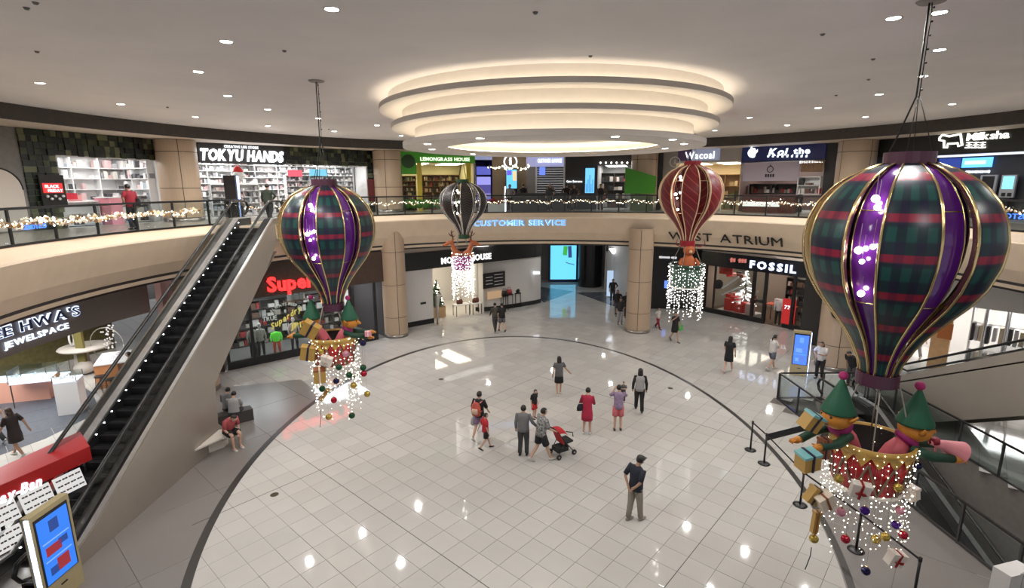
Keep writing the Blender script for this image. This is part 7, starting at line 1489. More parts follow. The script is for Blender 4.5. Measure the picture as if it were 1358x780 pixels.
def rack(label, x0, x1, seed):
    p, q = CPn(x0, 440) - Nn * .8, CPn(x1, 440) - Nn * .8; r = random.Random(seed); t = thing('clothes_rack', label, 'clothes rack', (*((p + q) / 2).xy, 0.006))
    for e in (p, q): wb(MB().box((e.x, e.y, 1.5), (0.05, 0.4, 3.0), rz), 'upright', SHW, t)
    for z in (2.3, 1.1): 
        wb(MB().bar((p.x, p.y, z), (q.x, q.y, z), 0.03), 'rail', STEEL, t); n = max(3, int((q - p).length / 0.16))
        g = MB()
        for i in range(n): c = p.lerp(q, (i + .5) / n); g.box((c.x, c.y, z - 0.38 - r.uniform(0, .06)), (0.11, 0.4, 0.7 + r.uniform(-.1, .1)), rz)
        wb(g, 'garments', GAR, t, kind='stuff')
rack('rack of hanging pale and dark garments, leftmost in the bright clothing shop', 1283, 1300, 1); rack('rack of hanging garments with a dark red jacket, middle of the bright clothing shop', 1303, 1330, 2); rack('rack of hanging purple and black garments, rightmost in the bright clothing shop', 1334, 1358, 3)
struct(MB().bar((24.5, 15.5, 2.4), (28, 8, 2.4), 0.3, 4.8).build('wall_right', WW)); struct(MB().bar((15.3, 26.6, 2.4), (17.3, 24.6, 2.4), 0.3, 4.8).build('wall_pier', SWD))
struct(MB().bar((-13.9, 24.0, 2.4), (-13.2, 22.4, 2.4), 0.3, 4.8).build('wall_pier', BRN))
# ================================================================== PEOPLE
SKINS = {'l': mat('skin_light', (0.56, 0.36, 0.26), 0.5), 'm': mat('skin_tan', (0.42, 0.25, 0.17), 0.5), 'd': mat('skin_dark', (0.16, 0.09, 0.06), 0.5)}
HAIRM = mat('black_hair', (0.012, 0.010, 0.009), 0.45); HAIRB = mat('brown_hair', (0.05, 0.025, 0.015), 0.5); EYEM = mat('eye_dark', (0.02, 0.015, 0.01), 0.2); LIPM = mat('lips', (0.35, 0.12, 0.10), 0.5); MASK = mat('face_mask', (0.55, 0.60, 0.64), 0.7)
def clothm(name, c, var=0.08, scale=12): return mat('cloth_' + name, c, 0.8, var=var, scale=scale)
WALK = dict(lf=(0.10, 0.30, 0), rf=(-0.10, -0.32, 1), hip=0.0)
WALK2 = dict(lf=(0.10, -0.30, 1), rf=(-0.10, 0.26, 0), hip=0.0)
STAND = dict(lf=(0.11, 0.02, 0), rf=(-0.11, -0.02, 0), hip=0.0)
STEP_ = dict(lf=(0.09, 0.12, 0), rf=(-0.09, -0.12, 0), hip=0.0)
ARMS = {'down': ((0.24, -0.02, 1.13), (0.25, 0.06, 0.88)), 'swing_f': ((0.23, 0.10, 1.14), (0.22, 0.28, 0.96)), 'swing_b': ((0.24, -0.14, 1.16), (0.25, -0.24, 0.92)), 'out': ((0.30, 0.0, 1.16), (0.46, 0.08, 0.98)),
        'back': ((0.25, -0.16, 1.14), (0.06, -0.19, 0.93)), 'phone': ((0.22, 0.10, 1.14), (0.06, 0.30, 1.20)), 'up': ((0.28, 0.16, 1.28), (0.10, 0.30, 1.50)), 'push': ((0.22, 0.10, 1.15), (0.20, 0.38, 1.02)), 'hip': ((0.34, -0.05, 1.18), (0.18, 0.10, 1.02)),
        'cross': ((0.24, 0.10, 1.15), (-0.02, 0.22, 1.17)), 'rail': ((0.28, 0.12, 1.18), (0.24, 0.34, 1.10)), 'lap': ((0.24, 0.16, 1.10), (0.08, 0.42, 1.02)), 'reach': ((0.26, 0.18, 1.30), (0.22, 0.44, 1.36))}
def person(label, loc, face, h=1.68, pose=STAND, al='down', ar='down', top=None, sleeve=0.5, bottom=None, kind='trousers', shoes=BLACK, hair='short', hairm=None, skin='l', lean=0.0, head=0.0, sit=False, mask=False, fem=False, coat=None, bend=0.0, group=None, fine=True):
    k = h / 1.70; yaw = math.atan2(face[1], face[0]) - PI / 2
    t = thing('person', label, 'person', loc, yaw, group, scale=k); t.name = 'person'
    wsh = 0.165 if fem else 0.19
    pz = 0.92 if not sit else 0.55; py = 0.0
    def tl(p, amt=None):       # lean the upper body forward about the hips
        a = (lean if amt is None else amt); dz = p[2] - 0.92; y = p[1]
        return Vector((p[0], y * math.cos(a) + dz * math.sin(a) + py, pz + dz * math.cos(a) - y * math.sin(a)))
    pel = Vector((0, py, pz)); spi, che, nek = tl((0, 0, 1.10)), tl((0, -0.01, 1.30)), tl((0, 0.0, 1.46))
    hb, hc, ht_ = tl((0, 0.015 + head * 0.05, 1.53)), tl((0, 0.03 + head * 0.12, 1.60 - head * 0.02)), tl((0, 0.015 + head * 0.15, 1.68 - head * 0.05))
    V, E, Rd = [pel, spi, che, nek, hb, hc, ht_], [(0, 1), (1, 2), (2, 3), (3, 4), (4, 5), (5, 6)], [(.12, .09), (.10, .08), (.12, .08), (.055, .055), (.062, .068), (.076, .088), (.055, .065)]
    def add(p, r, par): V.append(Vector(p)); Rd.append(r if isinstance(r, tuple) else (r, r)); E.append((par, len(V) - 1)); return len(V) - 1
    fwd = tl((0, 1, 0.92)) - tl((0, 0, 0.92))
    add(hc + fwd * 0.10 - Vector((0, 0, 0.01)), 0.016, 5)      # nose
    J = {}
    for s, pa in ((-1, al), (1, ar)):       # -1 is the left hand seen from behind
        el, wr = ARMS[pa]; sh = tl((s * wsh, 0, 1.41)); el = tl((s * el[0], el[1], el[2])); wr = tl((s * wr[0], wr[1], wr[2]))
        if (el - sh).length > 0.30: el = sh + (el - sh).normalized() * 0.29
        if (wr - el).length > 0.27: wr = el + (wr - el).normalized() * 0.26
        i = add(sh, 0.055, 2); j = add(el, 0.042, i); w = add(wr, 0.028, j); d = (wr - el).normalized(); pm = add(wr + d * 0.055, (0.034, 0.022), w)
        J[s] = (sh, el, wr, wr + d * 0.08)
        if fine:
            sd = Vector((s, 0, 0)) - d * d.dot(Vector((s, 0, 0))); sd = sd.normalized() if sd.length > .2 else Vector((0, 1, 0)); nn = d.cross(sd)
            for q, ln in ((-0.027, 0.060), (-0.009, 0.075), (0.009, 0.070), (0.027, 0.052)):
                b = V[pm] + d * 0.02 + sd * q; a_ = add(b + d * ln * 0.55, 0.0085, pm); add(b + d * ln + nn * 0.02, 0.0075, a_)
            add(V[w] + d * 0.045 + sd * (-s) * 0.045 + nn * 0.02, 0.0095, w)
    F = {}
    for s, ft in ((-1, pose['rf']), (1, pose['lf'])) if False else ((1, pose['lf']), (-1, pose['rf'])):
        hp = Vector((s * 0.09, py, pz - 0.03))
        if sit: kn = Vector((s * 0.13, py + 0.42, pz + 0.0)); an = Vector((s * 0.12, py + 0.42 + ft[1] * 0.4, 0.09)); tw = Vector((0, 1, 0)); lift = 0
        else:
            lift = 0.07 if ft[2] else 0.0; an = Vector((s * abs(ft[0]), ft[1], 0.085 + lift)); mid = (hp + an) / 2; L = 0.812; dd = (hp - an).length
            bow = math.sqrt(max(0.0, (L / 2) ** 2 - (dd / 2) ** 2)) if dd < L else 0; kn = mid + Vector((0, min(bow, 0.16) + (0.01 if not ft[2] else 0.05), 0)); tw = Vector((0, 1, -0.45 if ft[2] else 0)).normalized()
        toe = an + tw * 0.15 - Vector((0, 0, 0.055 if not (ft[2] and not sit) else 0.0)); heel = an - tw * 0.05 - Vector((0, 0, 0.045 if not ft[2] else 0.0))
        if ft[2] and not sit: toe.z = 0.03
        i = add(hp, 0.088, 0); j = add(kn, 0.060, i); k2 = add(kn.lerp(an, .35), 0.056, j); a_ = add(an, 0.038, k2); add(toe, (0.036, 0.024), a_); F[s] = (hp, kn, an, toe, heel)
    me = bpy.data.meshes.new('body'); me.from_pydata(V, E, []); sk = SKINS[skin]; me.materials.append(sk); tmp = bpy.data.objects.new('tmp', me); COL.objects.link(tmp)
    md = tmp.modifiers.new('s', 'SKIN'); md.use_smooth_shade = True
    for q, r in zip(me.skin_vertices[0].data, Rd): q.radius = r
    me.skin_vertices[0].data[0].use_root = True
    if fine: sb = tmp.modifiers.new('b', 'SUBSURF'); sb.levels = 1; sb.render_levels = 1
    bm2 = bpy.data.meshes.new_from_object(tmp.evaluated_get(bpy.context.evaluated_depsgraph_get())); COL.objects.unlink(tmp); bpy.data.objects.remove(tmp); bm2.name = 'body'
    bo = inst(bm2, 'body', t)
    if not bm2.materials: bm2.materials.append(sk)
    X = (1, 0, 0)
    hu = (ht_ - hb).normalized(); side = Vector((1, 0, 0))
    # skull volume and ears
    sk_ = MB().loft([hb - hu * 0.01, hc - hu * 0.05, hc, hc + hu * 0.06, ht_ + hu * 0.02], [(0.045, 0.05), (0.068, 0.085), (0.078, 0.098), (0.075, 0.092), (0.03, 0.035)], 16, xh=X)
    for s in (-1, 1): sk_.ball(hc + side * s * 0.082 - hu * 0.01, 0.026, 8, 6, (0.4, 0.8, 1.1))
    sk_.build('face', sk, t, True)
    if fine:
        for s in (-1, 1): MB().ball(hc + side * s * 0.032 + fwd * 0.092 + hu * 0.012, 0.010, 8, 6).build('eye', EYEM, t, True)
        if not mask: MB().loft([hc + fwd * 0.090 - hu * 0.052 - side * 0.024, hc + fwd * 0.097 - hu * 0.055, hc + fwd * 0.090 - hu * 0.052 + side * 0.024], 0.006, 6).build('mouth', LIPM, t, True)
    if mask: MB().loft([hc + fwd * 0.04 - hu * 0.075, hc + fwd * 0.075 - hu * 0.05, hc + fwd * 0.075 - hu * 0.01], [(0.04, 0.03), (0.065, 0.045), (0.05, 0.025)], 12, xh=X).build('face_mask', MASK, t, True)
    # hair
    hm = hairm or HAIRM; hb_ = MB(); bk = -fwd
    hb_.ball((0, 0, 0), 1.0, 16, 12)
    bmesh.ops.delete(hb_.bm, geom=[v for v in hb_.bm.verts if (v.co.y > 0.30 and v.co.z < 0.42) or v.co.z < -0.62], context='VERTS')
    Q = Matrix.Translation(hc + bk * 0.012 + hu * 0.022) @ Matrix.Rotation(-lean, 4, 'X') @ Matrix.Diagonal((0.092, 0.112, 0.108, 1)); bmesh.ops.transform(hb_.bm, matrix=Q, verts=hb_.bm.verts)
    if hair in ('long', 'mid'):
        L = 0.34 if hair == 'long' else 0.17
        hb_.loft([hc + bk * 0.02 + hu * 0.03, hc + bk * 0.05 - hu * 0.08, hc + bk * 0.075 - hu * (0.08 + L * 0.5), hc + bk * 0.075 - hu * (0.08 + L)], [(0.09, 0.075), (0.098, 0.07), (0.09, 0.045), (0.06, 0.02)], 12, xh=X)
    if hair == 'bun': hb_.ball(hc + bk * 0.12 + hu * 0.05, 0.045, 10, 8)
    if hair == 'tail': hb_.loft([hc + bk * 0.10 + hu * 0.03, hc + bk * 0.15 - hu * 0.06, hc + bk * 0.13 - hu * 0.2], [0.03, 0.032, 0.01], 8)
    hb_.build('hair', hm, t, True)
    if hair == 'cap':
        cp = MB(); cp.loft([hc + hu * 0.035, hc + hu * 0.075, hc + hu * 0.115, hc + hu * 0.13], [(0.098, 0.118), (0.095, 0.115), (0.07, 0.085), (0.01, 0.01)], 16, xh=X); cp.loft([hc + hu * 0.04 + fwd * 0.09, hc + hu * 0.03 + fwd * 0.17], [(0.075, 0.010), (0.06, 0.008)], 12, xh=X); cp.build('cap', mat('cap_grey', (0.05, 0.05, 0.05), 0.7), t, True)
    # top
    if top is not None:
        dress = kind == 'dress'; b0 = tl((0, 0, 0.93)); hemz = 0.86 if kind != 'dress' else 0.93
        sm = MB(); tw = 1.0 if not fem else 0.9
        pts = [tl((0, 0, 0.86)) if not sit else tl((0, 0, 0.95)), tl((0, 0, 0.98)), tl((0, 0, 1.12)), tl((0, -0.005, 1.28)), tl((0, -0.005, 1.38)), tl((0, 0, 1.445)), tl((0, 0, 1.475))]
        rr_ = [(0.195 * tw, 0.15), (0.19 * tw, 0.145), (0.180 * tw, 0.135), (0.198 * tw, 0.14), (0.205 * tw, 0.125), (0.14 * tw, 0.085), (0.062, 0.062)]
        if dress:
            pts = [Vector((0, 0, 0.56)), Vector((0, 0, 0.75)), tl((0, 0, 0.95))] + pts[2:]; rr_ = [(0.20, 0.18), (0.20, 0.165), (0.175, 0.14)] + rr_[2:]
        sm.loft(pts, rr_, 18, xh=X); sm.build('dress' if dress else 'shirt', top, t, True)
        for s in (-1, 1):
            sh, el, wr, _ = J[s]; ins = sh.lerp(che, 0.25); sv = MB()
            if sleeve < 0.15: continue
            if sleeve <= 0.6: e = sh.lerp(el, min(1.0, sleeve / 0.6)); sv.loft([ins, sh, sh.lerp(e, .5), e], [0.066, 0.07, 0.066, 0.062], 12)
            else: e = el.lerp(wr, (sleeve - 0.6) / 0.4); sv.loft([ins, sh, sh.lerp(el, .5), el, e], [0.066, 0.066, 0.058, 0.052, 0.040], 12)
            sv.build('sleeve', top, t, True)
    if bottom is not None and kind != 'dress':
        bmz = MB(); bmz.loft([pel + Vector((0, 0, 0.10)), pel + Vector((0, 0, 0.02)), pel - Vector((0, 0, 0.07))], [(0.155, 0.118), (0.168, 0.13), (0.155, 0.12)], 16, xh=X)
        if kind == 'skirt':
            bmz = MB(); bmz.loft([pel + Vector((0, 0, 0.12)), pel, Vector((0, 0, pz - 0.2)), Vector((0, 0, pz - 0.34))], [(0.15, 0.115), (0.17, 0.13), (0.19, 0.16), (0.195, 0.165)], 18, xh=X); bmz.build('skirt', bottom, t, True)
        else:
            bmz.build('trousers' if kind == 'trousers' else 'shorts', bottom, t, True)
            for s in (-1, 1):
                hp, kn, an, toe, heel = F[s]; lg = MB()
                if kind == 'trousers': lg.loft([hp + Vector((0, 0, .03)), hp.lerp(kn, .5), kn, kn.lerp(an, .5), an + Vector((0, 0, .01))], [0.105, 0.098, 0.078, 0.070, 0.066], 12)
                else: lg.loft([hp + Vector((0, 0, .03)), hp.lerp(kn, .5), hp.lerp(kn, .82)], [0.112, 0.112, 0.108], 12)
                lg.build('trouser_leg', bottom, t, True)
    for s in (-1, 1):
        hp, kn, an, toe, heel = F[s]; MB().loft([heel + (heel - toe).normalized() * 0.02, heel.lerp(toe, .25) + Vector((0, 0, .012)), heel.lerp(toe, .65), toe + (toe - heel).normalized() * 0.02], [(0.03, 0.025), (0.042, 0.045), (0.046, 0.036), (0.034, 0.022)], 12, xh=X).build('shoe', shoes, t, True)
    t['_hands'] = 0; del t['_hands']
    PEOPLE[label] = (t, J, F, tl, k, yaw)
    return t
PEOPLE = {}
def hand_pos(p, s):
    t, J, F, tl, k, yaw = PEOPLE[p['label']]; v = J[s][3] * k; v.rotate(Matrix.Rotation(yaw, 3, 'Z')); return Vector(t.location) + v
def loc_on(p, v):
    t, J, F, tl, k, yaw = PEOPLE[p['label']]; v = Vector(v) * k; v.rotate(Matrix.Rotation(yaw, 3, 'Z')); return Vector(t.location) + v
G = lambda x, y, z=0.003: gz(x, y, z)
WHT_ = clothm('white', (0.62, 0.60, 0.58)); BLK_ = clothm('black', (0.012, 0.012, 0.014)); NAVY = clothm('navy', (0.014, 0.018, 0.032)); KHA = clothm('khaki', (0.26, 0.235, 0.195)); GRY = clothm('grey', (0.20, 0.195, 0.195)); GRD = clothm('darkgrey', (0.05, 0.052, 0.055)); CRI = clothm('crimson', (0.42, 0.02, 0.06)); REDC = clothm('red', (0.50, 0.02, 0.03)); CORAL = clothm('coral', (0.62, 0.15, 0.16)); LAV = clothm('lavender', (0.30, 0.22, 0.34), 0.2); FLO = clothm('floral', (0.30, 0.30, 0.29), 0.95, 18); LTG = clothm('lightgrey', (0.36, 0.35, 0.35)); PUR_ = clothm('mauve', (0.26, 0.18, 0.30)); SHOEW = mat('shoe_white', (0.6, 0.58, 0.55), 0.5); SHOEG = mat('shoe_grey', (0.30, 0.28, 0.25), 0.6); DRED = clothm('darkred', (0.28, 0.015, 0.03))
M_ = lambda y: mat
# ---- in the oval
person('man in dark polo shirt and cap standing alone, hands behind back, nearest the camera', G(841, 690), (0.72, 0.5), 1.72, STEP_, 'back', 'back', NAVY, 0.55, KHA, 'trousers', SHOEG, 'cap', None, 'm', 0.05, 0.5, mask=True)
person('woman in grey top and black shorts walking away alone behind the others', G(741, 524), (-0.1, 1), 1.60, STEP_, 'down', 'out', clothm('greytop', (0.12, 0.115, 0.12)), 0.35, BLK_, 'skirt', SHOEW, 'mid', None, 'l', 0, 0, fem=True)
a = person('woman in crimson dress with dark shoulder bag, seen from behind', G(778, 576), (0.25, 1), 1.62, STAND, 'cross', 'phone', CRI, 0.75, CRI, 'dress', SHOEW, 'short', None, 'l', 0.04, 0.5, fem=True)
q = loc_on(a, (-0.24, -0.06, 1.03)); t = thing('shoulder_bag', 'dark navy bag hanging behind the woman in crimson', 'bag', q, 0.3); MB().loft([(0, 0, -0.12), (0, 0, 0.0), (0, 0, 0.1)], [(0.12, 0.05), (0.13, 0.055), (0.09, 0.03)], 12, xh=(1, 0, 0)).build('body', NAVY, t, True); MB().loft([(-0.06, 0, 0.09), (0.02, 0.03, 0.30), (0.08, 0.05, 0.38)], 0.01, 5).build('strap', NAVY, t)
b = person('person in lavender top and coral shorts holding a small child against the shoulder', G(819, 571), (0.1, 1), 1.62, STAND, 'up', 'up', LAV, 0.55, CORAL, 'shorts', BLACK, 'short', None, 'l', 0, 0.2, fem=True)
q = loc_on(b, (0.17, 0.20, 1.02)); person('small child with dark hair carried on the right shoulder of the person in lavender', q, (-0.2, -1), 0.72, STAND, 'cross', 'cross', clothm('childgrey', (0.10, 0.10, 0.11)), 0.5, GRD, 'trousers', BLACK, 'short', fine=False)
person('woman with long dark hair, grey back panel on black sleeves and black trousers', G(847, 546), (0.2, 1), 1.66, WALK2, 'down', 'down', LTG, 0.12, BLK_, 'trousers', BLACK, 'long', None, 'l', 0, 0, fem=True)
tt = bpy.context.scene.objects
PL = PEOPLE['woman with long dark hair, grey back panel on black sleeves and black trousers']
for s in (-1, 1):
    sh, el, wr, _ = PL[1][s]; MB().loft([sh.lerp(Vector((0, 0, 1.35)), .3), sh, el, wr], [0.066, 0.066, 0.054, 0.04], 12).build('sleeve', BLK_, PL[0], True, label='black sleeve')
person('small boy in black shirt and red shorts standing behind the man in the grey shirt', G(708, 555), (0.55, -0.5), 1.12, STAND, 'down', 'down', BLK_, 0.5, REDC, 'shorts', BLACK, 'short', None, 'l', 0.05, 0.4)
person('man in grey long-sleeved shirt and dark grey trousers, back to camera', G(694, 604), (0.2, 1), 1.64, STAND, 'down', 'out', clothm('greyshirt', (0.17, 0.17, 0.175)), 0.95, GRD, 'trousers', BLACK, 'short', None, 'l', 0, 0)
c = person('man in grey floral shirt and black shorts pushing a red pushchair', G(717, 612), (0.75, 0.45), 1.70, WALK, 'push', 'push', FLO, 0.6, BLK_, 'shorts', SHOEW, 'short', None, 'l', 0.12, 0)
d = person('woman in black T-shirt with red backpack walking beside a boy in red', G(636, 583), (0.35, 0.9), 1.66, WALK, 'down', 'swing_f', BLK_, 0.55, PUR_, 'shorts', SHOEW, 'short', None, 'l', 0.02, 0.1, fem=True)
person('boy in red T-shirt and dark shorts walking beside the woman with the backpack', G(644, 596), (0.75, 0.3), 1.22, WALK2, 'swing_b', 'down', REDC, 0.5, BLK_, 'shorts', BLACK, 'short', None, 'l', 0, 0.1)
q = loc_on(d, (0, -0.22, 1.22)); t = thing('backpack', 'red and pink patterned backpack on the woman in the black T-shirt', 'backpack', q, PEOPLE[d['label']][5])
MB().loft([(0, 0, -0.24), (0, -0.02, -0.1), (0, -0.02, 0.08), (0, 0, 0.2)], [(0.15, 0.07), (0.17, 0.10), (0.16, 0.09), (0.08, 0.04)], 14, xh=(1, 0, 0)).build('body', mat('backpack_red', (0.55, 0.09, 0.06), 0.6, var=0.5, scale=9), t, True); MB().loft([(0, -0.10, -0.16), (0, -0.12, -0.06), (0, -0.10, 0.02)], [(0.10, 0.03), (0.11, 0.04), (0.09, 0.03)], 12, xh=(1, 0, 0)).build('front_pocket', mat('backpack_cream', (0.65, 0.45, 0.33), 0.6), t, True)
for s in (-1, 1): MB().loft([(s * 0.10, 0.06, 0.16), (s * 0.12, 0.20, 0.20), (s * 0.12, 0.33, 0.05), (s * 0.12, 0.12, -0.15)], (0.022, 0.008), 8, xh=(1, 0, 0)).build('strap', mat('strap_pink', (0.60, 0.20, 0.20), 0.6), t)
q = hand_pos(d, -1); t = thing('plastic_bag', 'small translucent grey bag carried low by the woman with the backpack', 'bag', (q.x, q.y, q.z - 0.02)); MB().loft([(0, 0, 0), (0, 0, -0.1), (0, 0, -0.26), (0, 0, -0.32)], [0.02, (0.08, 0.06), (0.11, 0.08), (0.08, 0.06)], 12).build('bag', mat('grey_film', (0.38, 0.38, 0.37), 0.4), t, True)
# pushchair
yw = math.atan2(0.45, 0.75); q = loc_on(c, (0.0, 0.78, 0)); t = thing('pushchair', 'red and black pushchair with hood pushed by the man in the floral shirt', 'pushchair', (q.x, q.y, 0.002), yw)   # local +x forward
for i, (x, y) in enumerate(((-0.26, -0.23), (-0.26, 0.23), (0.34, -0.20), (0.34, 0.20))):
    wh = MB(); wh.loft([(x, y - 0.02, 0.085), (x, y + 0.02, 0.085)], 0.085, 16); w_ = wh.build('wheel', BLACK, t, True); MB().loft([(x, y - 0.025, 0.085), (x, y + 0.025, 0.085)], 0.03, 10).build('hub', STEEL, w_, True)
for s in (-0.2, 0.2):
    MB().loft([(0.34, s, 0.1), (0.05, s, 0.45), (-0.38, s, 1.02)], 0.013, 8).build('frame_tube', BLACK, t, True); MB().loft([(-0.26, s, 0.1), (-0.02, s, 0.50)], 0.013, 8).build('frame_tube', BLACK, t, True)
MB().loft([(-0.38, -0.2, 1.02), (-0.42, 0, 1.03), (-0.38, 0.2, 1.02)], 0.018, 8).build('push_handle', BLACK, t, True); MB().loft([(0.30, -0.18, 0.62), (0.42, 0, 0.64), (0.30, 0.18, 0.62)], 0.016, 8).build('bumper_bar', BLACK, t, True)
MB().slab([(-0.02, -0.19, 0.42), (0.30, -0.19, 0.45), (0.30, 0.19, 0.45), (-0.02, 0.19, 0.42)], (0, 0, 0.05)).build('seat', mat('pushchair_black', (0.02, 0.02, 0.02), 0.8), t); MB().slab([(-0.02, -0.19, 0.42), (-0.22, -0.19, 0.88), (-0.22, 0.19, 0.88), (-0.02, 0.19, 0.42)], (-0.04, 0, 0)).build('seat_back', REDC, t)
hd = MB(); 
rows = []
for i in range(9):
    a = 0.3 + 1.55 * i / 8; rows.append([hd.bm.verts.new((-0.20 + 0.30 * math.cos(a) * -1 * -1 * (1 if True else 0), 0.21 * math.cos(b_), 0.62 + 0.36 * math.sin(a) * (0.6 + 0.4 * math.sin(b_)))) for b_ in [PI * j / 8 for j in range(9)]])
for i in range(8):
    for j in range(8): hd._f([rows[i][j], rows[i][j + 1], rows[i + 1][j + 1], rows[i + 1][j]])
hd.build('hood', REDC, t, True); MB().box((-0.05, 0, 0.25), (0.4, 0.34, 0.14)).build('basket', mat('pushchair_black', (0.02, 0.02, 0.02), 0.8), t)
# ---- farther on the ground floor
person('person in olive and grey walking before the handbag shop, left of the pair', G(657, 440), (-0.35, 1), 1.68, WALK, 'swing_f', 'down', clothm('olive', (0.06, 0.055, 0.045)), 0.9, GRD, 'trousers', BLACK, 'short', None, 'l', 0.03, 0.1)
person('person in black top and dark shorts, right of the pair before the handbag shop', G(666, 440), (-0.35, 1), 1.66, WALK2, 'down', 'swing_f', BLK_, 0.5, clothm('print_short', (0.12, 0.12, 0.13), 0.5), 'shorts', BLACK, 'short', None, 'l', 0.03, 0.1)
for i, (x, y, hh, lb, st) in enumerate([(812, 400, 1.66, 'dark figure at the back left of the group beside the tan column', BLK_), (818, 418, 1.66, 'person in black in the middle of the group beside the tan column', BLK_), (822, 430, 1.64, 'nearest person of the dark group beside the tan column, black top and grey trousers', clothm('charcoal', (0.03, 0.03, 0.035))), (830, 420, 1.60, 'dark figure half hidden behind the tan column', BLK_)]):
    person(lb, G(x, y), (-0.1, -1), hh, WALK if i % 2 else STAND, 'hip', 'down', st, 0.8, GRD if i != 2 else LTG, 'trousers', BLACK, 'long' if i == 1 else 'short', None, 'm', 0.05, 0.2)
person('child in white top and dark red trousers left of the woman with the green bag', G(872, 436), (0.4, -0.6), 1.25, WALK, 'down', 'hip', WHT_, 0.5, DRED, 'trousers', BLACK, 'short', None, 'l')
e = person('woman in black dress with a bright green bag under the red balloon', G(894, 453), (0.2, -1), 1.62, WALK2, 'down', 'up', BLK_, 0.5, BLK_, 'dress', BLACK, 'bun', None, 'm', 0, 0.1, fem=True)
q = loc_on(e, (-0.33, 0, 0.85)); t = thing('tote_bag', 'bright green tote bag of the woman in the black dress', 'bag', q, 0.3); MB().loft([(0, 0, -0.22), (0, 0, 0.08)], [(0.17, 0.06), (0.14, 0.05)], 4, xh=(1, 0, 0)).build('body', mat('neon_green_bag', (0.06, 0.45, 0.10), 0.5), t); MB().loft([(-0.07, 0, 0.08), (0, 0, 0.28), (0.07, 0, 0.08)], 0.01, 5).build('handle', MATS['neon_green_bag'], t)
person('woman in black mini dress with long dark hair walking on the right of the hall', G(965, 494), (0.35, 0.5), 1.66, WALK, 'swing_f', 'down', BLK_, 0.4, BLK_, 'dress', SHOEW, 'long', None, 'l', 0.03, 0, fem=True)
person('woman in white top and grey shorts striding toward the right screen stand', G(1022, 491), (1, 0.25), 1.64, WALK2, 'phone', 'phone', WHT_, 0.5, clothm('greyshort', (0.10, 0.11, 0.15)), 'shorts', SHOEW, 'tail', None, 'l', 0.05, 0.2, fem=True)
person('woman in white T-shirt and black trousers standing left of the column behind the near balloon', G(1086, 502), (-0.8, -0.6), 1.66, STAND, 'phone', 'hip', WHT_, 0.5, BLK_, 'trousers', BLACK, 'mid', None, 'm', 0.05, 0.4, fem=True)
person('person in dark top bending right of the column behind the near balloon', G(1128, 512), (-0.9, -0.4), 1.66, STAND, 'down', 'down', BLK_, 0.5, GRD, 'trousers', BLACK, 'short', None, 'm', 0.5, 0.3)
p = G(1200, 497); person('man in black T-shirt with light bag strap walking away behind the right escalator rails', (p.x + 1.4, p.y + 2.2, 0.003), (0.4, 1), 1.72, WALK, 'down', 'down', BLK_, 0.5, GRD, 'trousers', BLACK, 'short', None, 'l')
p = G(1216, 497); person('man in grey trousers behind the right escalator rails, right of the other man', (p.x + 1.6, p.y + 2.2, 0.003), (0.4, 1), 1.74, WALK2, 'down', 'swing_b', clothm('blackgrey', (0.03, 0.03, 0.03)), 0.5, GRY, 'trousers', SHOEW, 'short', None, 'l')
f_ = person('woman in black dress striding past the jewellery shop at far left', G(26, 606), (-0.9, 0.15), 1.62, WALK, 'swing_f', 'swing_b', clothm('darkdress', (0.03, 0.02, 0.02)), 0.5, BLK_, 'dress', SHOEW, 'long', HAIRB, 'm', 0.08, 0, fem=True)
person('half-seen person at the left edge walking with the woman in the black dress', G(-6, 590), (-0.9, 0.2), 1.66, WALK2, 'down', 'swing_b', PUR_, 0.5, GRD, 'trousers', SHOEW, 'short', HAIRB, 'l')
p = gz(178, 466, 1.45); person('man in dark blue shirt seated behind the orange counter in the jewellery shop', (p.x, p.y, 0.15), (-1, -0.2), 1.68, STAND, 'lap', 'lap', clothm('darkblue', (0.02, 0.025, 0.07)), 0.5, BLK_, 'trousers', BLACK, 'short', None, 'm', 0.25, 0.4, sit=True)
g_ = person('young man in red T-shirt and black shorts sitting on the pale wedge bench', (-9.18, 15.55, -0.03), (0.85, -0.5), 1.68, STAND, 'lap', 'lap', clothm('fadedred', (0.42, 0.08, 0.09)), 0.5, BLK_, 'shorts', SHOEW, 'short', None, 'l', 0.45, 0.9, sit=True, mask=True)
q = hand_pos(g_, 1); tag(MB().box((0, 0, 0), (0.08, 0.15, 0.012)).build('mobile_phone', BLACK, loc=(q.x, q.y, q.z + 0.03)), 'dark mobile phone in the hands of the young man on the bench', 'phone')
for (x, y), lb, mm in (((-10.15, 17.35), 'person in grey top sitting behind the end of the left escalator, left of two', GRY), ((-9.75, 17.0), 'person in pale top sitting behind the end of the left escalator, right of two', LTG)): person(lb, (x, y, -0.05), (-0.2, 1), 1.62, STAND, 'lap', 'lap', mm, 0.5, GRD, 'trousers', SHOEW, 'short', None, 'l', 0.2, 0.4, sit=True)
tag(MB().box((-9.95, 17.2, 0.21), (1.3, 0.42, 0.42), 0.7).build('bench', mat('dark_bench', (0.06, 0.055, 0.05), 0.5)), 'low dark bench behind the end of the left escalator', 'bench')
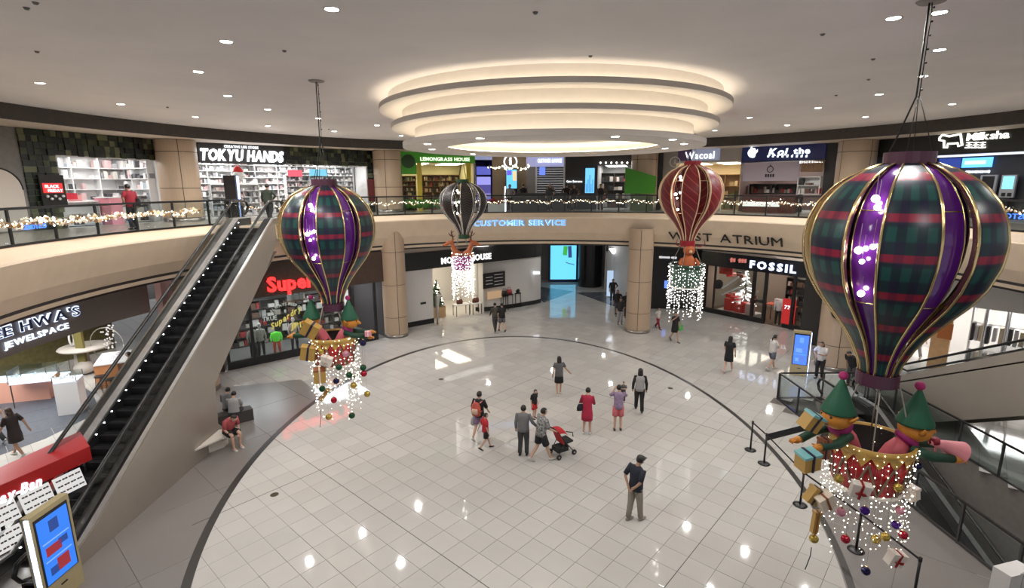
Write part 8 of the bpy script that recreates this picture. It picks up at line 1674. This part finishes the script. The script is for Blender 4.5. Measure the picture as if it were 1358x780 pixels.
# ---- upper floor
def U(x, R): p = gr(x, 280, R); return Vector((p.x, p.y, ZL2 + 0.003))
def outw(v): d = Vector((v[0] - CX, v[1] - CY)); return (d.x, d.y)
v = U(175, 15.9); h_ = person('man in dark red shirt and black trousers standing with back to the left glass balustrade', v, outw(v), 1.64, STAND, 'hip', 'down', DRED, 0.5, BLK_, 'trousers', BLACK, 'short', None, 'm', 0, 0.3)
q = loc_on(h_, (0.2, -0.12, 1.05)); tag(MB().loft([(0, 0, -0.15), (0, 0, 0), (0, 0, 0.12)], [(0.10, 0.05), (0.11, 0.06), (0.06, 0.03)], 10).build('shoulder_bag', BLK_, loc=q), 'black bag at the side of the man in the dark red shirt', 'bag')
v = Vector((-10.55, 22.9, 6.675)); person('man in dark green top standing at the head of the left escalator', v, (-0.1, 1), 1.66, WALK2, 'down', 'hip', clothm('darkgreen', (0.035, 0.045, 0.03)), 0.9, GRD, 'trousers', BLACK, 'short', None, 'm')
for x, R, lb, mm, hh in ((694, 17.9, 'dark figure standing behind the information counter, left', BLK_, 1.66), (676, 16.2, 'person in grey trousers in front of the information counter, leftmost', GRY, 1.62), (729, 16.0, 'person in dark top in front of the shuttered shop, behind the counter', GRD, 1.66), (751, 17.9, 'dark figure at the right end of the information counter', BLK_, 1.64), (761, 15.7, 'person in black leaning at the balustrade right of the information counter', BLK_, 1.60), (796, 16.6, 'dark figure in front of the bright shop right of the narrow cyan panel', BLK_, 1.62)):
    v = U(x, R); o_ = outw(v); person(lb, v, (-o_[0], -o_[1]) if R < 17 else o_, hh, STAND if R > 16 else WALK, 'hip', 'down', mm, 0.8, BLK_, 'trousers', BLACK, 'short', None, 'm', 0.1, 0.2, fine=False)
t = None
# ================================================================== LAMPS IN SHOPS
def area(name, loc, sx, sy, w, col=(1, 0.95, 0.9), rot=(0, 0, 0)):
    l = bpy.data.lights.new(name, 'AREA'); l.shape = 'RECTANGLE'; l.size = sx; l.size_y = sy; l.energy = w; l.color = col
    o = bpy.data.objects.new(name, l); COL.objects.link(o); o.location = loc; o.rotation_euler = rot; return o
